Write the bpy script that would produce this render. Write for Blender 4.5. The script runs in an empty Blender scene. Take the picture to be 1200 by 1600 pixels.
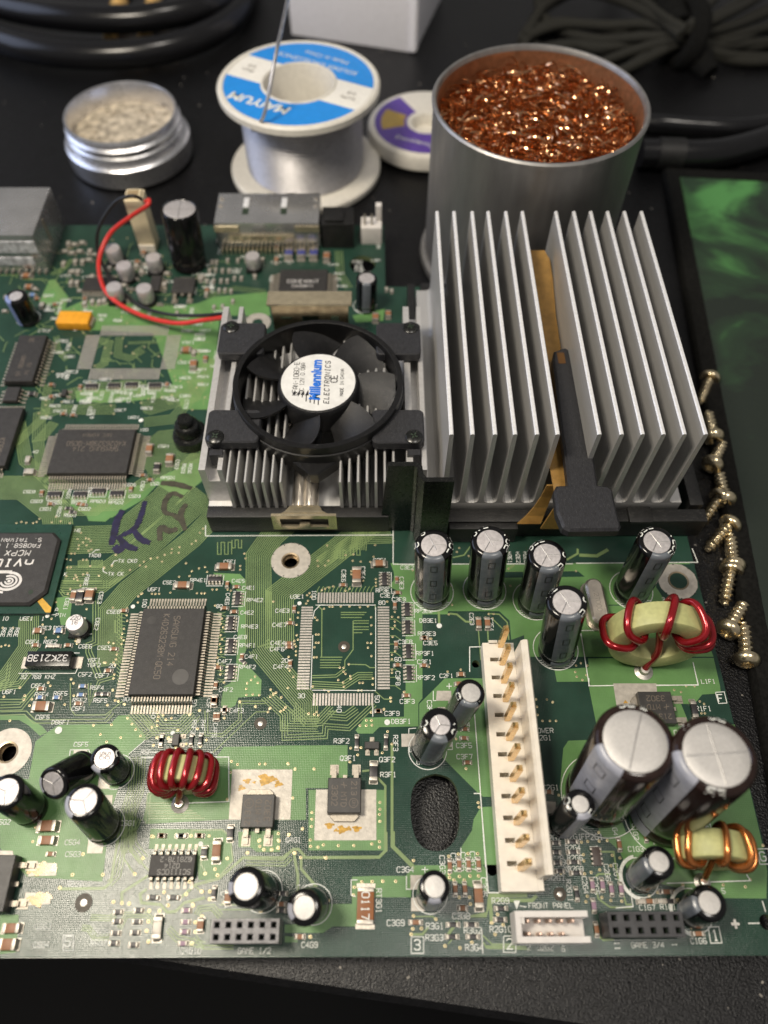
import bpy, bmesh, math, random
from mathutils import Vector, Matrix
random.seed(7)
R_ = math.radians
# ------------------------------------------------------------------ units: all sizes below are millimetres, 1 scene unit = 10 mm
U = 0.1
S = bpy.context.scene
COL = S.collection

# ------------------------------------------------------------------ camera
F_PX, PITCH, YAW, ROLL, CAM_H = 1172.072, R_(58.13422), R_(0.512607), R_(0.348716), 156.0934
_cy, _sy = math.cos(YAW), math.sin(YAW)
FW = Vector((_sy*math.cos(PITCH), _cy*math.cos(PITCH), -math.sin(PITCH)))
_r = Vector((_cy, -_sy, 0)); _u = _r.cross(FW)
RT = math.cos(ROLL)*_r + math.sin(ROLL)*_u
UP = -math.sin(ROLL)*_r + math.cos(ROLL)*_u
cam = bpy.data.cameras.new('camera')
cam.sensor_fit = 'HORIZONTAL'; cam.sensor_width = 36; cam.lens = F_PX/1200*36
cam.clip_start = 0.05; cam.clip_end = 2000
cam.dof.use_dof = True; cam.dof.focus_distance = 159*U
cam.dof.aperture_fstop = cam.lens*1e-3/(2.5*U); cam.dof.aperture_blades = 0
co = bpy.data.objects.new('camera', cam); COL.objects.link(co); S.camera = co
co.matrix_world = Matrix(((RT.x, UP.x, -FW.x, 0), (RT.y, UP.y, -FW.y, 0), (RT.z, UP.z, -FW.z, CAM_H*U), (0, 0, 0, 1)))

def W(px, py, z=0.0):
    """point in the place (mm) at height z above the board that the photograph shows at px, py"""
    d = RT*((px-600)/F_PX) - UP*((py-800)/F_PX) + FW
    t = (z-CAM_H)/d.z
    return Vector((d.x*t, d.y*t, z))

# ------------------------------------------------------------------ light
w = bpy.data.worlds.new('World'); S.world = w; w.use_nodes = True
wn = w.node_tree.nodes; bg = wn['Background']; bg.inputs[0].default_value = (1.0, 0.97, 0.95, 1); bg.inputs[1].default_value = 0.185
def lamp(name, loc, aim, size, power, col, shape='DISK', size_y=None):
    l = bpy.data.lights.new(name, 'AREA'); l.shape = shape; l.size = size*U
    if size_y: l.size_y = size_y*U
    l.energy = power; l.color = col
    o = bpy.data.objects.new(name, l); COL.objects.link(o)
    o.location = Vector(loc)*U
    o.rotation_euler = (Vector(aim)-Vector(loc)).to_track_quat('-Z', 'Y').to_euler()
    return o
lamp('desk_lamp', (-150, 58, 350), (-20, 70, 0), 100, 12800, (1.0, 0.90, 0.75))
lamp('overhead_fill', (250, -150, 1500), (0, 100, 0), 300, 60000, (1.0, 0.93, 0.84))  # added fill from overhead, no such source known; lifts the metal and carton
lamp('monitor', (-520, 300, 260), (0, 250, 10), 420, 9000, (0.62, 0.72, 1.0), 'RECTANGLE', 300)
S.view_settings.view_transform = 'Standard'; S.view_settings.look = 'None'
S.view_settings.exposure = 0.08; S.view_settings.gamma = 1.0
S.render.engine = 'CYCLES'
S.cycles.max_bounces = 6; S.cycles.use_denoising = True
S.cycles.sample_clamp_indirect = 4.0

# ------------------------------------------------------------------ materials
MATS = {}
def M(name, col, rough=0.5, metal=0.0, var=0.12, vs=6.0, bump=0.0, bs=40.0, rvar=0.08, spec=0.5, coat=0.0, trans=0.0, dust=0.0, stretch=None, ior=1.45, fine=0.0, bd=0.005):
    if name in MATS: return MATS[name]
    m = bpy.data.materials.new(name); m.use_nodes = True
    nt = m.node_tree; N = nt.nodes; L = nt.links
    b = N['Principled BSDF']
    b.inputs['Metallic'].default_value = metal
    b.inputs['Specular IOR Level'].default_value = spec
    b.inputs['Coat Weight'].default_value = coat; b.inputs['Coat Roughness'].default_value = 0.12
    b.inputs['Transmission Weight'].default_value = trans; b.inputs['IOR'].default_value = ior
    tc = N.new('ShaderNodeTexCoord'); src = tc.outputs['Object']
    if stretch:
        mp = N.new('ShaderNodeMapping'); mp.inputs['Scale'].default_value = stretch
        L.new(src, mp.inputs[0]); src = mp.outputs[0]
    n1 = N.new('ShaderNodeTexNoise'); n1.inputs['Scale'].default_value = vs; n1.inputs['Detail'].default_value = 4
    L.new(src, n1.inputs['Vector'])
    cr = N.new('ShaderNodeValToRGB'); e = cr.color_ramp.elements
    e[0].position = 0.3; e[1].position = 0.7
    e[0].color = tuple(max(0, c*(1-var)) for c in col)+(1,); e[1].color = tuple(min(1, c*(1+var)) for c in col)+(1,)
    L.new(n1.outputs[0], cr.inputs[0]); out = cr.outputs[0]
    if fine:
        n4 = N.new('ShaderNodeTexNoise'); n4.inputs['Scale'].default_value = 90; n4.inputs['Detail'].default_value = 2
        L.new(tc.outputs['Object'], n4.inputs['Vector'])
        r4 = N.new('ShaderNodeValToRGB'); r4.color_ramp.elements[0].position = .42; r4.color_ramp.elements[1].position = .62
        r4.color_ramp.elements[0].color = (1-fine,)*3+(1,); r4.color_ramp.elements[1].color = (1, 1, 1, 1)
        L.new(n4.outputs[0], r4.inputs[0])
        mm = N.new('ShaderNodeMix'); mm.data_type = 'RGBA'; mm.blend_type = 'MULTIPLY'; mm.inputs[0].default_value = 1
        L.new(out, mm.inputs[6]); L.new(r4.outputs[0], mm.inputs[7]); out = mm.outputs[2]
    if dust:
        n3 = N.new('ShaderNodeTexNoise'); n3.inputs['Scale'].default_value = 55; n3.inputs['Detail'].default_value = 5
        L.new(tc.outputs['Object'], n3.inputs['Vector'])
        r3 = N.new('ShaderNodeValToRGB'); r3.color_ramp.elements[0].position = 0.62; r3.color_ramp.elements[1].position = 0.74
        r3.color_ramp.elements[1].color = (dust, dust, dust, 1)
        L.new(n3.outputs[0], r3.inputs[0])
        mx = N.new('ShaderNodeMix'); mx.data_type = 'RGBA'; L.new(r3.outputs[0], mx.inputs[0])
        L.new(out, mx.inputs[6]); mx.inputs[7].default_value = (0.42, 0.40, 0.36, 1); out = mx.outputs[2]
    L.new(out, b.inputs['Base Color'])
    mr = N.new('ShaderNodeMapRange'); mr.inputs[3].default_value = max(0.02, rough-rvar); mr.inputs[4].default_value = min(1, rough+rvar)
    n2 = N.new('ShaderNodeTexNoise'); n2.inputs['Scale'].default_value = vs*2.3; n2.inputs['Detail'].default_value = 5
    L.new(src, n2.inputs['Vector']); L.new(n2.outputs[0], mr.inputs[0]); L.new(mr.outputs[0], b.inputs['Roughness'])
    if bump:
        nb = N.new('ShaderNodeTexNoise'); nb.inputs['Scale'].default_value = bs; nb.inputs['Detail'].default_value = 3
        L.new(src, nb.inputs['Vector'])
        bp = N.new('ShaderNodeBump'); bp.inputs['Strength'].default_value = bump; bp.inputs['Distance'].default_value = bd
        L.new(nb.outputs[0], bp.inputs['Height']); L.new(bp.outputs[0], b.inputs['Normal'])
    MATS[name] = m
    return m

def board_material(name, col, rough, haze):
    """solder mask: lacquer over woven glass, with a whitish flux residue around the lower left corner"""
    m = M(name, col, rough, 0, 0.16, 1.6, rvar=0.06, spec=0.5)
    N = m.node_tree.nodes; L = m.node_tree.links; b = N['Principled BSDF']
    tc = [n for n in N if n.type == 'TEX_COORD'][0]
    w1 = N.new('ShaderNodeTexWave'); w1.inputs['Scale'].default_value = 9; w1.bands_direction = 'X'; w1.inputs['Distortion'].default_value = .6
    w2 = N.new('ShaderNodeTexWave'); w2.inputs['Scale'].default_value = 9; w2.bands_direction = 'Y'; w2.inputs['Distortion'].default_value = .6
    for q in (w1, w2): L.new(tc.outputs['Object'], q.inputs['Vector'])
    ad = N.new('ShaderNodeMath'); ad.operation = 'ADD'; L.new(w1.outputs['Fac'], ad.inputs[0]); L.new(w2.outputs['Fac'], ad.inputs[1])
    no = N.new('ShaderNodeTexNoise'); no.inputs['Scale'].default_value = 25; no.inputs['Detail'].default_value = 3
    L.new(tc.outputs['Object'], no.inputs['Vector'])
    a2 = N.new('ShaderNodeMath'); a2.operation = 'MULTIPLY_ADD'; a2.inputs[1].default_value = 2.0
    L.new(no.outputs[0], a2.inputs[0]); L.new(ad.outputs[0], a2.inputs[2])
    bp = N.new('ShaderNodeBump'); bp.inputs['Strength'].default_value = 0.16; bp.inputs['Distance'].default_value = 0.006
    L.new(a2.outputs[0], bp.inputs['Height']); L.new(bp.outputs[0], b.inputs['Normal'])
    if haze:
        old = b.inputs['Base Color'].links[0].from_socket
        vm = N.new('ShaderNodeVectorMath'); vm.operation = 'DISTANCE'; vm.inputs[1].default_value = (-5.2, 0.9, 0)
        L.new(tc.outputs['Object'], vm.inputs[0])
        r1 = N.new('ShaderNodeMapRange'); r1.inputs[1].default_value = 0.4; r1.inputs[2].default_value = 3.2; r1.inputs[3].default_value = 1; r1.inputs[4].default_value = 0
        L.new(vm.outputs['Value'], r1.inputs[0])
        n5 = N.new('ShaderNodeTexNoise'); n5.inputs['Scale'].default_value = 1.6; n5.inputs['Detail'].default_value = 6
        L.new(tc.outputs['Object'], n5.inputs['Vector'])
        r2 = N.new('ShaderNodeMapRange'); r2.inputs[1].default_value = .42; r2.inputs[2].default_value = .72; r2.inputs[3].default_value = 0; r2.inputs[4].default_value = haze
        L.new(n5.outputs[0], r2.inputs[0])
        mu = N.new('ShaderNodeMath'); mu.operation = 'MULTIPLY'; L.new(r1.outputs[0], mu.inputs[0]); L.new(r2.outputs[0], mu.inputs[1])
        mx = N.new('ShaderNodeMix'); mx.data_type = 'RGBA'; L.new(mu.outputs[0], mx.inputs[0]); L.new(old, mx.inputs[6])
        mx.inputs[7].default_value = (.30, .33, .29, 1); L.new(mx.outputs[2], b.inputs['Base Color'])
    return m

mask_dark = board_material('solder_mask_dark', (0.018, 0.049, 0.034), 0.19, 0.30)
mask_pour = board_material('solder_mask_over_copper', (0.108, 0.232, 0.076), 0.36, 0.12)
mask_trace = board_material('solder_mask_over_trace', (0.185, 0.265, 0.105), 0.30, 0.12)
board_edge = M('board_edge', (0.10, 0.13, 0.06), 0.7)
silk = M('silkscreen_ink', (0.72, 0.74, 0.70), 0.6, var=.15, vs=30)
tin = M('tinned_pad', (0.60, 0.57, 0.52), 0.38, 0.85, var=.18, vs=12, bump=.4, bs=60)
tin_dull = M('dull_tinned_pad', (0.46, 0.43, 0.38), 0.5, 0.35, var=.15, vs=9, bump=.6, bs=40)
via_mat = M('via_ring', (0.55, 0.47, 0.28), 0.42, 0.6, var=.2)
hole_mat = M('drilled_hole', (0.006, 0.006, 0.005), 0.8)
chip_mat = M('chip_epoxy', (0.035, 0.033, 0.032), 0.55, var=.2, vs=8, bump=.5, bs=95, dust=.10, fine=.35)
chip_shiny = M('chip_epoxy_smooth', (0.045, 0.043, 0.041), 0.42, var=.2, bump=.25, bs=80, fine=.2)
chip_mark = M('chip_laser_mark', (0.15, 0.125, 0.10), 0.6)
chip_ink = M('chip_white_ink', (0.62, 0.60, 0.58), 0.6)
lead_mat = M('solder_lead', (0.38, 0.345, 0.29), 0.50, 0.75, var=.2, vs=25, rvar=.12)
brown_cap = M('ceramic_brown', (0.27, 0.125, 0.06), 0.5, var=.15)
purple_cap = M('ceramic_mauve', (0.30, 0.19, 0.26), 0.5)
blue_chip = M('chip_blue', (0.13, 0.22, 0.42), 0.5)
indigo_chip = M('bead_indigo', (0.05, 0.06, 0.22), 0.4)
res_black = M('resistor_black', (0.03, 0.028, 0.03), 0.4)
term = M('chip_terminal', (0.44, 0.41, 0.36), 0.44, 0.75, var=.2, vs=20, rvar=.12)
tantalum = M('tantalum_yellow', (0.74, 0.33, 0.02), 0.45)
sleeve_black = M('sleeve_black', (0.005, 0.005, 0.0055), 0.15, var=.3, rvar=.05, bump=.08, bs=14, spec=.5)
sleeve_brown = M('sleeve_brown', (0.020, 0.011, 0.009), 0.13, var=.2, rvar=.05, bump=.06, bs=14, spec=.5)
stripe_grey = M('sleeve_print_grey', (0.125, 0.14, 0.16), 0.24, rvar=.05)
stripe_light = M('sleeve_print_light_grey', (0.30, 0.31, 0.36), 0.30, rvar=.05)
print_black = M('print_black', (0.012, 0.012, 0.014), 0.5)
can_alu = M('can_aluminium', (0.64, 0.61, 0.61), 0.46, 0.65, var=.14, vs=14, bump=.5, bs=50, rvar=.12)
can_bright = M('can_aluminium_grainy', (0.56, 0.545, 0.525), 0.50, 0.55, var=.10, vs=25, bump=.8, bs=70)
groove = M('stamped_groove', (0.45, 0.44, 0.43), 0.4, 0.8)
alu = M('extruded_aluminium', (0.52, 0.515, 0.505), 0.42, 0.45, var=.09, vs=3, dust=.10, rvar=.05, bump=.12, bs=30, stretch=(14, .4, 14))
highlight_alu = M('painted_highlight', (0.86, 0.86, 0.87), 0.40, 0.35, var=.08, vs=12, bump=.2, bs=60)  # paler copy of the metal, with the highlight painted into its colour
alu_edge = M('milled_aluminium', (0.66, 0.65, 0.64), 0.36, 0.6, var=.08, vs=12, bump=.15, bs=60)
plastic = M('black_plastic', (0.007, 0.007, 0.0075), 0.34, var=.2, bump=.7, bs=75, dust=.14, rvar=.1, spec=.4)
plastic_gloss = M('black_plastic_smooth', (0.006, 0.0065, 0.006), 0.26, var=.25, bump=.12, bs=50, dust=.25)
plastic_frame = M('black_plastic_grained', (0.010, 0.010, 0.010), 0.42, var=.3, bump=1.0, bs=55, dust=.35, bd=.008, spec=.5)
plastic_matte = M('black_fibre_plastic', (0.020, 0.0205, 0.024), 0.50, var=.35, vs=18, bump=.7, bs=60, dust=.22, stretch=(1.6, .5, 1), bd=.008)
blade_mat = M('fan_blade_plastic', (0.009, 0.009, 0.010), 0.33, var=.25, bump=1.0, bs=60, dust=.30, bd=.010, spec=.5)
kapton = M('amber_film', (0.46, 0.27, 0.08), 0.2, var=.15, trans=.45, rvar=.05)
clip_metal = M('sprung_steel', (0.62, 0.57, 0.50), 0.2, .75, var=.2, vs=4, rvar=.1, bump=.1, bs=8)
clip_gold = M('yellow_plated_steel', (0.62, 0.54, 0.38), 0.22, .75, var=.15, rvar=.08, bump=.1, bs=10)
white_plastic = M('white_nylon', (0.74, 0.69, 0.60), 0.42, var=.07, vs=5, bump=.15, bs=25, rvar=.1)
grey_plastic = M('pale_nylon', (0.66, 0.63, 0.60), 0.45, var=.07, bump=.1)
cream_plastic = M('cream_nylon', (0.72, 0.62, 0.42), 0.45, var=.06)
slot_dark = M('slot_shadow', (0.02, 0.035, 0.02), 0.7)
gold = M('gold_plated_pin', (0.78, 0.52, 0.22), 0.26, .8, var=.12, rvar=.08)
socket_top = M('header_plastic', (0.040, 0.040, 0.043), 0.42, var=.3, bump=.5, bs=50, rvar=.12)
enamel_red = M('red_enamelled_wire', (0.34, 0.012, 0.018), 0.2, 0.55, var=.15, coat=.6)
enamel_copper = M('copper_enamelled_wire', (0.62, 0.22, 0.06), 0.22, 0.85, var=.12, coat=.4)
core_mat = M('toroid_core_paint', (0.46, 0.47, 0.21), 0.5, var=.10, vs=10, bump=.35, bs=55)
white_paper = M('white_label', (0.80, 0.78, 0.72), 0.5, var=.05, vs=9)
label_blue = M('label_blue_ink', (0.01, 0.14, 0.60), 0.45)
wire_red = M('red_wire_insulation', (0.55, 0.03, 0.022), 0.35)
wire_black = M('black_wire_insulation', (0.012, 0.012, 0.012), 0.35)
marker_purple = M('purple_marker_ink', (0.010, 0.008, 0.040), 0.45, var=.5, vs=5)
marker_brown = M('faded_marker_ink', (0.045, 0.042, 0.026), 0.5, var=.4, vs=8)
flux_brown = M('flux_residue', (0.52, 0.30, 0.05), 0.25, var=.4, vs=14, coat=.4)
steel_shell = M('shield_steel', (0.52, 0.52, 0.52), 0.26, 0.8, var=.10, vs=1.2, rvar=.10, bump=.08, bs=6)
xtal_can = M('crystal_can', (0.60, 0.55, 0.48), 0.36, 0.85, var=.15, bump=.3, bs=30)
zinc = M('yellow_zinc', (0.80, 0.67, 0.45), 0.22, .95, var=.28, vs=7, rvar=.12, bump=.2, bs=40)
spool_white = M('spool_plastic', (0.70, 0.67, 0.60), 0.42, var=.06)
spool_blue = M('spool_label_blue', (0.015, 0.25, 0.72), 0.4, var=.05)
spool_purple = M('spool_label_purple', (0.10, 0.05, 0.32), 0.4)
label_gold = M('label_gold_ink', (0.45, 0.30, 0.06), 0.4)
solder_wire = M('solder_wire', (0.50, 0.49, 0.50), 0.44, .75, var=.1, rvar=.08)
tin_box = M('spun_aluminium', (0.74, 0.74, 0.76), 0.30, 0.95, var=.08, rvar=.1)
can_out = M('brushed_tin_can', (0.36, 0.35, 0.34), 0.46, 0.85, var=.12, vs=3, rvar=.1, bump=.15, bs=40, stretch=(1, 1, .2))
can_in = M('can_inside_coppery', (0.46, 0.24, 0.13), 0.42, 0.7, var=.2)
wool = M('copper_wool', (0.80, 0.43, 0.23), 0.22, 1.0, var=.35, vs=10)
flux_cake = M('dried_flux', (0.44, 0.38, 0.29), 0.85, var=.5, vs=4, bump=1.0, bs=12, bd=.03)
table_mat = M('black_table_leatherette', (0.005, 0.005, 0.0055), 0.29, var=.3, rvar=.05, bump=1.0, bs=22, bd=.018, spec=.36)
pad_edge = M('stitched_edge', (0.007, 0.007, 0.0065), 0.95, bump=1.0, bs=25, var=.5, vs=12, spec=.2)
cable_gloss = M('black_rubber_cable', (0.008, 0.008, 0.009), 0.22, bump=.1, bs=6)
cord_mat = M('braided_cord', (0.020, 0.0195, 0.015), 0.85, var=.4, vs=25, bump=1.0, bs=30)
box_card = M('white_card', (0.90, 0.89, 0.93), 0.5, var=.03)
box_print = M('card_print_blue', (0.22, 0.26, 0.55), 0.5)
floor_mat = M('dark_floor', (0.01, 0.01, 0.01), 0.9)

def mousemat_material():
    m = M('printed_cloth', (0.02, 0.03, 0.022), 0.75, var=.3, vs=3, bump=.6, bs=60)
    N = m.node_tree.nodes; L = m.node_tree.links; b = N['Principled BSDF']
    tc = [n for n in N if n.type == 'TEX_COORD'][0]
    n = N.new('ShaderNodeTexNoise'); n.inputs['Scale'].default_value = .33; n.inputs['Detail'].default_value = 7; n.inputs['Distortion'].default_value = 1.6
    L.new(tc.outputs['Object'], n.inputs['Vector'])
    sx = N.new('ShaderNodeSeparateXYZ'); L.new(tc.outputs['Object'], sx.inputs[0])
    # the print is a bright green smoke that thins out towards the near end of the mat
    mr = N.new('ShaderNodeMapRange'); mr.inputs[1].default_value = 12; mr.inputs[2].default_value = 24; mr.inputs[3].default_value = -.22; mr.inputs[4].default_value = .14
    L.new(sx.outputs['Y'], mr.inputs[0])
    ad = N.new('ShaderNodeMath'); L.new(n.outputs[0], ad.inputs[0]); L.new(mr.outputs[0], ad.inputs[1])
    cr = N.new('ShaderNodeValToRGB'); e = cr.color_ramp.elements
    e[0].position = .40; e[0].color = (0.014, 0.022, 0.017, 1); e[1].position = .74; e[1].color = (0.085, 0.27, 0.08, 1)
    k = cr.color_ramp.elements.new(.55); k.color = (0.022, 0.050, 0.026, 1)
    L.new(ad.outputs[0], cr.inputs[0]); L.new(cr.outputs[0], b.inputs['Base Color'])
    return m
mat_cloth = mousemat_material()

# ------------------------------------------------------------------ mesh helpers
class MB:
    def __init__(s): s.v, s.f, s.m, s.s, s.k = [], [], [], [], 0
    def lift(s):
        s.k += 1; return (s.k*37 % 101)*8e-5          # no two flat pieces share a plane
    def add(s, vs, fs, mi=0, sm=False, xf=None):
        o = len(s.v)
        for p in vs:
            p = Vector(p)
            s.v.append(xf @ p if xf is not None else p)
        for f in fs:
            s.f.append([i+o for i in f]); s.m.append(mi); s.s.append(sm)
    def box(s, c, d, mi=0, rz=0.0, xf=None, bot=True):
        x, y, z = d[0]/2, d[1]/2, d[2]/2
        vs = [(-x, -y, -z), (x, -y, -z), (x, y, -z), (-x, y, -z), (-x, -y, z), (x, -y, z), (x, y, z), (-x, y, z)]
        m = Matrix.Translation(Vector(c)) @ Matrix.Rotation(rz, 4, 'Z')
        if xf is not None: m = xf @ m
        fs = [(4, 5, 6, 7), (0, 1, 5, 4), (1, 2, 6, 5), (2, 3, 7, 6), (3, 0, 4, 7)]
        if bot: fs.append((3, 2, 1, 0))
        s.add(vs, fs, mi, False, m)
    def cbox(s, c, d, b=.2, mi=0, rz=0.0, xf=None):
        bm = bmesh.new(); bmesh.ops.create_cube(bm, size=1)
        bmesh.ops.scale(bm, vec=d, verts=bm.verts)
        bmesh.ops.bevel(bm, geom=bm.edges[:], offset=b, segments=2, profile=.6, affect='EDGES')
        m = Matrix.Translation(Vector(c)) @ Matrix.Rotation(rz, 4, 'Z')
        if xf is not None: m = xf @ m
        bm.verts.ensure_lookup_table(); bm.verts.index_update()
        s.add([v.co.copy() for v in bm.verts], [[v.index for v in f.verts] for f in bm.faces], mi, True, m); bm.free()
    def prism(s, poly, z0, z1, mi=0, b=0.0, xf=None, sm=False):
        """extruded polygon (counter-clockwise), with an optional chamfer along its top rim"""
        n = len(poly); P = [Vector((p[0], p[1])) for p in poly]
        area = sum(P[i].x*P[(i+1) % n].y-P[(i+1) % n].x*P[i].y for i in range(n))
        if area < 0: P.reverse()
        rings = [(P, z0), (P, z1-b)] if b else [(P, z0), (P, z1)]
        if b:
            Q = []
            for i in range(n):
                a, c, d = P[i-1], P[i], P[(i+1) % n]
                t1 = (c-a).normalized(); t2 = (d-c).normalized()
                n1 = Vector((-t1.y, t1.x)); n2 = Vector((-t2.y, t2.x)); k = n1+n2
                k = k/max(.25, k.length_squared/2) if k.length > 1e-6 else n1
                Q.append(c+k*b)
            rings.append((Q, z1))
        vs = [(p.x, p.y, z) for r, z in rings for p in r]
        fs = []
        for k in range(len(rings)-1):
            for i in range(n):
                j = (i+1) % n
                fs.append((k*n+i, k*n+j, (k+1)*n+j, (k+1)*n+i))
        fs.append(tuple(range((len(rings)-1)*n, len(rings)*n))); fs.append(tuple(range(n-1, -1, -1)))
        s.add(vs, fs, mi, sm, xf)
    def lathe(s, prof, n=32, mi=0, xf=None, a0=0.0, a1=math.tau, cap0=False, cap1=False, mis=None):
        full = abs(a1-a0-math.tau) < 1e-6
        cols = n if full else n+1
        vs = []
        for k in range(cols):
            a = a0+(a1-a0)*k/n
            for r, z in prof: vs.append((r*math.cos(a), r*math.sin(a), z))
        p = len(prof)
        for q in range(p-1):
            fs = []
            for k in range(n):
                a, b = k*p, ((k+1) % cols)*p
                fs.append((a+q, b+q, b+q+1, a+q+1))
            if q == 0: base = len(s.v); s.add(vs, fs, mis[q] if mis else mi, True, xf)
            else:
                for f in fs: s.f.append([i+base for i in f]); s.m.append(mis[q] if mis else mi); s.s.append(True)
        if cap0: s.f.append([base+k*p for k in range(cols)][::-1]); s.m.append(mi); s.s.append(False)
        if cap1: s.f.append([base+k*p+p-1 for k in range(cols)]); s.m.append(mi); s.s.append(False)
    def tube(s, path, r, n=8, mi=0, closed=False, xf=None, caps=True):
        P = [Vector(p) for p in path]; m = len(P)
        rr = r if isinstance(r, (list, tuple)) else [r]*m
        T = []
        for i in range(m):
            a = P[(i-1) % m] if (closed or i > 0) else P[i]; b = P[(i+1) % m] if (closed or i < m-1) else P[i]
            T.append((b-a).normalized())
        nrm = T[0].orthogonal().normalized(); vs = []
        for i in range(m):
            nrm = (nrm-T[i]*nrm.dot(T[i])); nrm = nrm.normalized() if nrm.length > 1e-6 else T[i].orthogonal().normalized()
            bn = T[i].cross(nrm)
            for k in range(n):
                a = math.tau*k/n
                vs.append(P[i]+(nrm*math.cos(a)+bn*math.sin(a))*rr[i])
        fs = []
        for i in range(m if closed else m-1):
            j = (i+1) % m
            off = 0
            if closed and j == 0:
                off = min(range(n), key=lambda o: (vs[i*n]-vs[o]).length)
            for k in range(n):
                fs.append((i*n+k, i*n+(k+1) % n, j*n+(k+1+off) % n, j*n+(k+off) % n))
        if caps and not closed: fs += [tuple(range(n))[::-1], tuple(range((m-1)*n, m*n))]
        s.add(vs, fs, mi, True, xf)
    def sheet(s, poly, z, mi=0, xf=None):
        n = len(poly); z += s.lift(); P = [(p[0], p[1], z) for p in poly]
        area = sum(P[i][0]*P[(i+1) % n][1]-P[(i+1) % n][0]*P[i][1] for i in range(n))
        s.add(P, [tuple(range(n)) if area > 0 else tuple(range(n-1, -1, -1))], mi, False, xf)
    def ribbon(s, path, wd, z, mi=0, xf=None):
        """flat mitred line of width wd"""
        P = [Vector((p[0], p[1])) for p in path]; P = [p for i, p in enumerate(P) if i == 0 or (p-P[i-1]).length > 1e-5]
        m = len(P)
        if m < 2: return
        L_ = offset(P, wd/2); R2 = offset(P, -wd/2)
        z += s.lift(); vs = [(p.x, p.y, z) for p in R2]+[(p.x, p.y, z) for p in L_]
        s.add(vs, [(i, i+1, m+i+1, m+i) for i in range(m-1)], mi, False, xf)

def offset(P, d):
    out = []
    for i in range(len(P)):
        t1 = (P[i]-P[i-1]).normalized() if i > 0 else (P[1]-P[0]).normalized()
        t2 = (P[i+1]-P[i]).normalized() if i < len(P)-1 else t1
        n1 = Vector((-t1.y, t1.x)); n2 = Vector((-t2.y, t2.x)); k = n1+n2
        k = k/max(.35, k.length_squared/2) if k.length > 1e-6 else n1
        out.append(P[i]+k*d)
    return out

def mesh(name, mb, mats):
    me = bpy.data.meshes.new(name)
    me.from_pydata([tuple(v*U) for v in mb.v], [], mb.f)
    for m in (mats if isinstance(mats, (list, tuple)) else [mats]): me.materials.append(m)
    me.polygons.foreach_set('material_index', mb.m); me.polygons.foreach_set('use_smooth', mb.s)
    if any(mb.s): me.set_sharp_from_angle(angle=R_(38))
    me.update()
    return me
def obj(name, mb, mats, parent=None, loc=(0, 0, 0), rz=0.0, label=None, cat=None, group=None, kind=None, mat=None):
    me = mesh(name, mb, mats) if isinstance(mb, MB) else mb
    o = bpy.data.objects.new(name, me); COL.objects.link(o)
    if mat is not None: 
        mm = mat.copy(); mm.translation *= U; o.matrix_basis = mm
    else:
        o.location = Vector(loc)*U; o.rotation_euler = (0, 0, rz)
    if parent: o.parent = parent
    if label: o['label'] = label
    if cat: o['category'] = cat
    if group: o['group'] = group
    if kind: o['kind'] = kind
    return o
def thing(name, label, cat, loc=(0, 0, 0), group=None, rz=0.0):
    o = bpy.data.objects.new(name, None); COL.objects.link(o); o.empty_display_size = .3
    o.location = Vector(loc)*U; o.rotation_euler = (0, 0, rz); o['label'] = label; o['category'] = cat
    if group: o['group'] = group
    return o
def copy_of(o, parent, loc=None, rz=None):
    c = o.copy(); COL.objects.link(c); c.parent = parent
    if loc is not None: c.location = Vector(loc)*U
    if rz is not None: c.rotation_euler = (0, 0, rz)
    return c
def along(ax):
    """rotation that carries local Z onto ax and keeps local X close to world X"""
    z = Vector(ax).normalized(); x = Vector((1, 0, 0)); x = x-z*x.dot(z)
    if x.length < .05: x = Vector((0, 1, 0))-z*z.y
    x.normalize(); y = z.cross(x)
    return Matrix(((x.x, y.x, z.x, 0), (x.y, y.y, z.y, 0), (x.z, y.z, z.z, 0), (0, 0, 0, 1)))
def circle(cx, cy, r, n=40): return [(cx+r*math.cos(math.tau*k/n), cy+r*math.sin(math.tau*k/n)) for k in range(n)]
def rrect(x0, y0, x1, y1, r, n=5):
    out = []
    for cx, cy, a in ((x1-r, y0+r, -90), (x1-r, y1-r, 0), (x0+r, y1-r, 90), (x0+r, y0+r, 180)):
        for k in range(n+1):
            t = R_(a+90*k/n); out.append((cx+r*math.cos(t), cy+r*math.sin(t)))
    return out
def holed_slab(name, loops, z0, z1, mat, bev=0.0):
    """flat slab with through holes: first loop is the outline"""
    cu = bpy.data.curves.new(name, 'CURVE'); cu.dimensions = '2D'; cu.fill_mode = 'BOTH'; cu.extrude = (z1-z0)/2*U
    for lp in loops:
        sp = cu.splines.new('POLY'); sp.points.add(len(lp)-1); sp.use_cyclic_u = True
        for p, q in zip(sp.points, lp): p.co = (q[0]*U, q[1]*U, 0, 1)
    t = bpy.data.objects.new(name, cu); COL.objects.link(t)
    me = bpy.data.meshes.new_from_object(t.evaluated_get(bpy.context.evaluated_depsgraph_get()))
    bpy.data.objects.remove(t)
    me.transform(Matrix.Translation((0, 0, (z0+z1)/2*U))); me.name = name; me.materials.clear()
    for m in (mat if isinstance(mat, (list, tuple)) else [mat]): me.materials.append(m)
    for p in me.polygons:
        p.use_smooth = False; p.material_index = 0
    return me
def spline(pts, k=8):
    """Catmull-Rom through the points"""
    P = [Vector(p) for p in pts]; out = []
    for i in range(len(P)-1):
        a, b, c, d = P[max(i-1, 0)], P[i], P[i+1], P[min(i+2, len(P)-1)]
        for j in range(k):
            t = j/k
            out.append(.5*((2*b)+(c-a)*t+(2*a-5*b+4*c-d)*t*t+(3*b-a-3*c+d)*t**3))
    return out+[P[-1]]

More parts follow.
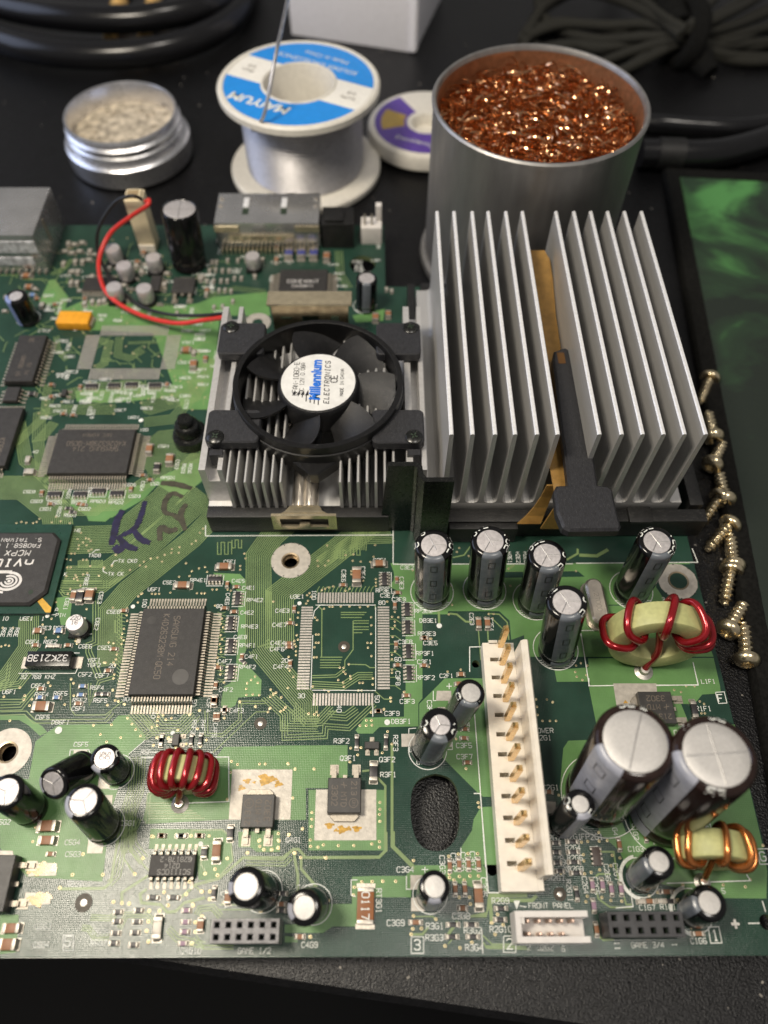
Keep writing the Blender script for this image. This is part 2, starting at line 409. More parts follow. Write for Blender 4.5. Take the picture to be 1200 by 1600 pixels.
# stroke lettering, on a 4 x 6 grid
GLYPH = {k: v for k, v in (x.split('=') for x in '''A=00 04 26 44 40|02 42;B=00 06 36 45 44 33 03|33 42 41 30 00;C=45 36 16 05 01 10 30 41;D=00 06 26 44 42 20 00;E=46 06 00 40|03 33;F=46 06 00|03 33;G=45 36 16 05 01 10 30 41 43 23;H=00 06|40 46|03 43;I=16 36|26 20|10 30;J=46 41 30 10 01;K=00 06|46 03 40;L=06 00 40;M=00 06 23 46 40;N=00 06 40 46;O=10 01 05 16 36 45 41 30 10;P=00 06 36 45 44 33 03;Q=10 01 05 16 36 45 41 30 10|22 40;R=00 06 36 45 44 33 03|23 40;S=45 36 16 05 04 13 33 42 41 30 10 01;T=06 46|26 20;U=06 01 10 30 41 46;V=06 20 46;W=06 10 23 30 46;X=00 46|06 40;Y=06 23 46|23 20;Z=06 46 00 40;0=10 01 05 16 36 45 41 30 10;1=15 26 20|10 30;2=05 16 36 45 44 00 40;3=05 16 36 45 44 33 13|33 42 41 30 10 01;4=30 36 02 42;5=46 06 03 33 42 41 30 10 01;6=45 36 16 05 01 10 30 41 42 33 03;7=06 46 20;8=13 04 05 16 36 45 44 33 13 02 01 10 30 41 42 33;9=01 10 30 41 45 36 16 05 04 13 43;+=21 25|03 43;-=13 33;.=20 21;/=00 46;e=02 42 33 24 13 02 01 10 30;i=20 23|25 26;l=26 21 30;n=00 04|03 14 34 43 40;m=00 04 14 23 20|23 34 44 40;u=04 01 10 30 41|44 40;r=10 14|13 24 34;o=10 01 03 14 34 43 41 30 10;a=03 14 34 43 40 10 01 12 42;d=46 40 10 01 03 14 44;h=06 00|03 14 34 43 40;c=43 34 14 03 01 10 30 41;w=04 10 23 30 44;s=43 34 14 03 12 32 41 30 10 01;g=44 14 03 01 10 40|44 4a 3b 1b'''.split(';'))}
def letters(mb, text, x, y, h, rot=0.0, z=0.0, wd=None, mi=0, xf=None, adv=5.6, sx=1.0, anchor='c', slant=0.0):
    g = h/6.0; wd = wd or h*.135
    n = len(text); tot = (n*adv-(adv-4))*g*sx
    c, s_ = math.cos(rot), math.sin(rot)
    for i, ch in enumerate(text):
        for st in GLYPH.get(ch, '').split('|'):
            pts = []
            for t in st.split():
                gx, gy = int(t[0]), {'a': -1, 'b': -2}.get(t[1], None)
                gy = int(t[1]) if gy is None else gy
                lx = (i*adv+gx)*g*sx-(tot/2 if anchor == 'c' else 0)+slant*gy*g; ly = (gy-3)*g
                pts.append((x+c*lx-s_*ly, y+s_*lx+c*ly))
            if len(pts) > 1: mb.ribbon(pts, wd, z, mi, xf)

# ------------------------------------------------------------------ the table and the floor below it
TZ = -6.0
a, b = W(180, 1502, TZ), W(850, 1603, TZ); e_ = (b-a).normalized(); nn = Vector((-e_.y, e_.x, 0)); edge_pt, nn_t = a.copy(), nn.copy()
p0, p1 = a-e_*900, a+e_*1100
mb = MB(); mb.prism([p0[:2], p1[:2], (p1+nn*1100)[:2], (p0+nn*1100)[:2]], TZ-25, TZ, 0, b=1.2)
obj('table', mb, table_mat, label='black textured table top under the circuit board with a slanting front edge', cat='table')
mb = MB(); mb.sheet([(-3000, -3000), (3000, -3000), (3000, 4000), (-3000, 4000)], -720)
obj('floor', mb, floor_mat, kind='structure')

# ------------------------------------------------------------------ circuit board: slab, copper under lacquer, tinned pads, vias, print
REG = dict(G1=(0, 580, 4), G2=(280, 480, 2.857), G3=(600, 600, 4), G4=(880, 580, 3.75), G5=(0, 800, 4.615), G6=(140, 820, 4), G7=(400, 820, 4),
           G8=(620, 800, 4), H1=(900, 800, 4), H2=(0, 1020, 4), H3=(200, 1080, 4), H4=(440, 1060, 4), H5=(640, 1060, 4), H6=(880, 1060, 3.75),
           H7=(0, 1280, 3.75), H8=(280, 1300, 4), K1=(540, 1300, 4), K2=(740, 1240, 4.615), K3=(920, 1280, 4.286), A1=(0, 280, 3.75),
           A2=(300, 280, 3.75), A3=(140, 280, 5.4545), PX=(0, 0, 1))
def Z(reg, x, y, z=0.0):
    """a place on the board measured in one of the enlarged views of it"""
    r = REG[reg]; return W(r[0]+x/r[2], r[1]+y/r[2], z)
def ZS(reg, pts, z=0.0): return [Z(reg, x, y, z) for x, y in pts]

board = thing('circuit_board', 'green games console circuit board crowded with chips, capacitors and two heatsinks', 'circuit board')
HOLES = [('G7', 215, 225, 2.05), ('H2', 45, 622, 2.15), ('H1', 640, 430, 2.3), ('H5', 0, 0, 0), ('G8', 493, 950, .85), ('K1', 915, 232, 1.15), ('K3', 1190, 690, 1.3), ('A2', 1000, 500, 4.0)]
slot = [Z('H4', x, y) for x, y in [(960, 595), (870, 625), (820, 690), (806, 790), (812, 900), (840, 1000), (890, 1060), (960, 1080), (1030, 1065), (1085, 1005), (1110, 920), (1112, 800), (1095, 690), (1045, 620)]]
slot = [p for p in spline(slot+[slot[0]], 4)][:-1]
out_ = [(-175, 3.4), (73.6, 3.2), (73.8, 176), (1.6, 177), (1.3, 205.5), (-175, 205.5)]
out_ = [(-175, 3.4), (73.0, 3.2), (73.7, 3.9)]+[(73.8, 176), (1.6, 177), (1.3, 205.5), (-175, 205.5)]
loops = [out_, [(p.x, p.y) for p in slot]]
for reg, x, y, r in HOLES:
    if r: c = Z(reg, x, y); loops.append(circle(c.x, c.y, r, 28))
me = holed_slab('board_slab', loops, -1.6, 0, [mask_dark, board_edge])
for p in me.polygons:
    if abs(p.normal.z) < .5: p.material_index = 1
obj('board_slab', me, None, board)

# ---- copper pours (their lacquer is the paler green)
pour = MB()
def P_(reg, pts): pour.sheet([(p.x, p.y) for p in ZS(reg, pts)], .03)
P_('G7', [(840, 240), (890, 240), (985, 310), (1200, 315), (1200, 560), (1040, 560), (1040, 1075), (1012, 1110), (1012, 1200), (925, 1200), (935, 1100), (935, 440), (830, 385), (862, 345), (862, 300)])
P_('H4', [(790, 10), (880, 10), (880, 125), (855, 155), (855, 300), (610, 305), (570, 345), (480, 345), (462, 325), (520, 245), (765, 240), (765, 110)])
P_('H4', [(-40, 420), (412, 418), (412, 690), (152, 690), (152, 885), (-40, 885)])
P_('H4', [(165, 695), (645, 695), (645, 1075), (160, 1075)])
P_('H5', [(60, 310), (60, 160), (220, 0), (490, 0), (545, 740), (460, 740), (430, 720), (200, 490), (200, 400)])
P_('H5', [(545, 800), (445, 805), (400, 880), (390, 950), (320, 1060), (320, 1165), (575, 1165)])
P_('G6', [(770, 300), (940, 308), (980, 350), (980, 780), (955, 840), (1000, 890), (1075, 970), (1070, 1070), (930, 1080), (910, 1130), (870, 1150), (830, 1150), (820, 1120), (840, 1010), (880, 990), (915, 900), (930, 600), (930, 420), (870, 350), (830, 350)])
P_('H3', [(600, 348), (960, 343), (960, 800), (650, 800), (120, 830), (95, 800), (130, 640), (540, 430)])
P_('H3', [(690, 880), (950, 870), (950, 1005), (805, 1005), (765, 975), (690, 975)])
P_('H3', [(140, 860), (600, 865), (650, 920), (650, 1060), (560, 1180), (440, 1180), (430, 990), (130, 985)])
P_('H2', [(300, 495), (370, 450), (690, 445), (740, 393), (800, 390), (912, 520), (908, 545), (806, 632), (806, 800), (745, 830), (690, 1000), (640, 1430), (170, 1400), (0, 1220), (0, 790), (180, 790), (222, 555)])
P_('H2', [(0, 392), (155, 392), (265, 460), (296, 497), (250, 520), (180, 455), (120, 420), (0, 420)])
P_('H7', [(0, 560), (110, 560), (95, 780), (0, 790)])
P_('H8', [(920, 450), (1080, 450), (1080, 280), (1200, 280), (1200, 590), (960, 590), (900, 630), (660, 630), (660, 580), (760, 575)])
P_('H8', [(660, 690), (660, 650), (740, 660), (740, 690)])
P_('K1', [(150, 275), (375, 275), (430, 208), (860, 208), (880, 240), (890, 375), (640, 300), (410, 300), (410, 408), (150, 408)])
P_('K1', [(40, 280), (150, 276), (150, 408), (40, 408)])
P_('H6', [(150, 50), (880, 40), (890, 90), (740, 100), (690, 150), (740, 270), (1005, 270), (1170, 985), (1195, 1130), (1190, 1290), (700, 1285), (640, 1240), (420, 1230), (330, 1010), (210, 905), (200, 800), (0, 790), (-20, 640), (0, 410), (30, 365), (175, 360), (200, 300)])
P_('G8', [(0, 325), (1830, 318), (1860, 560), (1830, 575), (1330, 580), (1200, 640), (1200, 905), (805, 905), (795, 770), (715, 800), (705, 680), (640, 620), (165, 620), (165, 560), (40, 560), (0, 500)])
P_('H1', [(0, 590), (735, 577), (755, 650), (860, 905), (100, 905), (85, 905), (0, 905)])
P_('H1', [(75, 915), (860, 912), (900, 1090), (905, 1130), (790, 1140), (740, 1200), (100, 1200)])
P_('G8', [(985, 985), (1230, 970), (1240, 1060), (1000, 1062)])
P_('G5', [(400, 620), (480, 610), (520, 640), (500, 820), (440, 815)])
P_('G5', [(610, -5), (850, -5), (760, 70), (640, 65)])
P_('G1', [(440, 790), (1000, 690), (900, 800), (700, 915), (560, 915), (440, 840)])
P_('G1', [(470, 120), (1010, 105), (1130, 60), (1180, 150), (700, 200), (480, 190)])
P_('PX', [(85, 490), (130, 470), (300, 480), (345, 480), (330, 640), (285, 640), (240, 520), (120, 515)])
P_('PX', [(236, 752), (330, 706), (326, 745), (280, 778)])
P_('A1', [(290, 590), (320, 590), (400, 690), (380, 770), (230, 720)])
P_('A1', [(960, 760), (1200, 720), (1200, 800), (960, 790)])
P_('A2', [(0, 740), (130, 690), (440, 660), (460, 800), (0, 800)])
P_('A2', [(940, 800), (1130, 760), (1120, 830), (960, 840)])
obj('copper_pour', pour, mask_pour, board, kind='stuff')
gap = MB()
def D_(reg, pts): gap.sheet([(p.x, p.y) for p in ZS(reg, pts)], .06)
D_('G8', [(670, 375), (1130, 370), (1175, 405), (670, 412)])
D_('H1', [(500, 330), (740, 325), (760, 560), (560, 560), (500, 470)])
D_('H6', [(1005, 1200), (1020, 1290), (700, 1290)]) if False else None
D_('H1', [(0, 905), (75, 905), (80, 915), (0, 916)])
D_('K1', [(640, 300), (890, 385), (880, 500), (780, 520), (640, 430)])
D_('K3', [(300, 440), (470, 430), (640, 470), (640, 640), (300, 640)])
D_('H4', [(155, 690), (168, 690), (168, 1075), (155, 1075)]); D_('H4', [(150, 686), (640, 686), (640, 697), (150, 697)])
D_('H6', [(330, 800), (380, 800), (400, 900), (370, 910)])
obj('copper_gap', gap, mask_dark, board, kind='stuff')

# ---- traces
tr = MB()
def T_(reg, pts, wd=.22): tr.ribbon([(p.x, p.y) for p in ZS(reg, pts)], wd, .045)
def bundle(reg, pts, n, pitch=.47, wd=.205, jit=0.0):
    P = [Vector((p.x, p.y)) for p in ZS(reg, pts)]
    for k in range(n):
        q = offset(P, (k-(n-1)/2)*pitch)
        if jit:
            q[0] = q[0]+(q[1]-q[0])*random.random()*jit; q[-1] = q[-1]+(q[-2]-q[-1])*random.random()*jit
        tr.ribbon(q, wd, .045)
bundle('PX', [(172, 1040), (172, 955), (200, 922), (300, 842), (340, 800)], 13, .43)
bundle('PX', [(100, 905), (158, 905), (232, 850), (320, 772)], 16, .45)
bundle('PX', [(105, 844), (182, 842), (255, 782), (322, 712)], 17, .46, jit=.05)
bundle('PX', [(100, 800), (150, 800), (200, 760)], 5)
bundle('PX', [(404, 1012), (404, 868), (425, 838), (470, 800)], 14, .44)
bundle('PX', [(404, 1008), (412, 1020), (478, 1098), (478, 1130)], 12, .44, jit=.25)
bundle('PX', [(437, 1012), (437, 930), (545, 846), (585, 815)], 15, .44)
bundle('PX', [(500, 880), (600, 812), (650, 800)], 7, .5)
bundle('PX', [(560, 862), (562, 840), (620, 838)], 8, .5, jit=.2)
bundle('PX', [(45, 965), (45, 1010), (10, 1060), (-10, 1070)], 11, .42)
bundle('PX', [(-10, 1075), (30, 1070), (46, 1050)], 4, .5)
bundle('PX', [(-10, 762), (40, 762), (88, 800), (92, 830)], 16, .45)
bundle('PX', [(0, 700), (28, 690), (70, 650), (75, 600)], 5, .5)
bundle('PX', [(30, 660), (40, 720), (70, 745), (110, 790)], 7, .5)
bundle('PX', [(225, 660), (270, 655), (320, 600)], 5, .7)
bundle('PX', [(130, 625), (200, 615), (290, 612), (330, 560)], 6, .8)
bundle('PX', [(60, 690), (62, 650), (90, 640), (180, 640)], 6, .6)
bundle('PX', [(222, 735), (262, 700), (345, 690)], 22, .55, jit=.1); bundle('PX', [(222, 640), (300, 618), (330, 560)], 9, .6, jit=.1); bundle('PX', [(100, 618), (150, 606), (225, 604)], 7, .6, jit=.2); bundle('PX', [(85, 660), (60, 690), (66, 742), (110, 764)], 6, .5); bundle('PX', [(118, 790), (180, 788), (240, 745)], 8, .5, jit=.1)
bundle('PX', [(220, 1150), (233, 1142), (205, 1112)], 6, .5)
bundle('H2', [(862, 650), (850, 860), (800, 1010), (790, 1200)], 7, .5); bundle('H7', [(800, -10), (745, 120), (745, 200)], 5, .5); bundle('H7', [(640, 380), (690, 330), (745, 60)], 3, .55); bundle('H8', [(420, 180), (655, 185), (690, 150)], 4, .5)
bundle('H3', [(120, 120), (200, 230), (330, 235), (430, 130)], 7, .55, jit=.2)
bundle('H3', [(490, 120), (490, 270), (590, 275), (700, 180), (700, 70), (860, 70)], 2, .55)
bundle('H3', [(530, 385), (800, 130), (870, 128)], 1)
bundle('H3', [(860, 20), (990, 140), (990, 210), (1200, 215)], 6, .5, jit=.1)
bundle('H4', [(20, 260), (20, 370), (270, 360), (275, 300), (420, 310), (580, 160)], 3, .55)
bundle('H4', [(60, 170), (160, 270), (240, 265), (330, 170)], 5, .5, jit=.2)
bundle('H4', [(280, 230), (400, 240), (480, 180)], 4, .55, jit=.2)
bundle('H2', [(0, 345), (130, 340), (190, 265), (250, 200)], 3, .6)
bundle('H2', [(0, 380), (160, 375), (215, 430), (660, 425), (705, 375)], 2, .7)
bundle('H2', [(440, 190), (440, 350), (470, 390), (660, 388), (770, 300)], 1)
bundle('H2', [(560, 190), (560, 320), (620, 180), (720, 150)], 2, .6)
bundle('H2', [(0, 200), (45, 170), (60, 60)], 2, .6); bundle('H2', [(0, 300), (140, 300), (160, 270)], 2, .6)
bundle('G5', [(430, 560), (460, 600), (520, 610)], 2, .5); bundle('G5', [(440, 520), (790, 522), (900, 430)], 4, .55)
bundle('G5', [(690, 640), (690, 940), (640, 960), (640, 1010), (720, 1200)], 3, .6)
for i, (x0, x1) in enumerate([(565, 640), (660, 740)]):
    for reg in ['G5']:
        pts = []
        for k in range(9):
            x = x0+(x1-x0)*k/8; pts += [(x, 350), (x, 400)] if k % 2 == 0 else [(x, 400), (x, 350)]
        T_(reg, pts, .17)
for reg, x0, y0, dx, n, h in (('G6', 800, 110, 22, 5, 75), ('G7', 590, 120, 20, 4, 70), ('G7', 490, 160, 18, 5, 50), ('G6', 890, 95, 20, 4, 50), ('G5', 830, 780, 18, 3, 90)):
    pts = []
    for k in range(n): pts += [(x0+k*dx, y0), (x0+k*dx, y0+h)] if k % 2 == 0 else [(x0+k*dx, y0+h), (x0+k*dx, y0)]
    T_(reg, pts, .2)
# inside the empty chip outline
for y in (548, 562, 580): T_('G7', [(530, y), (690-(y-548)*.9, y)], .22)
for y in (600, 616, 638, 655, 675): T_('G7', [(610, y), (705-(y > 660)*40, y)], .22)
for y in (828, 845, 862, 878, 893): T_('G7', [(400, y), (540-(y-828)*.3, y)], .22)
T_('G7', [(410, 825), (412, 530), (385, 505)]); T_('G7', [(607, 600), (607, 780), (555, 850), (555, 890)]); T_('G7', [(585, 872), (685, 875), (712, 893), (745, 893)])
bundle('G7', [(350, 950), (500, 945), (560, 900)], 2, .5); bundle('G7', [(350, 1000), (540, 1010), (640, 945), (730, 945)], 4, .5)
T_('G7', [(745, 1040), (800, 1090), (840, 1090)]); T_('G7', [(745, 500), (745, 530)])
for y in range(590, 1010, 52): T_('G7', [(835, y), (870, y), (905, y+25)], .17)
for y in range(520, 1000, 26): T_('G6', [(800, y), (825, y+(8 if y % 52 else -8)), (850, y)], .16)
for y in range(560, 1040, 24): T_('G6', [(225, y), (195, y-6), (170, y-30 if y % 48 else y+10)], .16)
for x in range(380, 740, 24): T_('G7', [(x, 425), (x+6, 405), (x+18, 385)], .16)
# wide traces
T_('H4', [(690, 410), (690, 1050), (830, 1190)], .55); T_('H4', [(505, 580), (548, 575)], .4); T_('H4', [(598, 620), (648, 672), (648, 1075), (610, 1115), (120, 1120)], .45)
T_('H8', [(0, 420), (100, 330), (250, 290), (400, 160), (655, 160), (712, 108), (745, 108), (792, 160), (1200, 160)], .5)
T_('H8', [(715, 130), (742, 270), (740, 375)], .5); T_('H8', [(762, 160), (762, 230), (930, 430)], .5)
T_('K1', [(300, -5), (300, 90), (425, 213)], .5); T_('K1', [(0, 160), (210, 160), (255, 115), (255, 0)], .4)
T_('K1', [(780, 520), (872, 520), (905, 398), (1135, 395)], .7); T_('K1', [(915, 570), (905, 445), (945, 420)], .6); T_('K1', [(1060, 702), (915, 702), (855, 645)], .25); T_('K1', [(1150, 732), (880, 725), (862, 690)], .25)
T_('K1', [(640, 640), (700, 560)], .5); T_('K1', [(410, 640), (480, 640), (520, 590)], .4); T_('K1', [(430, 528), (545, 528), (560, 545)], .22); T_('K1', [(640, 700), (670, 665)], .22)
T_('K2', [(455, 735), (420, 770), (120, 768), (128, 920)], .6); T_('K2', [(920, 420), (1010, 420), (1030, 560), (1100, 800), (1140, 800)], .3); T_('K2', [(885, 700), (900, 760), (985, 820), (1140, 822)], .3)
T_('K2', [(880, 600), (900, 580), (990, 580)], .3); T_('K2', [(905, 1030), (935, 1055), (1010, 1052)], .35); T_('K2', [(80, 1100), (380, 1105)], .25)
T_('H7', [(350, 408), (610, 405), (650, 370), (700, 60), (705, 0)], .5); T_('H7', [(740, 0), (725, 230), (790, 325)], .3); T_('H7', [(775, 0), (768, 190), (870, 300)], .3)
T_('H7', [(715, 490), (715, 430), (870, 330)], .5); T_('H7', [(860, 410), (820, 440), (830, 490), (940, 500), (980, 545), (1030, 540), (1080, 490), (1200, 460)], .5)
bundle('H7', [(530, 575), (640, 580), (680, 560)], 3, .4); bundle('H7', [(480, 635), (520, 640), (560, 695), (640, 690)], 3, .4); bundle('H7', [(700, 640), (740, 560), (860, 560), (910, 610)], 3, .4)
bundle('H7', [(985, 640), (1040, 700), (1200, 740)], 3, .5); T_('H7', [(1120, 370), (1185, 430)], .25); T_('H7', [(1150, 750), (1195, 750)], .35)
bundle('H8', [(100, 650), (140, 720), (340, 720)], 2, .5); bundle('H8', [(110, 520), (130, 480), (210, 470), (260, 530)], 3, .45); bundle('H8', [(250, 470), (480, 470)], 2, .8)
bundle('H3', [(15, 690), (25, 960), (100, 1060)], 4, .6); bundle('H3', [(120, 830), (130, 650), (145, 640)], 2, .6)
T_('H3', [(395, 905), (400, 870), (590, 866), (640, 910), (655, 1060), (560, 1170)], .3); T_('H3', [(470, 1000), (455, 1080), (490, 1140)], .25)
for k in range(7): T_('H3', [(110+k*3, 700+k*16), (330+k*25, 698+k*16)], .25)
T_('G8', [(330, 635), (375, 640), (430, 685), (470, 688)], .45); T_('G8', [(575, 635), (640, 640), (690, 690), (700, 800)], .3); T_('G8', [(595, 665), (680, 750), (685, 800)], .25)
T_('G8', [(510, 740), (525, 925)], .25); T_('G8', [(568, 740), (572, 810)], .3); T_('G8', [(265, 700), (262, 620)], .5); T_('G8', [(660, 376), (1125, 372)], .3); T_('G8', [(700, 355), (735, 330)], .6)
T_('G8', [(350, 285), (420, 270), (460, 215)], .3); T_('G8', [(1060, 300), (1130, 260), (1130, 230)], .5)
T_('H1', [(20, 270), (130, 275), (200, 235)], .8)
bundle('A1', [(300, 590), (360, 670), (330, 760), (390, 830)], 3, .8); bundle('A1', [(570, 940), (640, 960), (610, 1080), (560, 1110)], 5, .5); bundle('A1', [(700, 925), (690, 1030), (760, 1050), (840, 1000)], 4, .6)
bundle('A1', [(330, 920), (340, 1000), (390, 1060)], 3, .6); bundle('A1', [(750, 960), (920, 955), (950, 930)], 2, .6); bundle('A1', [(300, 560), (380, 520), (420, 470)], 3, .6)
bundle('A2', [(80, 690), (250, 640), (430, 660)], 3, .8); bundle('A2', [(860, 420), (870, 560), (920, 640)], 4, .7)
# a scatter of short escapes in the crowded, far part of the board
for k in range(120):
    p = W(random.uniform(0, 330), random.uniform(400, 640)); ang = random.choice([0, 45, 90, 135])
    d = Vector((math.cos(R_(ang)), math.sin(R_(ang)))); q = Vector((p.x, p.y)); l = random.uniform(1.5, 6)
    tr.ribbon([q, q+d*l, q+d*l+Vector((d.x+d.y, d.y-d.x)).normalized()*random.uniform(.5, 3)], .2, .045)
obj('copper_trace', tr, mask_trace, board, kind='stuff')

# ---- tinned pads and rings
pads = MB()
def pad(reg, pts, z=.07): pads.sheet([(p.x, p.y) for p in ZS(reg, pts)], z)
def padr(reg, x0, y0, x1, y1): pad(reg, [(x0, y0), (x1, y0), (x1, y1), (x0, y1)])
pad('H3', [(652, 490), (1028, 490), (1015, 803), (630, 803)])
pad('H4', [(215, 695), (592, 695), (592, 1012), (203, 1012)])
pad('H6', [(292, 30), (545, 30), (560, 200), (318, 200)])
pad('K1', [(405, 270), (500, 270), (500, 360), (405, 360)]); pad('K1', [(410, 410), (495, 410), (495, 495), (410, 495)])
pad('H4', [(970, 78), (1060, 78), (1060, 140), (965, 140)]); pad('H4', [(975, 180), (1060, 180), (1050, 240), (975, 230)])
pad('H4', [(748, 348), (850, 345), (850, 425), (750, 428)]); pad('H4', [(980, 395), (1065, 370), (1065, 428), (980, 428)])
pad('H2', [(462, 608), (548, 605), (545, 690), (455, 690)]); pad('H2', [(620, 770), (690, 790), (685, 850), (610, 850)]); pad('H2', [(650, 890), (705, 890), (700, 950), (660, 960)])
pad('H7', [(520, 110), (610, 110), (600, 200), (510, 200)])
pad('K2', [(515, 55), (592, 60), (590, 140), (518, 145)]); pad('K2', [(530, 200), (600, 200), (620, 290), (540, 285)])
pad('H8', [(480, 170), (620, 180), (720, 290), (720, 390), (560, 300)]) if False else None
if 0: pad('H8', [(135, 500), (480, 475), (490, 505), (270, 520), (200, 540), (190, 690), (150, 690), (120, 650)])
pad('H7', [(150, 430), (300, 435), (295, 495), (140, 510)]); pad('H7', [(170, 255), (335, 258), (330, 330), (165, 335)])
pad('H7', [(0, 185), (75, 185), (80, 210), (0, 210)])
def ringpad(reg, x, y, r0, r1, n=36, z=.08):
    c = Z(reg, x, y); pads.lathe([(r0, z), (r1, z)], n, xf=Matrix.Translation((c.x, c.y, 0)))
ringpad('G7', 218, 223, 2.05, 4.65); ringpad('H2', 47, 620, 2.15, 4.85)
c = Z('H1', 635, 432); pads.add([(c.x+r*math.cos(R_(45*k+22.5*(j))), c.y+r*math.sin(R_(45*k+22.5*j)), .08) for k in range(8) for j in (0, 1) for r in ((2.3, 4.55 if j == 0 else 4.6))], [(2*k, 2*k+1, (2*k+3) % 32, (2*k+2) % 32) for k in range(16)])
ringpad('A2', 385, 840, 1.5, 3.8)
obj('solder_pad', pads, tin_dull, board, kind='stuff')
# plated walls of the mounting holes
bar = MB()
for reg, x, y, r in (('G7', 215, 225, 2.05), ('H2', 45, 622, 2.15), ('H1', 640, 430, 2.3)):
    c = Z(reg, x, y); bar.lathe([(r*.86, .06), (r*1.04, .12), (r*1.04, .02), (r*.97, -.1), (r*.95, -1.7), (r*.80, -1.7)], 30, xf=Matrix.Translation((c.x, c.y, 0)))
obj('hole_barrel', bar, M('hole_plating', (.34, .27, .18), .35, .9), board, kind='stuff')
# rows of bare pads left by two chips that were never fitted
fp = MB()
def footprint(cx, cy, w, h, nl, nt, pitch, ln, wd, z=.07):
    for k in range(nl):
        y = cy+(k-(nl-1)/2)*pitch
        for s in (-1, 1): fp.cbox_ = None; fp.box((cx+s*(w/2-ln/2), y, z), (ln, wd, .08), bot=False)
    for k in range(nt):
        x = cx+(k-(nt-1)/2)*pitch
        for s in (-1, 1): fp.box((x, cy+s*(h/2-ln/2), z), (wd, ln, .08), bot=False)
footprint(-7.99, 62.07, 19.88, 26.3, 30, 20, .65, 2.6, .42)
p = W(203, 550); footprint(p.x, p.y, 27.2, 20.6, 20, 30, .65, 4.0, .36)
obj('unused_pad_row', fp, M('reflowed_solder', (.60, .56, .51), .33, .6, var=.2, vs=30, bump=.3, bs=40), board, kind='stuff')

# ---- vias
via = MB(); vhole = MB()
def V_(reg, pts, r=.30):
    r *= .86
    for x, y in pts:
        c = Z(reg, x, y)
        via.lathe([(r*.42, .085), (r*.62, .10), (r, .07)], 9, xf=Matrix.Translation((c.x, c.y, 0)))
        vhole.lathe([(0.001, .075), (r*.46, .078)], 8, xf=Matrix.Translation((c.x, c.y, 0)))
V_('G7', [(110, 480), (745, 127), (735, 200), (385, 225), (388, 258), (432, 255), (445, 130), (452, 225), (610, 185), (655, 230), (605, 225), (560, 190), (715, 232), (597, 290), (597, 310), (670, 350), (585, 400), (560, 412), (455, 392), (483, 385), (432, 400), (412, 408), (750, 340), (750, 362), (750, 382), (980, 285), (345, 450), (320, 440), (325, 475), (315, 492), (335, 427), (265, 548), (262, 580), (255, 625), (255, 690), (262, 718), (370, 580), (383, 596), (376, 685), (392, 685), (376, 737), (392, 737), (366, 765), (364, 828), (380, 828), (720, 578), (722, 628), (720, 682), (720, 738), (697, 738), (700, 768), (722, 820), (425, 525), (460, 512), (480, 512), (530, 510), (585, 510), (650, 515), (700, 510), (525, 893), (548, 893), (548, 918), (560, 932), (590, 945), (592, 962), (580, 872), (648, 988), (668, 988), (545, 985), (550, 1012), (515, 970), (640, 1035), (660, 1035), (428, 1032), (455, 1040), (732, 960), (730, 998), (355, 1010), (840, 1080), (842, 1102), (850, 575), (868, 605), (868, 630), (855, 650), (855, 700), (850, 812), (870, 790), (850, 840), (850, 905), (850, 925), (890, 578), (868, 545), (250, 760), (250, 790), (250, 815), (205, 825), (200, 895), (212, 910), (235, 950), (240, 725), (242, 745), (215, 590), (1095, 712), (1075, 887), (925, 1045), (800, 1155), (820, 480), (380, 1170), (390, 1190), (200, 1020), (92, 1030), (110, 1062), (90, 1075), (175, 1155), (75, 1170)])
V_('G6', [(968, 180), (975, 210), (942, 258), (942, 280), (722, 265), (735, 295), (685, 272), (640, 290), (625, 320), (603, 240), (558, 175), (562, 140), (515, 152), (512, 175), (470, 188), (453, 230), (425, 205), (383, 210), (340, 230), (352, 262), (315, 255), (253, 283), (140, 258), (58, 318), (165, 187), (93, 270), (560, 325), (505, 425), (390, 432), (412, 432), (435, 432), (672, 428), (700, 428), (720, 428), (330, 428), (305, 448), (322, 432), (302, 485), (768, 405), (795, 405), (785, 505), (863, 405), (883, 412), (1148, 480), (690, 50), (710, 25), (665, 100), (640, 120), (820, 560), (828, 585), (820, 620), (835, 640), (820, 690), (828, 715), (815, 745), (820, 775), (822, 795), (800, 830), (800, 870), (820, 905), (818, 935), (840, 985), (235, 520), (232, 565), (235, 600), (215, 650), (205, 680), (200, 705), (213, 720), (200, 745), (150, 740), (120, 735), (170, 810), (165, 840), (160, 880), (155, 935), (150, 960), (145, 1035), (180, 1105), (215, 1120), (110, 1128), (95, 862), (1035, 948), (1010, 970), (1052, 988), (985, 990), (980, 1025), (980, 1063), (1020, 1060), (1060, 1065), (1133, 1030), (1150, 1055), (1038, 1138), (1125, 1150), (940, 1110), (778, 1125), (685, 1160), (625, 1188)])
V_('G5', [(405, 35), (438, 68), (505, 80), (375, 75), (285, 50), (265, 72), (240, 80), (190, 78), (155, 72), (120, 80), (560, 195), (585, 150), (600, 220), (620, 190), (640, 195), (655, 210), (570, 240), (565, 265), (625, 240), (540, 300), (515, 300), (480, 340), (510, 345), (600, 345), (625, 345), (652, 390), (485, 400), (510, 400), (640, 280), (660, 270), (835, 310), (748, 400), (808, 382), (715, 460), (545, 455), (555, 470), (535, 480), (560, 490), (480, 462), (508, 555), (490, 590), (580, 530), (600, 450), (630, 440), (690, 548), (308, 812), (372, 770), (350, 748), (330, 905), (420, 900), (405, 650), (625, 700), (545, 930), (555, 950), (750, 1085), (820, 1085), (815, 690), (40, 960), (65, 965), (10, 970), (20, 835), (95, 835)])
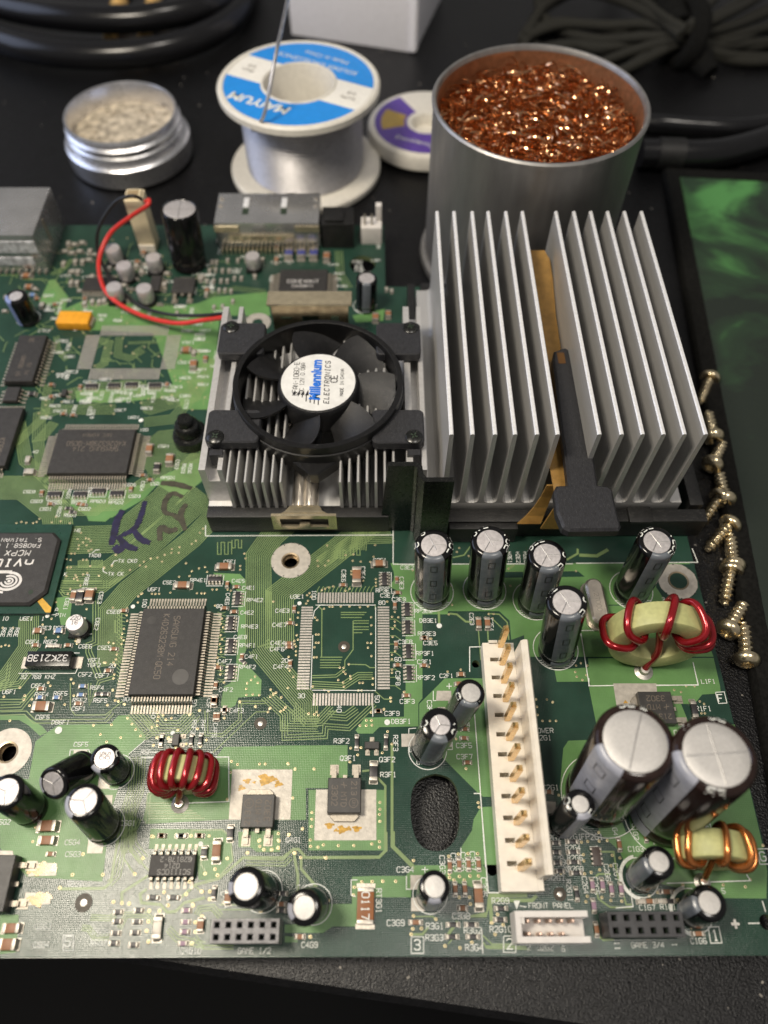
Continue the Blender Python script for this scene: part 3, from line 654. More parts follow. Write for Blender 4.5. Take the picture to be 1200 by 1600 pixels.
V_('H2', [(585, 453), (697, 450), (628, 510), (667, 557), (755, 530), (797, 408), (825, 445), (848, 480), (878, 520), (62, 425), (125, 218), (25, 275), (155, 268), (150, 293), (185, 330), (302, 187), (315, 207), (200, 290), (405, 323), (445, 165), (460, 190), (462, 268), (705, 232), (720, 297), (740, 302), (672, 327), (780, 322), (985, 375), (1020, 390), (1072, 408), (990, 400), (985, 425), (1038, 417), (983, 455), (950, 465), (1112, 482), (985, 530), (958, 578), (1050, 535), (1100, 592), (1165, 570), (1185, 385), (222, 1090), (205, 1180), (660, 62), (720, 75)], .33)
V_('H3', [(647, 438), (685, 458), (823, 455), (858, 455), (1000, 452), (1045, 485), (640, 508), (1030, 668), (620, 675), (1163, 485), (1092, 858), (1008, 895), (180, 292), (255, 290), (160, 338), (312, 242), (435, 235), (490, 305), (452, 345), (300, 350), (700, 65), (797, 95), (958, 38), (985, 100), (955, 125), (925, 10), (890, 105), (1130, 140), (1165, 145), (450, 120), (388, 145), (160, 910), (395, 903), (508, 905), (545, 1112), (560, 1150), (620, 1045), (485, 1140), (745, 1010), (825, 930), (825, 970), (850, 992), (895, 992), (940, 975), (940, 930), (940, 890), (1045, 1010), (602, 168)], .34)
V_('H4', [(190, 838), (190, 880), (187, 925), (180, 1010), (182, 1050), (228, 1055), (262, 1040), (355, 1045), (452, 1045), (565, 1035), (612, 1055), (612, 1020), (615, 893), (612, 850), (615, 818), (615, 775), (130, 942), (45, 975), (272, 1120), (85, 1093), (120, 1120), (85, 568), (42, 535), (205, 567), (70, 747), (530, 262), (562, 262), (490, 295), (530, 295), (565, 292), (663, 332), (690, 410), (630, 465), (476, 478), (432, 436), (428, 522), (433, 435), (497, 433), (640, 192), (560, 212), (683, 122), (683, 143), (767, 85), (1090, 378), (1153, 565), (825, 1137)], .33)
V_('G8', [(235, 712) if False else (345, 580), (337, 460), (330, 405), (325, 640), (575, 638), (605, 638), (598, 665), (658, 462), (710, 462), (697, 355), (1120, 370), (400, 985), (318, 998), (870, 1170), (938, 1172), (973, 1190), (208, 792), (200, 968), (555, 660), (505, 660), (950, 320), (390, 225), (375, 250), (450, 275), (1120, 960), (1150, 945), (1190, 960), (1115, 1000), (1160, 1050), (1125, 1030), (1185, 1020)], .3)
V_('H5', [(790, 132), (858, 132), (895, 147), (796, 178), (800, 228), (830, 266), (877, 266), (915, 266), (428, 776), (434, 805), (290, 380), (352, 562), (932, 730)], .3)
V_('K1', [(102, 312), (167, 310), (233, 308), (313, 308), (50, 395), (55, 345), (425, 178), (645, 152), (705, 138), (765, 135), (825, 135), (648, 260), (650, 285), (712, 278), (777, 275), (830, 275), (678, 300), (742, 300), (710, 408), (775, 408), (780, 450), (425, 525), (565, 545), (420, 605), (475, 603), (410, 640), (622, 712), (715, 725), (790, 690), (950, 515), (985, 580), (912, 568), (935, 640)], .36)
V_('K2', [(630, 308), (778, 350), (823, 345), (905, 342), (963, 338), (792, 440), (795, 485), (800, 578), (848, 568), (910, 550), (1000, 445), (990, 520), (902, 280), (910, 410), (33, 65), (40, 98), (35, 595), (925, 750), (990, 770), (1068, 775), (820, 740), (810, 780), (135, 930), (155, 1015), (172, 870), (620, 500), (628, 575), (1055, 465)], .33)
V_('H6', [(1172, 980), (207, 903), (258, 948), (690, 80), (680, 110), (650, 68), (770, 45), (800, 135), (825, 150), (810, 205), (830, 205), (720, 45)], .3)
V_('K3', [(1165, 175), (1048, 452), (630, 440), (575, 485), (460, 490), (600, 575), (595, 540), (405, 515), (900, 440), (685, 725), (1080, 405)], .33)
V_('H7', [(790, 322), (838, 228), (665, 485), (715, 492), (757, 495), (890, 100), (1120, 97), (875, 537), (935, 538), (962, 428), (1092, 440), (1185, 425), (985, 505), (870, 600), (860, 655), (870, 718), (1130, 500), (1145, 605), (1145, 660), (1125, 728), (350, 402), (1185, 570), (425, 325), (603, 325), (487, 205)], .4)
V_('H8', [(685, 18), (720, 130), (918, 162), (930, 428), (140, 372), (45, 388), (88, 460), (190, 420), (192, 372), (240, 270), (162, 260), (225, 232), (302, 165), (428, 130), (500, 55), (530, 110), (580, 110), (620, 100), (625, 55), (280, 440), (510, 495), (820, 655), (65, 310)], .4)
for k in range(150):
    p = W(random.uniform(60, 340), random.uniform(370, 650)); r = .32
    via.lathe([(r*.4, .085), (r, .07)], 7, xf=Matrix.Translation((p.x, p.y, 0)))
for x, y in ((178, 130), (268, 125), (330, 178), (330, 258), (263, 318), (172, 320), (108, 268), (110, 185)):
    c = Z('G7', x, y); vhole.lathe([(0.001, .09), (.16, .09)], 8, xf=Matrix.Translation((c.x, c.y, 0)))
for x, y in ((605, 328), (700, 355), (742, 510), (660, 542), (565, 508), (512, 432)):
    c = Z('H1', x, y); vhole.lathe([(0.001, .09), (.2, .09)], 8, xf=Matrix.Translation((c.x, c.y, 0)))
obj('via', via, via_mat, board, kind='stuff'); obj('via_hole', vhole, hole_mat, board, kind='stuff')
# alignment targets: a bright dot in a dark ring
fid = MB()
for reg, x, y, r in (('G7', 550, 762, 1.3), ('H3', 828, 202, 1.3), ('K2', 622, 725, 1.2), ('H7', 490, 490, 1.6)):
    c = Z(reg, x, y); m4 = Matrix.Translation((c.x, c.y, 0))
    fid.lathe([(.001, .07), (r, .07)], 28, 1, xf=m4); fid.lathe([(.001, .12), (r*.3, .12), (r*.4, .08)], 18, 0, xf=m4)
for x, y in ((843, 228), (985, 690)): pass
c = Z('K3', 980, 702); fid.box((c.x, c.y, .1), (1.5, .45, .04)); fid.box((c.x, c.y, .105), (.45, 1.5, .04))
obj('alignment_mark', fid, [tin, M('bare_laminate', (.045, .035, .022), .5)], board, kind='stuff')

# ---- white print: reference letters, outlines
ink = MB(); IZ = .12
def K_(reg, items, h=.86):
    for t in items:
        s, x, y = t[:3]; rot = R_(t[3]) if len(t) > 3 else 0.0
        c = Z(reg, x, y); letters(ink, s, c.x, c.y, h, rot, IZ, adv=5.3)
def L_(reg, *pls, wd=.16):
    for pl in pls: ink.ribbon([(p.x, p.y) for p in ZS(reg, pl)], wd, IZ)
K_('G7', [('U3E1', 258, 450), ('C4E3', 165, 538), ('C4E7', 147, 627), ('C4E4', 137, 740), ('C4F6', 133, 778), ('20', 180, 850), ('C4F4', 155, 888), ('30', 283, 1070), ('100', 363, 440, -90), ('80', 787, 488), ('C3E1', 775, 223), ('C3E2', 945, 268), ('RP3E1', 803, 412), ('C3E7', 820, 443), ('C3E9', 893, 467), ('C3E3', 910, 365, -90), ('C3E6', 548, 320, -90), ('C3E4', 668, 300, -90), ('RP3E2', 1047, 540), ('DB3E1', 1077, 600), ('RP3E3', 1067, 682), ('C3E5', 1090, 740), ('C3E8', 932, 733), ('RP3F1', 1057, 805), ('C3F1', 1053, 858), ('60', 887, 842), ('C3F8', 887, 960, -90), ('RP3F2', 1060, 957), ('C3F3', 945, 1105), ('50', 757, 1090, -90), ('C3F9', 850, 1180)], .92)
K_('G6', [('C5E1', 878, 232), ('C5E2', 500, 362), ('RP4E1', 680, 348), ('C4E5', 930, 352), ('C4E1', 995, 395), ('RP4E2', 1033, 472), ('U5F1', 405, 405), ('100', 345, 490, -90), ('C4E6', 862, 465, -90), ('80', 812, 510), ('C5E6', 150, 545), ('C4E2', 985, 550), ('RP4E3', 1000, 637), ('C4E8', 943, 703), ('RP4F1', 985, 755), ('C4F1', 1012, 825), ('C4F7', 845, 855), ('RP4F2', 985, 890), ('C5E5', 93, 770), ('20', 143, 882), ('C5F7', 78, 943), ('C4F2', 853, 1032), ('C4F3', 920, 1162), ('C5F4', 745, 1130, -90), ('30', 228, 1090), ('50', 655, 1115, -90), ('TX CK0', 238, 227), ('TX CK', 165, 308)])
K_('G5', [('R6D3', 507, 25), ('N6', 560, 135), ('FB6E1', 622, 505, -90), ('C5E3', 725, 620, -90), ('C6E1', 480, 665, -90), ('C6E2', 700, 810, -90), ('A', 410, 705), ('PIN', 438, 745), ('10', 40, 770), ('U6E1', 193, 770), ('1', 312, 770), ('C6E3', 323, 838), ('R6E1', 435, 838), ('C6E4', 235, 938), ('R6E2', 365, 938), ('C6E6', 617, 970), ('Y6F1', 678, 1070), ('Y6F2', 678, 1105), ('C5F2', 615, 1172), ('32.768 KHZ', 275, 1190), ('K', 475, 450), ('TXD8', 683, 315), ('R6E', 120, 870, -90), ('R6E', 75, 870, -90), ('R6E', 25, 870, -90)])
K_('H2', [('C6F4', 240, 207), ('R6F4', 262, 262), ('R6F5', 380, 255), ('R5F4', 608, 220), ('R5F2', 500, 297), ('C5F1', 493, 350), ('R5F5', 628, 300), ('C6F5', 268, 403), ('DB6F1', 380, 435), ('C5F5', 508, 573), ('U6F1', 60, 245), ('C5G1', 800, 1065), ('C5G2', 20, 1058), ('C5G4', 455, 1185), ('R5F', 915, 622)])
K_('H3', [('R5F3', 412, 225, -90), ('R4F1', 468, 225, -90), ('C4F5', 543, 245, -90), ('40', 160, 150, -90), ('Q4G1', 1035, 930)])
K_('H4', [('R3F2', 375, 392), ('R3F3', 712, 405, -90), ('Q3F1', 415, 500), ('Q3F2', 660, 508), ('R3F1', 667, 602), ('DB3F1', 747, 270), ('C3F2', 925, 185, -90), ('C3F4', 1130, 290), ('C3F5', 1140, 420), ('C3F7', 1143, 490), ('C3F6', 893, 523), ('40', 360, 190, -90)], .95)
K_('H5', [('POWER', 835, 327), ('J2G1', 835, 372), ('C2G1', 880, 683), ('R2G2', 892, 997), ('R2G1', 1020, 990), ('FP2G1', 1140, 990)], .98)
K_('G8', [('C2F1', 310, 1025), ('C2E3', 468, 670, -90), ('C2E4', 590, 705, -90), ('H2E1', 705, 1085-800, -90), ('H2E2', 757, 285, -90), ('H2E3', 805, 285, -90)])
K_('K1', [('C3G4', 373, 235), ('RT3G1', 208, 430, -90), ('C3G9', 313, 568), ('R3G1', 557, 588), ('C3G8', 722, 525), ('R3G2', 795, 615), ('R3G3', 555, 660), ('R3G4', 803, 722), ('R2G9', 967, 430), ('R2G10', 970, 608), ('C3G3', 605, 205, -90), ('C3G2', 675, 190, -90), ('C3G6', 735, 185, -90), ('C3G7', 795, 180, -90), ('C3G5', 865, 345, -90)], .95)
K_('K1', [('3', 447, 705), ('2', 1025, 700)], 1.6)
K_('K2', [('R2G4', 715, 390), ('R2G6', 730, 463), ('R2G8', 735, 543), ('R2G7', 597, 610), ('R2G11', 690, 700, -90), ('C2G4', 803, 660, -90), ('C2G5', 882, 665, -90), ('C2G6', 962, 570, -90), ('C2G7', 1027, 565, -90), ('FRONT PANEL', 555, 808), ('J2G2', 515, 1110), ('J1G1', 935, 955, -90), ('C1G4', 1015, 245, -90), ('C1G2', 1165, 275, -90), ('2', 395, 1108), ('9', 645, 1118, 180), ('R2G5', 655, 505, -60)])
K_('K3', [('C1G3', 313, 200), ('C1G7', 390, 592), ('R1G1', 530, 587), ('C1G6', 733, 815), ('GAME 3/4', 393, 842), ('11', 190, 848, -90), ('1', 570, 840, 90), ('L1G1', 775, 48), ('5', 900, 480)])
K_('K3', [('G', 1163, 250), ('1', 845, 778)], 1.6)
K_('H1', [('C1E1', 395, 618), ('L1F1', 825, 1060), ('3', 545, 548)], .9); K_('H1', [('E', 750, 638), ('F', 902, 1165)], 1.6)
K_('H6', [('R1F1', 820, 178), ('Q1F1', 695, 318)], .98)
K_('H8', [('GAME 1/2', 470, 742), ('C4G9', 815, 705), ('C4G10', 75, 742), ('C4G6', 785, 348), ('C4G4', 285, 425, -70)])
K_('H7', [('C6G3', 255, 628), ('C6G4', 245, 735), ('R5G9', 440, 380), ('R5G5', 590, 665), ('R5G7', 580, 725), ('C5G3', 430, 205)]); K_('H7', [('5', 400, 715)], 1.6)
K_('G1', [('C6D8', 185, 755), ('C6D3', 230, 815), ('RP6D1', 345, 824), ('RP6D2', 495, 824), ('RP6D3', 613, 815), ('RP5D2', 727, 822), ('C6D1', 288, 863), ('C6D2', 530, 862), ('C6D5', 815, 712), ('C5D3', 842, 783), ('C5D4', 890, 720, -90), ('RP5D1', 1052, 668), ('C5D1', 1025, 470), ('C5D2', 1107, 585, -90), ('U6D1', 838, 290), ('100', 900, 368), ('40', 222, 505), ('C6C7', 752, 245), ('R6C5', 345, 218), ('C6C11', 380, 250), ('R6C6', 290, 292), ('C5D', 970, 705), ('C6C22', 565, 68), ('C5C9', 1105, 100), ('R6C4', 285, 172), ('R6C1', 430, 192), ('RP6C1', 563, 170, -90), ('C6C3', 635, 155, -90), ('RP6C2', 695, 165, -90), ('RP5C3', 810, 165, -90), ('C5C6', 893, 130, -90), ('RP5C4', 960, 165, -90), ('R6C8', 465, 240, -90), ('C6C8', 560, 250, -90), ('C6C9', 580, 270, -90), ('R5D3', 1148, 610, -90), ('R5D6', 1188, 610, -90), ('R6D1', 430, 770, -90), ('R6D2', 370, 880, -90), ('C6D4', 560, 760, -90)])
K_('A1', [('C5B1', 1100, 890), ('C5C1', 1105, 958), ('C5C4', 1080, 1075), ('C6B4', 1060, 745), ('U6C1', 620, 1175), ('R6B', 600, 800), ('R6B', 690, 830), ('C6B', 890, 775), ('C7B', 580, 825), ('C6B1', 860, 520), ('R7B4', 540, 440), ('C7C2', 260, 890), ('U7B2', 365, 950), ('C7C3', 420, 1130)], 1.0)
for k in range(150):
    x, y = random.uniform(60, 345), random.uniform(395, 640)
    if 120 < x < 285 and 500 < y < 600 or x < 90 and 510 < y < 630 or (x-60)/90+(y-400)/90 < .8: continue
    c = W(x, y); letters(ink, random.choice('CRUQ')+random.choice('5678')+random.choice('BC')+random.choice('123456789'), c.x, c.y, .9, random.choice([0, 0, -R_(90)]), IZ, adv=5.3)
for k in range(34):
    c = W(random.uniform(335, 600), random.uniform(365, 450))
    letters(ink, random.choice('CRL')+random.choice('34')+random.choice('BC')+random.choice('123456789'), c.x, c.y, .9, random.choice([0, -R_(90)]), IZ, adv=5.3)
def boxed(reg, x0, y0, x1, y1, wd=.16): L_(reg, [(x0, y0), (x1, y0), (x1, y1), (x0, y1), (x0, y0)], wd=wd)
boxed('K1', 410, 655, 487, 758); boxed('K1', 987, 650, 1063, 752); boxed('H7', 372, 680, 432, 770)
L_('K3', [(797, 722), (868, 720), (890, 828), (815, 830), (797, 722)], [(1122, 200), (1200, 198), (1215, 300), (1145, 302), (1122, 200)])
L_('H1', [(715, 605), (770, 603), (788, 670), (735, 672), (715, 605)], [(870, 1128), (925, 1125), (942, 1195), (890, 1198), (870, 1128)])
L_('G2', [(118, 975), (118, 1022), (955, 1018), (955, 960)], [(955, 1018), (955, 1148), (1050, 1150)], wd=.2)
L_('G8', [(0, 328), (1100, 325)], [(455, 1000), (455, 845), (545, 843)], wd=.2)
L_('H1', [(0, 322), (760, 316), (725, 230)], [(30, 742), (120, 742)], [(30, 760), (82, 1088), (235, 1085)], [(500, 1083), (762, 1083), (730, 940)], [(800, 826), (872, 825)], wd=.2)
L_('H5', [(403, 190), (437, 640), (475, 1180)], wd=.2); L_('K2', [(0, 0), (48, 0), (105, 715), (225, 715)], wd=.2)
L_('K3', [(418, 80), (985, 72), (992, 105)], [(418, 80), (437, 170)], [(520, 430), (1080, 412), (1055, 370)], [(275, 465), (295, 585), (180, 595)], [(115, 620), (140, 795)], [(1065, 698), (1142, 696)], [(1160, 548), (1182, 620)], wd=.2)
L_('K1', [(850, 610), (858, 760)], [(720, 100), (722, 250)], [(475, 235), (515, 235)], [(495, 218), (495, 258)], [(380, 275), (380, 358), (405, 358)], [(35, 300), (35, 395), (65, 405)], [(35, 300), (75, 300)], [(1130, 610-180), (1130, 430)])
L_('H4', [(1030, 50), (1065, 50)], [(1047, 32), (1047, 68)], [(948, 80), (948, 140), (965, 140)], [(795, 315), (795, 345)], [(795, 315), (840, 312)], [(800, 430), (800, 460), (845, 462)], [(1065, 345), (1067, 445), (1000, 447)])
L_('H5', [(945, 745), (978, 745)], [(962, 728), (962, 762)], [(1115, 0), (1122, 48), (1200, 48)])
L_('H6', [(150, 0), (150, 45), (290, 43)], [(545, 43), (790, 38), (782, 0)], wd=.2)
L_('H3', [(80, 415), (630, 412), (632, 690), (370, 700)], [(530, 385), (145, 385)], wd=.18)
L_('H2', [(440, 612), (435, 660)], [(555, 605), (570, 640)], [(908, 548), (806, 635)], [(885, 660), (885, 700)], [(440, 608), (560, 606)])
L_('G5', [(0, 742), (400, 742)], [(510, 880), (525, 870)], [(665, 880), (640, 885)], [(135, 1165), (545, 1165), (560, 1130)], [(520, 1018), (575, 1018)], [(665, 300), (690, 276), (720, 274)], [(805, 385), (825, 355), (850, 352)], [(745, 405), (745, 430), (775, 445)])
L_('G7', [(350, 1035), (750, 1037)], [(355, 590), (365, 540), (400, 505)], [(748, 515), (748, 1030)], [(355, 690), (343, 1030)], [(372, 503), (748, 503)], [(730, 1130), (730, 1200)])
L_('K2', [(290, 775), (330, 775), (310, 830), (290, 775)], [(330, 810), (380, 818)], [(955, 850), (985, 1045)], [(835, 385), (895, 380)])
tri_ = ZS('K2', [(290, 778), (332, 776), (310, 830)]); ink.sheet([(p.x, p.y) for p in tri_], IZ)
for reg, x, y, r in (('G7', 272, 492, .48), ('G6', 272, 512, .48), ('H2', 367, 485, .75), ('G8', 265, 712, .6), ('H4', 660, 275, .6), ('G5', 342, 752, .45), ('G1', 882, 308, .6), ('H3', 280, 262, .45), ('H3', 455, 955, .45)):
    c = Z(reg, x, y); ink.sheet(circle(c.x, c.y, r, 18), IZ)
def capring(c, R, hatch=True):
    ink.ribbon(circle(c.x, c.y, R, 48)+[circle(c.x, c.y, R, 48)[0]], .16, IZ)
    if hatch:
        for k in range(6):
            y = -R*.55-k*R*.085; h = math.sqrt(max(0, R*R-y*y)); ink.ribbon([(c.x-h, c.y+y), (c.x+h, c.y+y)], .14, IZ)
obj('silkscreen_print', ink, silk, board, kind='stuff')
cr = MB(); ink = cr
for x, y, R in ((675, 925, 4.9), (757, 922, 4.9), (835, 938, 4.9), (868, 1014, 4.9), (986, 922, 4.9), (570, 478, 3.4), (45, 498, 3.3)): capring(W(x, y), R)
for x, y, R in ((672, 1398, 3.2), (1000, 1371, 3.4), (1082, 1423, 3.7), (490, 1413, 3.4), (411, 1393, 3.6), (183, 1206, 3.4), (165, 1290, 3.7), (668, 1172, 3.9), (940, 1242, 8.0), (1038, 1272, 8.0)):
    capring(W(x, y), R, False)
    c = W(x, y)
    if x in (1000, 1082): cr.lathe([(R-.05, IZ), (R+.55, IZ)], 20, a0=R_(100), a1=R_(260), xf=Matrix.Translation((c.x, c.y, 0)))
obj('capacitor_outline_print', cr, silk, board, kind='stuff')

# handwriting in felt pen
pen = MB()
def stroke(reg, pts, wd, mi):
    P = spline([Z(reg, x, y) for x, y in pts], 6); n = len(P)
    Q = [Vector((p.x, p.y)) for p in P]
    A_ = []; B_ = []
    l = offset(Q, 1.0)
    for i in range(n):
        k = wd/2*(.75+.35*math.sin(math.pi*min(1, i/(n-1)*1.02))+.1*math.sin(i*1.7)); d = (l[i]-Q[i]); d = d.normalized()*k
        A_.append(Q[i]+d); B_.append(Q[i]-d)
    zz = .14+pen.lift()*2; vs = [(p.x, p.y, zz+.0012*i) for i, p in enumerate(B_)]+[(p.x, p.y, zz+.0012*i) for i, p in enumerate(A_)]
    pen.add(vs, [(i, i+1, n+i+1, n+i) for i in range(n-1)], mi)
stroke('G1', [(768, 868), (735, 930), (715, 1010), (695, 1090)], 1.7, 0); stroke('G1', [(735, 1030), (790, 1090), (860, 1115)], 1.5, 0); stroke('G1', [(715, 1095), (745, 1120), (770, 1085)], 1.9, 0)
stroke('G1', [(908, 812), (880, 910), (840, 985), (760, 1030)], 1.4, 0); stroke('G1', [(830, 985), (880, 1050), (940, 1075)], 1.5, 0)
stroke('G1', [(1005, 700), (1100, 708), (1200, 735)], 1.5, 1); stroke('G1', [(1145, 790), (1080, 765), (1035, 810), (1030, 880), (1090, 900)], 1.3, 1); stroke('G1', [(1165, 830), (1130, 900), (1160, 995)], 1.4, 1); stroke('G1', [(1000, 1060), (1005, 980), (1060, 1000), (1110, 985)], 1.5, 1); stroke('G1', [(1090, 900), (1125, 930)], 1.3, 1)
obj('pen_marking', pen, [marker_purple, marker_brown], board)
# flux scorched beside the two power transistors
fx = MB()
for reg, x, y, r in (('H3', 862, 552, 1.5), ('H3', 745, 562, .7), ('H3', 710, 605, .7), ('H3', 940, 580, .8), ('H3', 905, 550, .8), ('H3', 790, 570, .35), ('H4', 380, 945, 1.0), ('H4', 470, 940, .8), ('H4', 300, 920, .8), ('H4', 420, 940, .5), ('H4', 340, 950, .4), ('H7', 255, 292, 1.5), ('H7', 310, 285, .9), ('H7', 190, 300, .9), ('H7', 215, 470, 1.6), ('H7', 275, 455, .9), ('H6', 385, 165, .5), ('H6', 365, 140, .4)):
    c = Z(reg, x, y); n = 22; ph = random.random()*6
    fx.sheet([(c.x+r*(1+.28*math.sin(3*t+ph)+.2*math.sin(7*t+2*ph))*math.cos(t), c.y+r*.7*(1+.28*math.sin(3*t+ph)+.2*math.sin(5*t))*math.sin(t)) for t in [math.tau*k/n for k in range(n)]], .10)
obj('flux_stain', fx, flux_brown, board, kind='stuff')

# ------------------------------------------------------------------ parts soldered to the board
# ---- radial electrolytic capacitors
def electro(base, top, R, H, sleeve, stripe, sang, ratio=.67, vent='K', rim='', bands=0.52, name='electrolytic_capacitor', label=None, alum=None, lift=.4, minus=True):
    B = W(*base, lift); T = W(*top, H); ax = T-B; Ln = ax.length
    q = along(ax)
    q2 = Matrix.Translation(B) @ q
    ro = R-R*ratio
    pr = [(R*.55, .0), (R*.93, .05), (R, .5), (R*.985, Ln*.085), (R*.93, Ln*.105), (R*.93, Ln*.12), (R*.995, Ln*.15), (R, Ln*.2), (R, Ln-ro*.85), (R*.985, Ln-ro*.5), (R*.94, Ln-ro*.22), (R-ro*.5, Ln-ro*.05), (R*ratio+.1, Ln), (R*ratio, Ln-.12), (R*ratio-.15, Ln-.22)]
    mb = MB(); mb.lathe(pr, 44, 0, cap0=True)
    o = obj(name, mb, sleeve, board, mat=q2, label=label)
    def sub(nm, m2, mat): return obj(nm, m2, mat, o)
    m2 = MB(); r = R*ratio
    m2.lathe([(r, Ln-.2), (r*.97, Ln-.12), (r*.6, Ln-.08), (.001, Ln-.06)], 36, 0)
    # scored relief lines
    def line(a, r0, r1, w_=.09):
        d = Vector((math.cos(a), math.sin(a), 0)); n = Vector((-d.y, d.x, 0)); z = Ln-.055
        p = [d*r0-n*w_, d*r1-n*w_, d*r1+n*w_, d*r0+n*w_]
        vs = [(x.x, x.y, z) for x in p]+[(d.x*r0, d.y*r0, z+.07), (d.x*r1, d.y*r1, z+.02)]
        m2.add(vs, [(0, 1, 5, 4), (2, 3, 4, 5)], 1)
    if vent == 'K':
        for a in (160, 285, 45): line(R_(a+sang*30), .1, r*.9)
        line(R_(160+sang*30+180), .1, r*.5, .08)
    elif vent == 'Y':
        for a in (90, 210, 330): line(R_(a)+sang, 0, r*.97)
    elif vent == 'I': line(R_(68), -r*.93, r*.93, .13)
    elif vent == 'X':
        for a in (3, 93): line(R_(a), -r*.93, r*.93, .12)
    sub('can_top', m2, [alum or can_alu, groove])
    # printed negative stripe, wrapped over the shoulder
    m3 = MB(); e = .03
    prs = [(R*.93+e, Ln*.12), (R*.995+e, Ln*.15), (R+e, Ln*.2), (R+e, Ln-ro*.85), (R*.985+e, Ln-ro*.5), (R*.94+e, Ln-ro*.22), (R-ro*.5, Ln-ro*.05+e), (R*ratio+.12, Ln+e)]
    prl = [(R*.94+e, .06), (R+e, .5), (R*.985+e, Ln*.085), (R*.93+e, Ln*.105)]
    q0 = sang-bands/1.0; q1 = sang+bands
    m3.lathe(prs, 14, 0, a0=q0, a1=q1); m3.lathe(prl, 14, 0, a0=q0, a1=q1)
    def mark(zc, hz, wa=.16, wd=.09):
        for s_ in (-1, 1):
            m3.lathe([(R+e*2.2, zc-hz), (R+e*2.2, zc+hz)], 2, 1, a0=sang+s_*wa-wd/R, a1=sang+s_*wa+wd/R)
            m3.lathe([(R+e*2.2, zc+s_*hz-wd), (R+e*2.2, zc+s_*hz+wd)], 4, 1, a0=sang-wa, a1=sang+wa)
    if minus:
        for f in (.30, .58, .86): mark(Ln*f-.2, Ln*.035+.35)
    sub('polarity_stripe', m3, [stripe, print_black])
    if rim:
        m4 = MB(); hgt = ro*1.15
        prof = [(R+e, Ln-ro*.85), (R*.985+e, Ln-ro*.5), (R*.94+e, Ln-ro*.22), (R-ro*.5+e, Ln-ro*.03+e), (R*ratio+.1, Ln+e)]
        def at(a, v):       # v 0..1 from the shoulder in to the top
            t = max(0, min(.999, v))*(len(prof)-1); i = int(t); f = t-i
            rr = prof[i][0]*(1-f)+prof[i+1][0]*f; zz = prof[i][1]*(1-f)+prof[i+1][1]*f
            return (rr*math.cos(a), rr*math.sin(a), zz+e)
        for txt, a0 in rim:
            cw = .26*1.2/ R*4
            for i, ch in enumerate(txt):
                for st in GLYPH.get(ch, '').split('|'):
                    pts = [(int(t[0]), int(t[1])) for t in st.split()]
                    for (x0, y0), (x1, y1) in zip(pts, pts[1:]):
                        d = Vector((x1-x0, y1-y0)).normalized(); n = Vector((-d.y, d.x))*.42
                        cs = [(x0-n.x, y0-n.y), (x1-n.x, y1-n.y), (x1+n.x, y1+n.y), (x0+n.x, y0+n.y)]
                        m4.add([at(R_(a0)-(i*1.35*cw+(cx-2)/4*cw), .12+cy/6*.72) for cx, cy in cs], [(3, 2, 1, 0)])
        if m4.v: obj('shoulder_print', m4, silk, o, kind='stuff')
    return o
dn = -R_(90)
rim_a = (('6.3', 165), ('150', 50)); rim_b = (('2FE', 150), ('1500', 35))
electro((675, 928), (678, 851), 4.0, 22.5, sleeve_black, stripe_grey, dn-.02, .67, 'K', (('6.3', 178), ('HOT', 20)), .56)
electro((757, 925), (766, 845), 4.0, 23, sleeve_black, stripe_grey, dn+.05, .69, 'K', (('21F', 150), ('105', 20)), .56)
electro((836, 942), (855, 867), 4.0, 22, sleeve_black, stripe_grey, dn+.05, .69, 'K', (('3FE', 150), ('2.5V', 0)), .56)
electro((869, 1018), (886, 940), 4.0, 23.5, sleeve_black, stripe_grey, dn+.08, .69, 'K', (('NE', 150), ('2.5V', 5)), .56)
electro((985, 925), (1027, 846), 4.0, 22.5, sleeve_black, stripe_grey, dn+.05, .69, 'K', (('2FE', 150), ('150F', 20)), .56)
electro((935, 1240), (993, 1157), 6.6, 32, sleeve_brown, stripe_light, R_(212), .80, 'I', (('NE', 80), ('25', 100)), .48, label='large brown capacitor with a single score line across its top', alum=can_bright)
electro((1036, 1268), (1120, 1178), 6.6, 34, sleeve_brown, stripe_light, R_(200), .80, 'X', (('25', 82), ('W', 130), ('FR', 262)), .46, label='large brown capacitor with a crossed score on its top', alum=can_bright)
electro((712, 1120), (736, 1082), 2.85, 16, sleeve_black, stripe_grey, R_(-100), .66, '', (('10', 230), ('V', 300)), .7, alum=can_bright, minus=False)
electro((668, 1170), (688, 1132), 3.5, 17, sleeve_black, stripe_grey, R_(-95), .55, 'Y', (('16', 0), ('C', 175)), .5, alum=can_alu, minus=False)
electro((878, 1288), (907, 1256), 2.7, 18, sleeve_black, stripe_light, R_(-80), .55, '', (('10', 200), ('E', 320)), .55, alum=can_bright, minus=False)
electro((1000, 1372), (1030, 1346), 2.75, 14.5, sleeve_black, stripe_grey, R_(196), .62, '', (), .55, alum=can_bright, minus=False)
electro((1083, 1424), (1109, 1410), 3.0, 10.5, sleeve_black, stripe_grey, R_(185), .62, '', (), .5, alum=can_bright, minus=False)
electro((672, 1399), (679, 1385), 2.7, 13, sleeve_black, stripe_light, R_(-92), .66, '', (), .45, alum=can_bright, minus=False)
electro((490, 1413), (475, 1418), 3.0, 11, sleeve_black, stripe_light, R_(195), .63, '', (), .5, alum=can_bright, minus=False)
electro((411, 1394), (384, 1385), 3.2, 15, sleeve_black, stripe_light, R_(185), .66, '', (), .35, alum=can_bright, minus=False)
ct_ = electro((183, 1206), (163, 1184), 2.8, 10.5, sleeve_black, stripe_light, R_(240), .68, '', (('C', 20),), .4, alum=can_alu, minus=False)
tx = MB(); Lc = (W(163, 1184, 10.5)-W(183, 1206, .4)).length
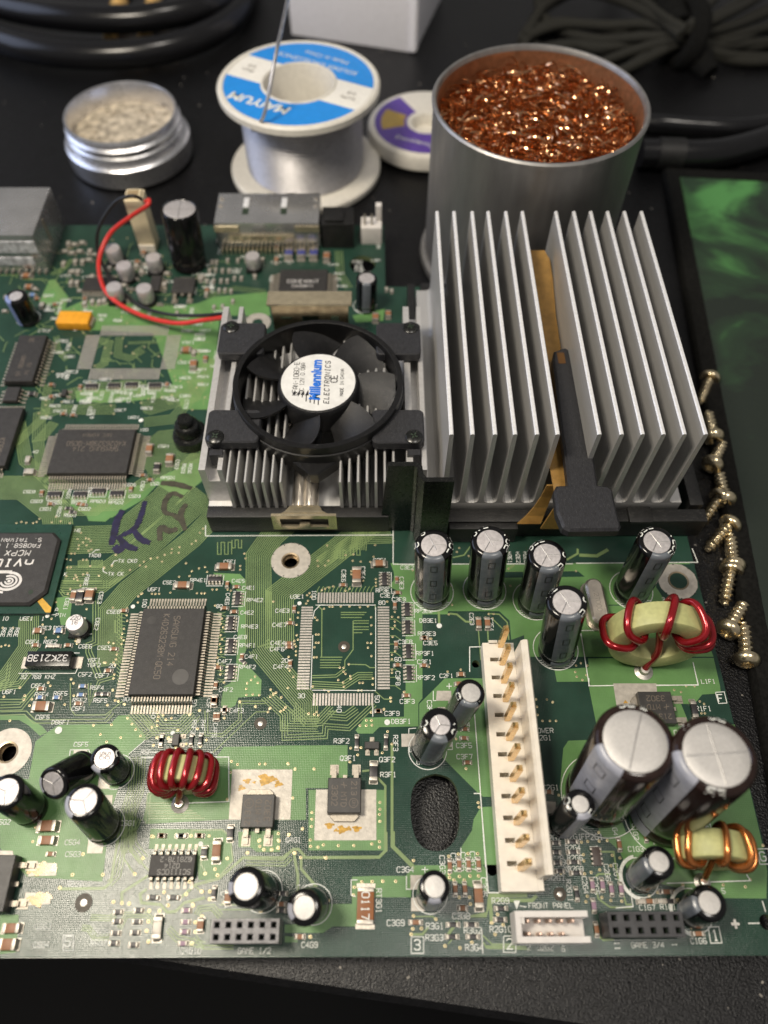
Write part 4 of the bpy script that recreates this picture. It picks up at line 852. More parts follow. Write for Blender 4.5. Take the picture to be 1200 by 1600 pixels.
for x in (-.55, .55): letters(tx, '105', x, 0, .85, R_(90), Lc+.03)
obj('marking', tx, print_black, ct_, kind='stuff')
electro((133, 1196), (82, 1225), 3.15, 9, sleeve_black, stripe_light, R_(190), .72, 'Y', (), .55, alum=can_alu, lift=1.0, minus=False)
electro((163, 1292), (130, 1251), 3.3, 16, sleeve_black, stripe_light, R_(205), .72, 'Y', (), .7, alum=can_alu, lift=.8, minus=False)
electro((48, 1264), (8, 1236), 3.3, 13, sleeve_black, stripe_light, R_(190), .72, 'Y', (), .6, alum=can_alu, lift=.8, minus=False)
electro((572, 480), (573, 434), 3.0, 11, sleeve_black, stripe_grey, dn, .75, '', (), .4, alum=can_alu, minus=False)
electro((296, 412), (280, 326), 5.2, 19, sleeve_black, stripe_grey, R_(150), .88, 'X', (), .3, alum=can_alu, minus=False, label='tall black capacitor with a cross stamped in its top')
electro((45, 500), (24, 462), 3.1, 9.5, sleeve_black, M('sleeve_print_blue_grey', (.17, .22, .42), .3), R_(215), .62, '', (), .7, alum=can_alu, minus=False)

# ---- low aluminium capacitors on black square feet
def smd_can(px, py, R=3.1, H=5.2, txt=None):
    c = W(px, py); mb = MB(); s_ = R*1.06
    mb.prism([(-s_, -s_), (s_*.6, -s_), (s_, -s_*.6), (s_, s_*.6), (s_*.6, s_), (-s_, s_)], .15, 1.1, 0, b=.1)
    o = obj('surface_mount_capacitor', mb, plastic_gloss, board, (c.x, c.y, 0))
    m2 = MB(); m2.lathe([(R*.9, 1.0), (R*.97, 1.5), (R*.93, 1.8), (R, 2.1), (R, H-.4), (R*.9, H), (.001, H+.02)], 32)
    k = obj('can', m2, can_alu, o)
    if txt:
        m3 = MB()
        for i, t in enumerate(txt): letters(m3, t, 0, 1.1-i*1.1, .85, 0, H+.05)
        obj('marking', m3, print_black, o)
    m4 = MB()
    for s in (-1, 1): m4.box((0, s*(s_+.3), .12), (.9, 1.2, .2))
    obj('terminal', m4, term, o)
smd_can(127, 985, 2.05, 4.4, ['220', '16'])
for x, y in ((183, 410), (201, 437), (246, 424), (186, 470), (232, 472)): smd_can(x, y, 2.35, 5.4)
smd_can(398, 420, 2.2, 5.0)

# ---- chips
def gull(mb, x, y, d, out, zt, wd, mi=0, foot=.8):
    """one bent lead leaving the body at x, y in direction d (unit), reaching out mm, from height zt to the board"""
    n = Vector((-d[1], d[0])); D_ = Vector(d); P = []
    for t, z in ((-.15, zt), (out*.35, zt), (out*.55, .22), (out, .16)): P.append((t, z))
    vs = []
    for t, z in P:
        for s_ in (-1, 1):
            q = Vector((x, y))+D_*t+n*s_*wd/2
            vs += [(q.x, q.y, z), (q.x, q.y, z-.16)]
    fs = []
    for i in range(3):
        a_, b_ = i*4, i*4+4
        fs += [(a_, a_+2, b_+2, b_), (a_, b_, b_+1, a_+1), (a_+2, a_+3, b_+3, b_+2)]
    fs.append((12, 14, 15, 13)); mb.add(vs, fs, mi)
def chip(name, c, w, h, H, sides, pitch, out, wd, mats=chip_mat, rz=0.0, label=None, texts=(), dots=(), mark=chip_mark, chamf=.25, pads_=True):
    """sides: leads on (west, east, south, north)"""
    mb = MB(); k = .35
    z0, zm, z1 = .12, H*.5, H
    vs = []; 
    def ring(e, z): return [(-w/2+e, -h/2+e, z), (w/2-e, -h/2+e, z), (w/2-e, h/2-e, z), (-w/2+e, h/2-e, z)]
    R4 = [ring(.25, z0), ring(0, zm), ring(.12, z1-.08), ring(.22, z1)]
    vs = [p for r in R4 for p in r]
    fs = [(i*4+j, i*4+(j+1) % 4, i*4+4+(j+1) % 4, i*4+4+j) for i in range(3) for j in range(4)]+[(12, 13, 14, 15)]
    mb.add(vs, fs)
    o = obj(name, mb, mats, board, (c.x, c.y, 0), rz, label=label)
    ld = MB()
    for side, n in zip('wesn', sides):
        for i in range(n):
            t = (i-(n-1)/2)*pitch
            if side in 'we': s = -1 if side == 'w' else 1; a = (s*w/2, t, (s, 0))
            else: s = -1 if side == 's' else 1; a = (t, s*h/2, (0, s))
            gull(ld, a[0], a[1], a[2], out, zm+.05, wd)
            if pads_:
                q = Vector(a[:2])+Vector(a[2])*(out+.1)
                ld.box((q.x, q.y, .08), (.9, wd*1.25, .05) if side in 'we' else (wd*1.25, .9, .05), bot=False)
    if ld.v: obj('lead_row', ld, lead_mat, o, kind='stuff')
    if texts or dots:
        tx = MB()
        for t in texts:
            s, x, y, hh, rot = t[:5]; letters(tx, s, x, y, hh, R_(rot), H+.015, wd=(t[5] if len(t) > 5 else hh*.13), slant=t[6] if len(t) > 6 else 0, sx=t[7] if len(t) > 7 else 1)
        if tx.v: obj('marking', tx, mark, o)
        for x, y, r in dots:
            d = MB(); d.lathe([(.001, H+.012), (r, H+.012), (r, H+.016)] if r > 0 else [(.001, H+.01), (-r, H+.01)], 26, xf=Matrix.Translation((x, y, 0)))
            obj('index_dimple', d, chip_shiny if r < 1 else M('dimple_floor', (.06, .058, .056), .4), o)
    return o
c = W(262, 1016, 2.3)
chip('memory_chip', c, 13.9, 19.9, 2.4, (30, 30, 20, 20), .65, 2.75, .34, texts=(('SAMSUNG 214', 1.0, 2.2, 1.35, -90, .14, 0, .85), ('K4D263238M-QC50', -1.4, 1.0, 1.35, -90, .14, 0, .8)), dots=((3.6, -6.0, 1.75), (-4.6, 7.0, .95)), label='square black memory chip lettered down its face beside the empty chip outline')
c = W(144, 705, 2.2)
chip('memory_chip', c, 20, 14, 2.4, (20, 20, 30, 30), .65, 2.75, .34, texts=(('SAMSUNG 214', .8, .6, 1.35, 180, .14, 0, .85), ('K4D263238M-QC50', .6, 2.3, 1.35, 180, .14, 0, .8), ('SEC KOREA', .4, 5.0, .9, 180, .09)), label='black memory chip lettered upside down near the heatsink')
pr_ = W(27, 687, 1.2)
chip('memory_chip', Vector((-104.1, 118.9, 0)), 20, 19.0, 2.2, (0, 0, 28, 28), .65, 1.6, .34, texts=(('KOREA 3Y', 7.2, -5.5, 1.3, -90),), label='black memory chip cut by the left edge')
c = W(41, 560, 2.3)
chip('controller_chip', c, 7.8, 17.3, 2.6, (14, 14, 0, 0), 1.2, 1.5, .5, texts=(('ST 95080', -.6, -3, 1.0, 90), ('P1 15', 1.6, -4, .9, 90), ('M', 0, 6.6, 1.5, 0)))
c = W(18, 615, 1.6)
chip('memory_chip', c, 3.9, 5.0, 1.6, (4, 4, 0, 0), 1.27, 1.2, .45)
c = W(269, 1352, 1.5)
chip('driver_chip', c, 8.7, 3.9, 1.6, (0, 0, 7, 7), 1.27, 1.35, .5, texts=(('SC1110CS', .5, -1.15, .85, 180), ('0214', 0, -.1, .8, 180), ('G28178-2', .6, 1.0, .8, 180)), dots=((3.4, 1.1, .32),), mark=M('chip_grey_ink', (.34, .33, .31), .6))
c = W(474, 439, 1.2)
chip('video_chip', c, 14.5, 9.5, 1.6, (16, 16, 0, 0), .5, 2.4, .3, texts=(('CONEXANT', 0, -.6, 1.3, 0), ('CX25871', 0, -2.6, 1.0, 0)), dots=(), mark=chip_ink)
c = W(173, 430, 1.0)
chip('controller_chip', c, 11, 6, 1.1, (0, 0, 12, 12), .8, 1.4, .35) if False else None
c = W(155, 443, 1.0)
chip('controller_chip', c, 9.4, 5.6, 1.1, (0, 0, 14, 14), .65, 1.4, .35)
c = W(262, 445, 1.2); chip('regulator', W(243, 443, 1), 3.2, 6.5, 1.4, (0, 5, 0, 0), 1.2, 1.2, .6)
c = W(932, 1336, .8)

# ball grid chip under its own substrate, cut by the left edge of the frame
sub_r, sub_t, sub_b = W(114, 819.5, .9).x, W(114, 819.5, .9).y, W(81, 959, .9).y
cx, cy = sub_r-17.5, (sub_t+sub_b)/2; hw = (sub_t-sub_b)/2
mb = MB(); mb.prism([(-17.5, -hw), (17.5, -hw), (17.5, hw), (-17.5, hw)], .45, 1.05)
bga = obj('graphics_chip', mb, M('bga_substrate', (.014, .05, .035), .3), board, (cx, cy, 0), label='large black chip on a green substrate with a white eye emblem')
tl = W(94, 842, 2.0); l1 = W(83, 831, 2.0); l3 = W(71.5, 930, 2.0); l4 = W(51, 945, 2.0)
mx, my0, my1 = tl.x-cx, l4.y-cy, l1.y-cy; ch1 = 2.0; ch2 = 3.2
mb = MB(); mb.prism([(-12.8, my0), (mx-ch2, my0), (mx, my0+ch2), (mx, my1-ch1), (mx-ch1, my1), (-12.8, my1)], 1.0, 2.15, 0, b=.55)
obj('mold_cap', mb, chip_mat, bga)
balls = MB()
for i in range(24):
    for s in (-1, 1): balls.lathe([(.001, .05), (.3, .15), (.3, .35), (.001, .45)], 6, xf=Matrix.Translation((-14.6+i*1.27, s*(hw-1.2), 0)))
obj('solder_ball', balls, lead_mat, bga, kind='stuff')
gp = [W(x, y, 1.07) for x, y in ((58, 939), (66, 934), (80, 949), (79, 957), (71, 957))]
mb = MB(); mb.sheet([(p.x-cx, p.y-cy) for p in gp], 1.07); obj('corner_key', mb, M('gold_key', (.70, .42, .08), .35, .6), bga)
tx = MB()
def on(px, py): p = W(px, py, 2.17); return p.x-cx, p.y-cy
def rtext(t_, px, py, h, wd, sl=0.0, adv=5.6, sx=1.0):
    """upside-down line whose first letter starts at the pixel given"""
    x, y = on(px, py); g = h/6*sx; n_ = len(t_); letters(tx, t_, x-(n_*adv-(adv-4))*g/2, y, h, math.pi, 2.17, wd=wd, slant=sl, adv=adv, sx=sx)
rtext('S. TAIWAN', 65, 843.5, .95, .13, .1, 6.2, 1.1); rtext('FA0858.1 0215A1', 63, 852.5, 1.0, .14, .1, 6.0, 1.05); rtext('MCPX X3', 47.5, 864, 1.35, .2, .16, 6.0, 1.15); rtext('nVIDIA', 51, 879.5, 1.75, .4, .12, 6.0, 1.35)
ex, ey = on(13, 908)
def arc(r, k, a0, a1, w_, dx=0, dy=0): tx.ribbon([(ex+dx+r*math.cos(R_(a0+(a1-a0)*i/24)), ey+dy+r*k*math.sin(R_(a0+(a1-a0)*i/24))) for i in range(25)], w_, 2.17)
arc(2.75, .78, -150, 95, .62); arc(1.75, .78, -170, 120, .45, .1); arc(.85, .85, -180, 150, .4, .15); tx.prism(circle(ex+.15, ey, .38, 14), 2.165, 2.185)
tx.prism([(ex-3.2, ey+2.0), (ex+.2, ey+2.0), (ex+.2, ey+2.75), (ex-3.2, ey+2.75)], 2.165, 2.18)
arc(3.6, .8, 150, 262, .5)
obj('marking', tx, chip_ink, bga)
d = MB(); p = on(48, 925); d.lathe([(.001, 2.17), (.55, 2.17)], 20, xf=Matrix.Translation((p[0], p[1], 0))); obj('index_dimple', d, slot_dark, bga)

# ---- power transistors
def dpak(quad, rz, H=2.3, texts=(), legs=2, label=None, tabw=1.0):
    """quad: pixel corners of the top of the body; rz: direction the legs leave"""
    P = [W(x, y, H) for x, y in quad]; c = sum(P, Vector())/4
    w = ((P[1]-P[0]).length+(P[2]-P[3]).length)/2; h = ((P[0]-P[3]).length+(P[1]-P[2]).length)/2
    if abs(math.cos(rz)) < .5: w, h = h, w
    # local frame: legs leave along -Y
    mb = MB(); mb.prism([(-w/2, -h/2), (w/2, -h/2), (w/2, h/2), (-w/2, h/2)], .3, H, b=.14)
    o = obj('power_transistor', mb, chip_shiny, board, (c.x, c.y, 0), rz, label=label)
    t = MB(); t.prism([(-w*.42, h/2-.3), (w*.42, h/2-.3), (w*.42, h/2+.5), (w*.30, h/2+1.25), (-w*.30, h/2+1.25), (-w*.42, h/2+.5)], .2, .75, b=.05)
    obj('heat_tab', t, lead_mat, o)
    for s in (-1, 1):
        l = MB(); l.box((s*w*.34, -h/2-.6, 1.0), (.95, 1.3, .45)); l.box((s*w*.34, -h/2-1.25, .6), (.9, .5, 1.0)); l.box((s*w*.34, -h/2-2.0, .3), (.9, 1.5, .4)); l.box((s*w*.34, -h/2-2.0, .09), (1.7, 2.0, .06))
        obj('leg', l, lead_mat, o)
    l = MB(); l.box((0, -h/2-.35, 1.0), (.8, .8, .45)); obj('cut_leg', l, lead_mat, o)
    if texts:
        tx = MB()
        for s, x, y, hh, rot in texts: letters(tx, s, x, y, hh, R_(rot)-0, H+.015, wd=hh*.14)
        for (x, y, r) in [(t_[1], t_[2], .0) for t_ in ()]: pass
        tx.ribbon(circle(-w*.28, h*.22, .85, 20)+[circle(-w*.28, h*.22, .85, 20)[0]], .12, H+.015)
        obj('marking', tx, chip_mark, o)
dp_txt = (('213', -1.9, -1.3, 1.0, 90), ('ON', -1.9, 1.45, .6, 90), ('MTD', .1, .8, 1.05, 90), ('X', .1, -1.9, 1.0, 45), ('3302', 1.9, 0, 1.1, 90))
dpak([(379.5, 1241), (430, 1241), (426, 1294), (375, 1292)], 0, texts=dp_txt, label='black power transistor with its legs towards the near edge')
dpak([(514, 1215), (566, 1215), (562, 1272), (510, 1269)], math.pi, texts=dp_txt, label='black power transistor turned with its legs away from the near edge')
dpak([(999, 1081), (1051, 1080), (1055, 1130), (1004, 1131)], R_(90), texts=dp_txt, label='black power transistor beside the two large brown capacitors')
dpak([(-22, 1336), (22, 1336), (8, 1425), (-38, 1425)], R_(90), H=3.2, label='black power transistor cut by the left edge')
dpak([(270, 433), (304, 433), (303, 456), (269, 456)], 0, H=1.8)

# ---- crystals
c = W(76, 1029, 2.4); mb = MB(); mb.cbox((0, 0, 1.35), (9.6, 3.4, 2.2), .18)
o = obj('clock_crystal', mb, plastic_gloss, board, (c.x, c.y, 0), label='flat black crystal printed 32K213B')
for s in (-1, 1):
    m2 = MB(); m2.box((s*5.6, -.1, .12), (1.8, 2.6, .2)); obj('terminal', m2, term, o)
tx = MB(); letters(tx, '32K213B', -.2, .1, 1.35, math.pi, 2.47, wd=.2); obj('marking', tx, chip_ink, o)
c = (W(922, 905, 3.6)+W(946, 972, 3.6))/2
mb = MB(); mb.prism(rrect(-2.0, -5.6, 2.0, 5.6, 1.9, 8), .2, 3.7, b=.5); mb.prism(rrect(-2.4, -6.0, 2.4, 6.0, 2.2, 8), .1, .55)
o = obj('clock_crystal', mb, xtal_can, board, (c.x, c.y, 0), R_(3), label='rounded metal crystal can beside the coil on the pale green core')
tx = MB(); letters(tx, '.27000', 0, 0, 1.0, -R_(90), 3.72); obj('marking', tx, M('stamped_mark', (.32, .29, .25), .5), o)

# ---- toroid chokes standing on edge
def toroid(c, R, r, th, turns, wr, core, wire, tilt=0.0, yaw=0.0, lead=None, label=None, gapw=.25):
    """c: centre of the ring; axis roughly along Y"""
    base = Matrix.Translation(c) @ Matrix.Rotation(yaw, 4, 'Z') @ Matrix.Rotation(tilt, 4, 'X') @ Matrix.Rotation(R_(90), 4, 'X')
    mb = MB(); b_ = .5; h = th/2
    prof = [(r, -h+b_), (r+b_*.3, -h+b_*.3), (r+b_, -h), (R-b_, -h), (R-b_*.3, -h+b_*.3), (R, -h+b_), (R, h-b_), (R-b_*.3, h-b_*.3), (R-b_, h), (r+b_, h), (r+b_*.3, h-b_*.3), (r, h-b_), (r, -h+b_)]
    mb.lathe(prof, 64)
    o = obj('choke_coil', mb, core, board, mat=base, label=label)
    for a, sk in turns:
        m2 = MB(); g = wr+gapw; A_, B_ = (R-r)/2+g, h+g; mid = (R+r)/2; P = []
        for k in range(40):
            t = math.tau*k/40; cx_, sx_ = math.cos(t), math.sin(t); e = .72
            rr = mid+A_*abs(cx_)**e*(1 if cx_ > 0 else -1); zz = B_*abs(sx_)**e*(1 if sx_ > 0 else -1)
            aa = R_(a)+R_(sk)*zz/B_*.5
            P.append((rr*math.cos(aa), rr*math.sin(aa), zz))
        m2.tube(P, wr, 12, closed=True); obj('winding', m2, wire, o)
    if lead:
        inv = base.inverted()
        for L3 in lead:
            m2 = MB(); m2.tube([inv @ Vector(p) for p in spline(L3, 6)], wr, 12); obj('winding_end', m2, wire, o)
            e = inv @ Vector(L3[-1]); m3 = MB(); m3.lathe([(wr*2.6, 0), (wr*1.5, .35), (wr*1.2, 1.2), (.001, 1.3)], 18, xf=inv @ Matrix.Translation((L3[-1][0], L3[-1][1], .1)))
            obj('solder_joint', m3, tin, o)
    return o
e1 = W(1006, 1048, .3)
toroid(Vector((57.0, 60.3, 10.4)), 9.7, 5.6, 5.2, [(88, 16), (134, 14), (176, -6), (50, -14), (8, 8), (20, 4)], .78, core_mat, enamel_red, tilt=R_(-6), yaw=R_(-3), lead=[[(57.3, 60.8, 13), (58.3, 58.2, 7), (e1.x+.4, e1.y+.8, 2.5), (e1.x, e1.y, .3)]], label='pale green ring core loosely wound with six turns of thick red wire', gapw=.5)
c = W(285, 1212, 7.0)
e2 = W(281, 1256, .3)
toroid(Vector((c.x+.1, c.y+.3, 6.4)), 5.3, 2.7, 4.8, [(a, 6) for a in (24, 50, 72, 96, 120, 146, 170, 192, -2, 214, -24)], .68, core_mat, enamel_red, tilt=R_(-4), lead=[[(c.x-.3, c.y, 9), (c.x-.6, c.y-2.6, 5), (e2.x, e2.y+.4, 1.8), (e2.x, e2.y, .3)]], label='small ring core closely wound with dark red wire', gapw=.12)
c = W(1112, 1336, 7.4); e3 = W(1098, 1378, .3)
toroid(Vector((c.x, c.y+.9, 7.3)), 6.4, 3.2, 4.8, [(88, 5), (140, 12), (160, 8), (48, -10), (22, -6), (8, 5)], .60, core_mat, enamel_copper, tilt=R_(-4), yaw=R_(-4), lead=[[(c.x-.2, c.y-.6, 9), (c.x-.8, c.y-3.0, 5), (e3.x, e3.y+.4, 1.8), (e3.x, e3.y, .3)]], label='small ring core wound with bare copper coloured wire', gapw=.3)

# ---- white power connector with gold pins
bx0, bx1, by0, by1 = 21.9, 28.6, 13.3, 61.3
bz = 4.0
pins = [(787, 984), (790, 1012.5), (793, 1042.5), (796, 1072), (800, 1104), (804, 1136), (807.5, 1170), (811, 1205), (816, 1240), (820.5, 1277.5), (825.5, 1316), (833, 1359)]
py_ = [W(783.2, 1087.5, bz).y+3.96*(3-k)-.75 for k in range(12)]
mb = MB()
# base built in blocks so that the keying slot beside each pin is a real pocket
sx0, sx1 = 23.3, 25.15
mb.box(((bx0+sx0)/2, (by0+by1)/2, bz/2), (sx0-bx0, by1-by0, bz)); mb.box(((sx1+bx1)/2, (by0+by1)/2, bz/2), (bx1-sx1, by1-by0, bz))
ys = [by1]+[v for p in py_ for v in (p+1.2, p+.35)]+[by0]
for k in range(0, len(ys), 2): mb.box(((sx0+sx1)/2, (ys[k]+ys[k+1])/2, bz/2-.001), (sx1-sx0-.002, ys[k]-ys[k+1], bz-.002))
for p in py_: mb.box(((sx0+sx1)/2, p+.775, .4), (sx1-sx0, .85, .8))
con = obj('power_connector', mb, white_plastic, board, label='long white power connector with twelve gold pins')
mb = MB(); wz = 11.0
prof = [(28.62, .4), (30.6, .4), (30.5, wz-.5), (30.2, wz), (29.4, wz), (28.9, wz-.6), (28.7, bz+1.5), (28.62, bz)]
ya, yb = 15.3, 59.2
vs = [(x, ya, z) for x, z in prof]+[(x, yb, z) for x, z in prof]; n = len(prof)
mb.add(vs, [(i, (i+1) % n, n+(i+1) % n, n+i) for i in range(n)]+[tuple(range(n))[::-1], tuple(range(n, 2*n))])
mb.prism([(28.62, ya-1.9), (29.7, ya-1.9), (29.7, ya), (28.62, ya)], .4, bz)
obj('locking_ramp', mb, white_plastic, con)
for k in range(12):
    p = py_[k]; x = 25.75
    mb = MB()
    mb.prism([(x-.56, p-.56), (x+.56, p-.56), (x+.56, p+.56), (x-.56, p+.56)], bz-.5, 13.2, b=0)
    t_ = [(x-.56, p-.56), (x+.56, p-.56), (x+.56, p+.56), (x-.56, p+.56)]
    mb.add([(a_[0], a_[1], 13.2) for a_ in t_]+[(x+(a_[0]-x)*.45, p+(a_[1]-p)*.45, 14.2) for a_ in t_], [(0, 1, 5, 4), (1, 2, 6, 5), (2, 3, 7, 6), (3, 0, 4, 7), (4, 5, 6, 7)])
    pin_o = obj('pin', mb, gold, con)

# ---- socket headers
def header(quad, H, nx, ny, mats, label, open_box=False, pitch=2.0):
    P = [W(x, y, H) for x, y in quad]; c = sum(P, Vector())/4
    w = ((P[1]-P[0]).length+(P[2]-P[3]).length)/2; h = ((P[0]-P[3]).length+(P[1]-P[2]).length)/2
    mb = MB(); 
    if not open_box:
        s_ = .62; px = w/nx; py = h/ny
        for j in range(ny):
            for i in range(nx):
                x = -w/2+px*(i+.5); y = -h/2+py*(j+.5); q = []
                o4 = [(x-px/2, y-py/2), (x+px/2, y-py/2), (x+px/2, y+py/2), (x-px/2, y+py/2)]
                i4 = [(x-s_*.62, y-s_*.62), (x+s_*.62, y-s_*.62), (x+s_*.62, y+s_*.62), (x-s_*.62, y+s_*.62)]
                i0 = [(x-s_*.85, y-s_*.85), (x+s_*.85, y-s_*.85), (x+s_*.85, y+s_*.85), (x-s_*.85, y+s_*.85)]
                vs = [(a_[0], a_[1], H) for a_ in o4]+[(a_[0], a_[1], H) for a_ in i0]+[(a_[0], a_[1], H-.35) for a_ in i4]+[(a_[0], a_[1], H-4) for a_ in i4]
                mb.add(vs, [(k, (k+1) % 4, 4+(k+1) % 4, 4+k) for k in range(4)]); mb.add(vs, [(4+k, 4+(k+1) % 4, 8+(k+1) % 4, 8+k) for k in range(4)])
                mb.add(vs, [(8+k, 8+(k+1) % 4, 12+(k+1) % 4, 12+k) for k in range(4)]+[(12, 13, 14, 15)], 1)
        mb.add([(-w/2, -h/2, .3), (w/2, -h/2, .3), (w/2, h/2, .3), (-w/2, h/2, .3), (-w/2, -h/2, H), (w/2, -h/2, H), (w/2, h/2, H), (-w/2, h/2, H)], [(0, 1, 5, 4), (1, 2, 6, 5), (2, 3, 7, 6), (3, 0, 4, 7)])
        o = obj('socket_header', mb, [mats, slot_dark], board, (c.x, c.y, 0), label=label)
    else:
        t = 1.0; g = 1.3
        mb.box((0, 0, .9), (w, h, 1.6))
        for s in (-1, 1):
            mb.box((0, s*(h/2-t/2), (1.7+H)/2), (w, t, H-1.7))
        mb.box((-w/2+t/2, 0, (1.7+H)/2), (t, h-2*t-.02, H-1.7)); mb.box((w/2-t/2, h*.3, (1.7+H)/2), (t, h*.4-2*t-.02, H-1.7)); mb.box((w/2-t/2, -h*.3, (1.7+H)/2), (t, h*.4-2*t-.02, H-1.7))
        mb.box((-w*.40, h*.24, (1.7+H)/2), (.8, h*.3, H-2.4))
        o = obj('pin_header', mb, mats, board, (c.x, c.y, 0), label=label)
        for j in range(ny):
            for i in range(nx):
                if (i, j) == (nx-1, 0): continue
                m2 = MB(); x = (i-(nx-1)/2)*pitch; y = (j-(ny-1)/2)*pitch
                m2.prism([(x-.28, y-.28), (x+.28, y-.28), (x+.28, y+.28), (x-.28, y+.28)], 1.5, H-1.2, b=.12); obj('pin', m2, M('copper_pin', (.66, .48, .38), .3, .8), o)
    return o
header([(331, 1435), (437.5, 1436), (434, 1474), (327.5, 1474)], 6.5, 6, 2, M('header_plastic_worn', (.20, .195, .20), .40, var=.35, vs=14, bump=.8, bs=40), 'grey worn socket header with two rows of six holes')
header([(950, 1426), (1066, 1422), (1070, 1461), (953, 1467)], 6.5, 6, 2, socket_top, 'black socket header with two rows of six holes by the corner')
header([(805, 1424), (917, 1422), (924, 1473), (807, 1474)], 6.0, 5, 2, grey_plastic, 'open white pin header marked front panel', True, 2.0)

# ---- tall and boxy connectors along the far edge
b0, b1 = W(219, 392), W(246, 390); w_ = b1.x-b0.x
mb = MB(); mb.cbox((0, 2.6, 9.0), (w_, 5.4, 17.6), .25)
relay = obj('fan_connector', mb, cream_plastic, board, (b0.x+w_/2, b0.y, 0), label='tall cream fan plug with red and black wires')
mb = MB(); mb.prism([(-w_*.42, .5), (w_*.42, .5), (w_*.42, 4.2), (-w_*.42, 4.2)], 17.7, 18.8, b=.2); obj('plug_top', mb, cream_plastic, relay)
mb = MB(); mb.box((0, 2.2, 18.9), (w_*.62, 2.2, .25)); obj('wire_entry', mb, M('plug_recess', (.30, .22, .12), .6), relay)
mb = MB(); mb.box((0, -.35, 1.3), (w_*.9, .7, 2.2)); obj('base_socket', mb, white_plastic, relay)
def wire(name, pts, r, m, parent, k=10, **kw):
    mb = MB(); mb.tube(spline(pts, k), r, 12); return obj(name, mb, m, parent, **kw)
pz = [(228, 315, 19.3), (233, 313, 21), (229, 322, 20.5), (205, 338, 15), (172, 365, 9), (155, 405, 5), (160, 445, 3.5), (182, 472, 2.6), (225, 494, 2.6), (275, 505, 4), (320, 500, 8), (350, 496, 14)]
wire('red_lead', [W(*p) for p in pz], .66, wire_red, relay).location = -relay.location
pz = [(222, 312, 19.3), (205, 306, 21), (178, 318, 18), (155, 355, 12), (152, 390, 6), (163, 418, 3), (185, 450, 2.2), (220, 478, 2.2), (262, 491, 3.5), (310, 493, 8), (348, 490, 13)]
wire('black_lead', [W(*p) for p in pz], .5, wire_black, relay).location = -relay.location
# network jack
p0 = W(75, 427); top = W(50, 372, 12.6)
x1, y0, y1, H = -100.6, 183.0, 205.4, 13.6
mb = MB(); mb.cbox((x1-9, (y0+y1)/2, H/2+.1), (18, y1-y0, H), .3)
jack = obj('network_jack', mb, steel_shell, board, label='boxy shielded metal network jack at the left edge')
mb = MB(); mb.box((x1-8, y0-.15, 9.6), (15, .3, 4)); mb.box((x1-9, y0-.15, 4.5), (12, .3, 2.6)); obj('shield_label', mb, M('worn_paint', (.62, .62, .66), .4, .4, var=.5, vs=6), jack)
mb = MB()
for k in range(8): mb.box((x1-15+k*2, y0-.5, .4), (.5, .8, .8))
mb.box((x1+.12, (y0+y1)/2-2, H*.62), (.22, 1.2, H*.55)); obj('shield_tab', mb, lead_mat, jack)
# audio video connector shell
y0, y1, xl, xr, H = 194.0, 208.5, -50.3, -18.6, 9.2
mb = MB(); mb.cbox(((xl+xr)/2, (y0+y1)/2, H/2+.6), (xr-xl, y1-y0, H-.6), .25)
av = obj('video_connector', mb, steel_shell, board, label='wide shielded metal video connector on the far edge')
for x in (-41.2, -29.5):
    mb = MB(); mb.cbox((x, y0+9.5, H+.45), (1.7, 4.6, .6), .15); obj('spring_tongue', mb, highlight_alu, av)  # same metal as the shell, its highlight painted in as a paler colour
    mb = MB(); mb.box((x, y0+5.6, H+.32), (1.9, 3.0, .06)); obj('tongue_slot', mb, slot_dark, av)
for y in (y0+11.5, y0+8): 
    for x in (xl+1.2, xr-1.2): mb = MB(); mb.lathe([(.001, H+.75), (.6, H+.6), (.8, H+.25)], 14, xf=Matrix.Translation((x, y, 0))); obj('dimple', mb, clip_metal, av)
mb = MB(); mb.box((xl+3.6, y0-.3, 7.6), (7.6, .5, 2.0)); mb.box((xr-3.6, y0-.3, 7.6), (7.4, .5, 2.0)); mb.box(((xl+xr)/2-2, y0-.45, 4.6), (20, .6, 1.8)); obj('front_lip', mb, clip_gold, av)
mb = MB()
for k in range(22): mb.box((xl+1.5+k*1.33, y0-1.4, 1.6), (.5, 2.2, .35)); mb.box((xl+1.5+k*1.33, y0-2.4, .8), (.5, .4, 1.6))
obj('contact_row', mb, M('connector_contact', (.66, .58, .42), .35, .9), av, kind='stuff')
# black square connector and white four pin header
c = W(528, 362, 5); mb = MB(); mb.cbox((0, 0, 4.5), (9.6, 8.5, 8.8), .3); mb.cbox((-1, -1.0, 9.4), (5.6, 5.2, 1.0), .2)
obj('square_connector', mb, plastic_frame, board, (-13.0, 198.5, 0))
mb = MB(); mb.cbox((0, 0, 3), (6.4, 5.6, 6), .2); mb.cbox((2.3, 1.6, 8.6), (1.8, 2.0, 5.4), .2)
wh = obj('lever_header', mb, grey_plastic, board, (-2.7, 199.0, 0))
for x in (-2, .2): m2 = MB(); m2.box((x, -1.0, 7), (.6, .6, 5)); obj('pin', m2, lead_mat, wh)

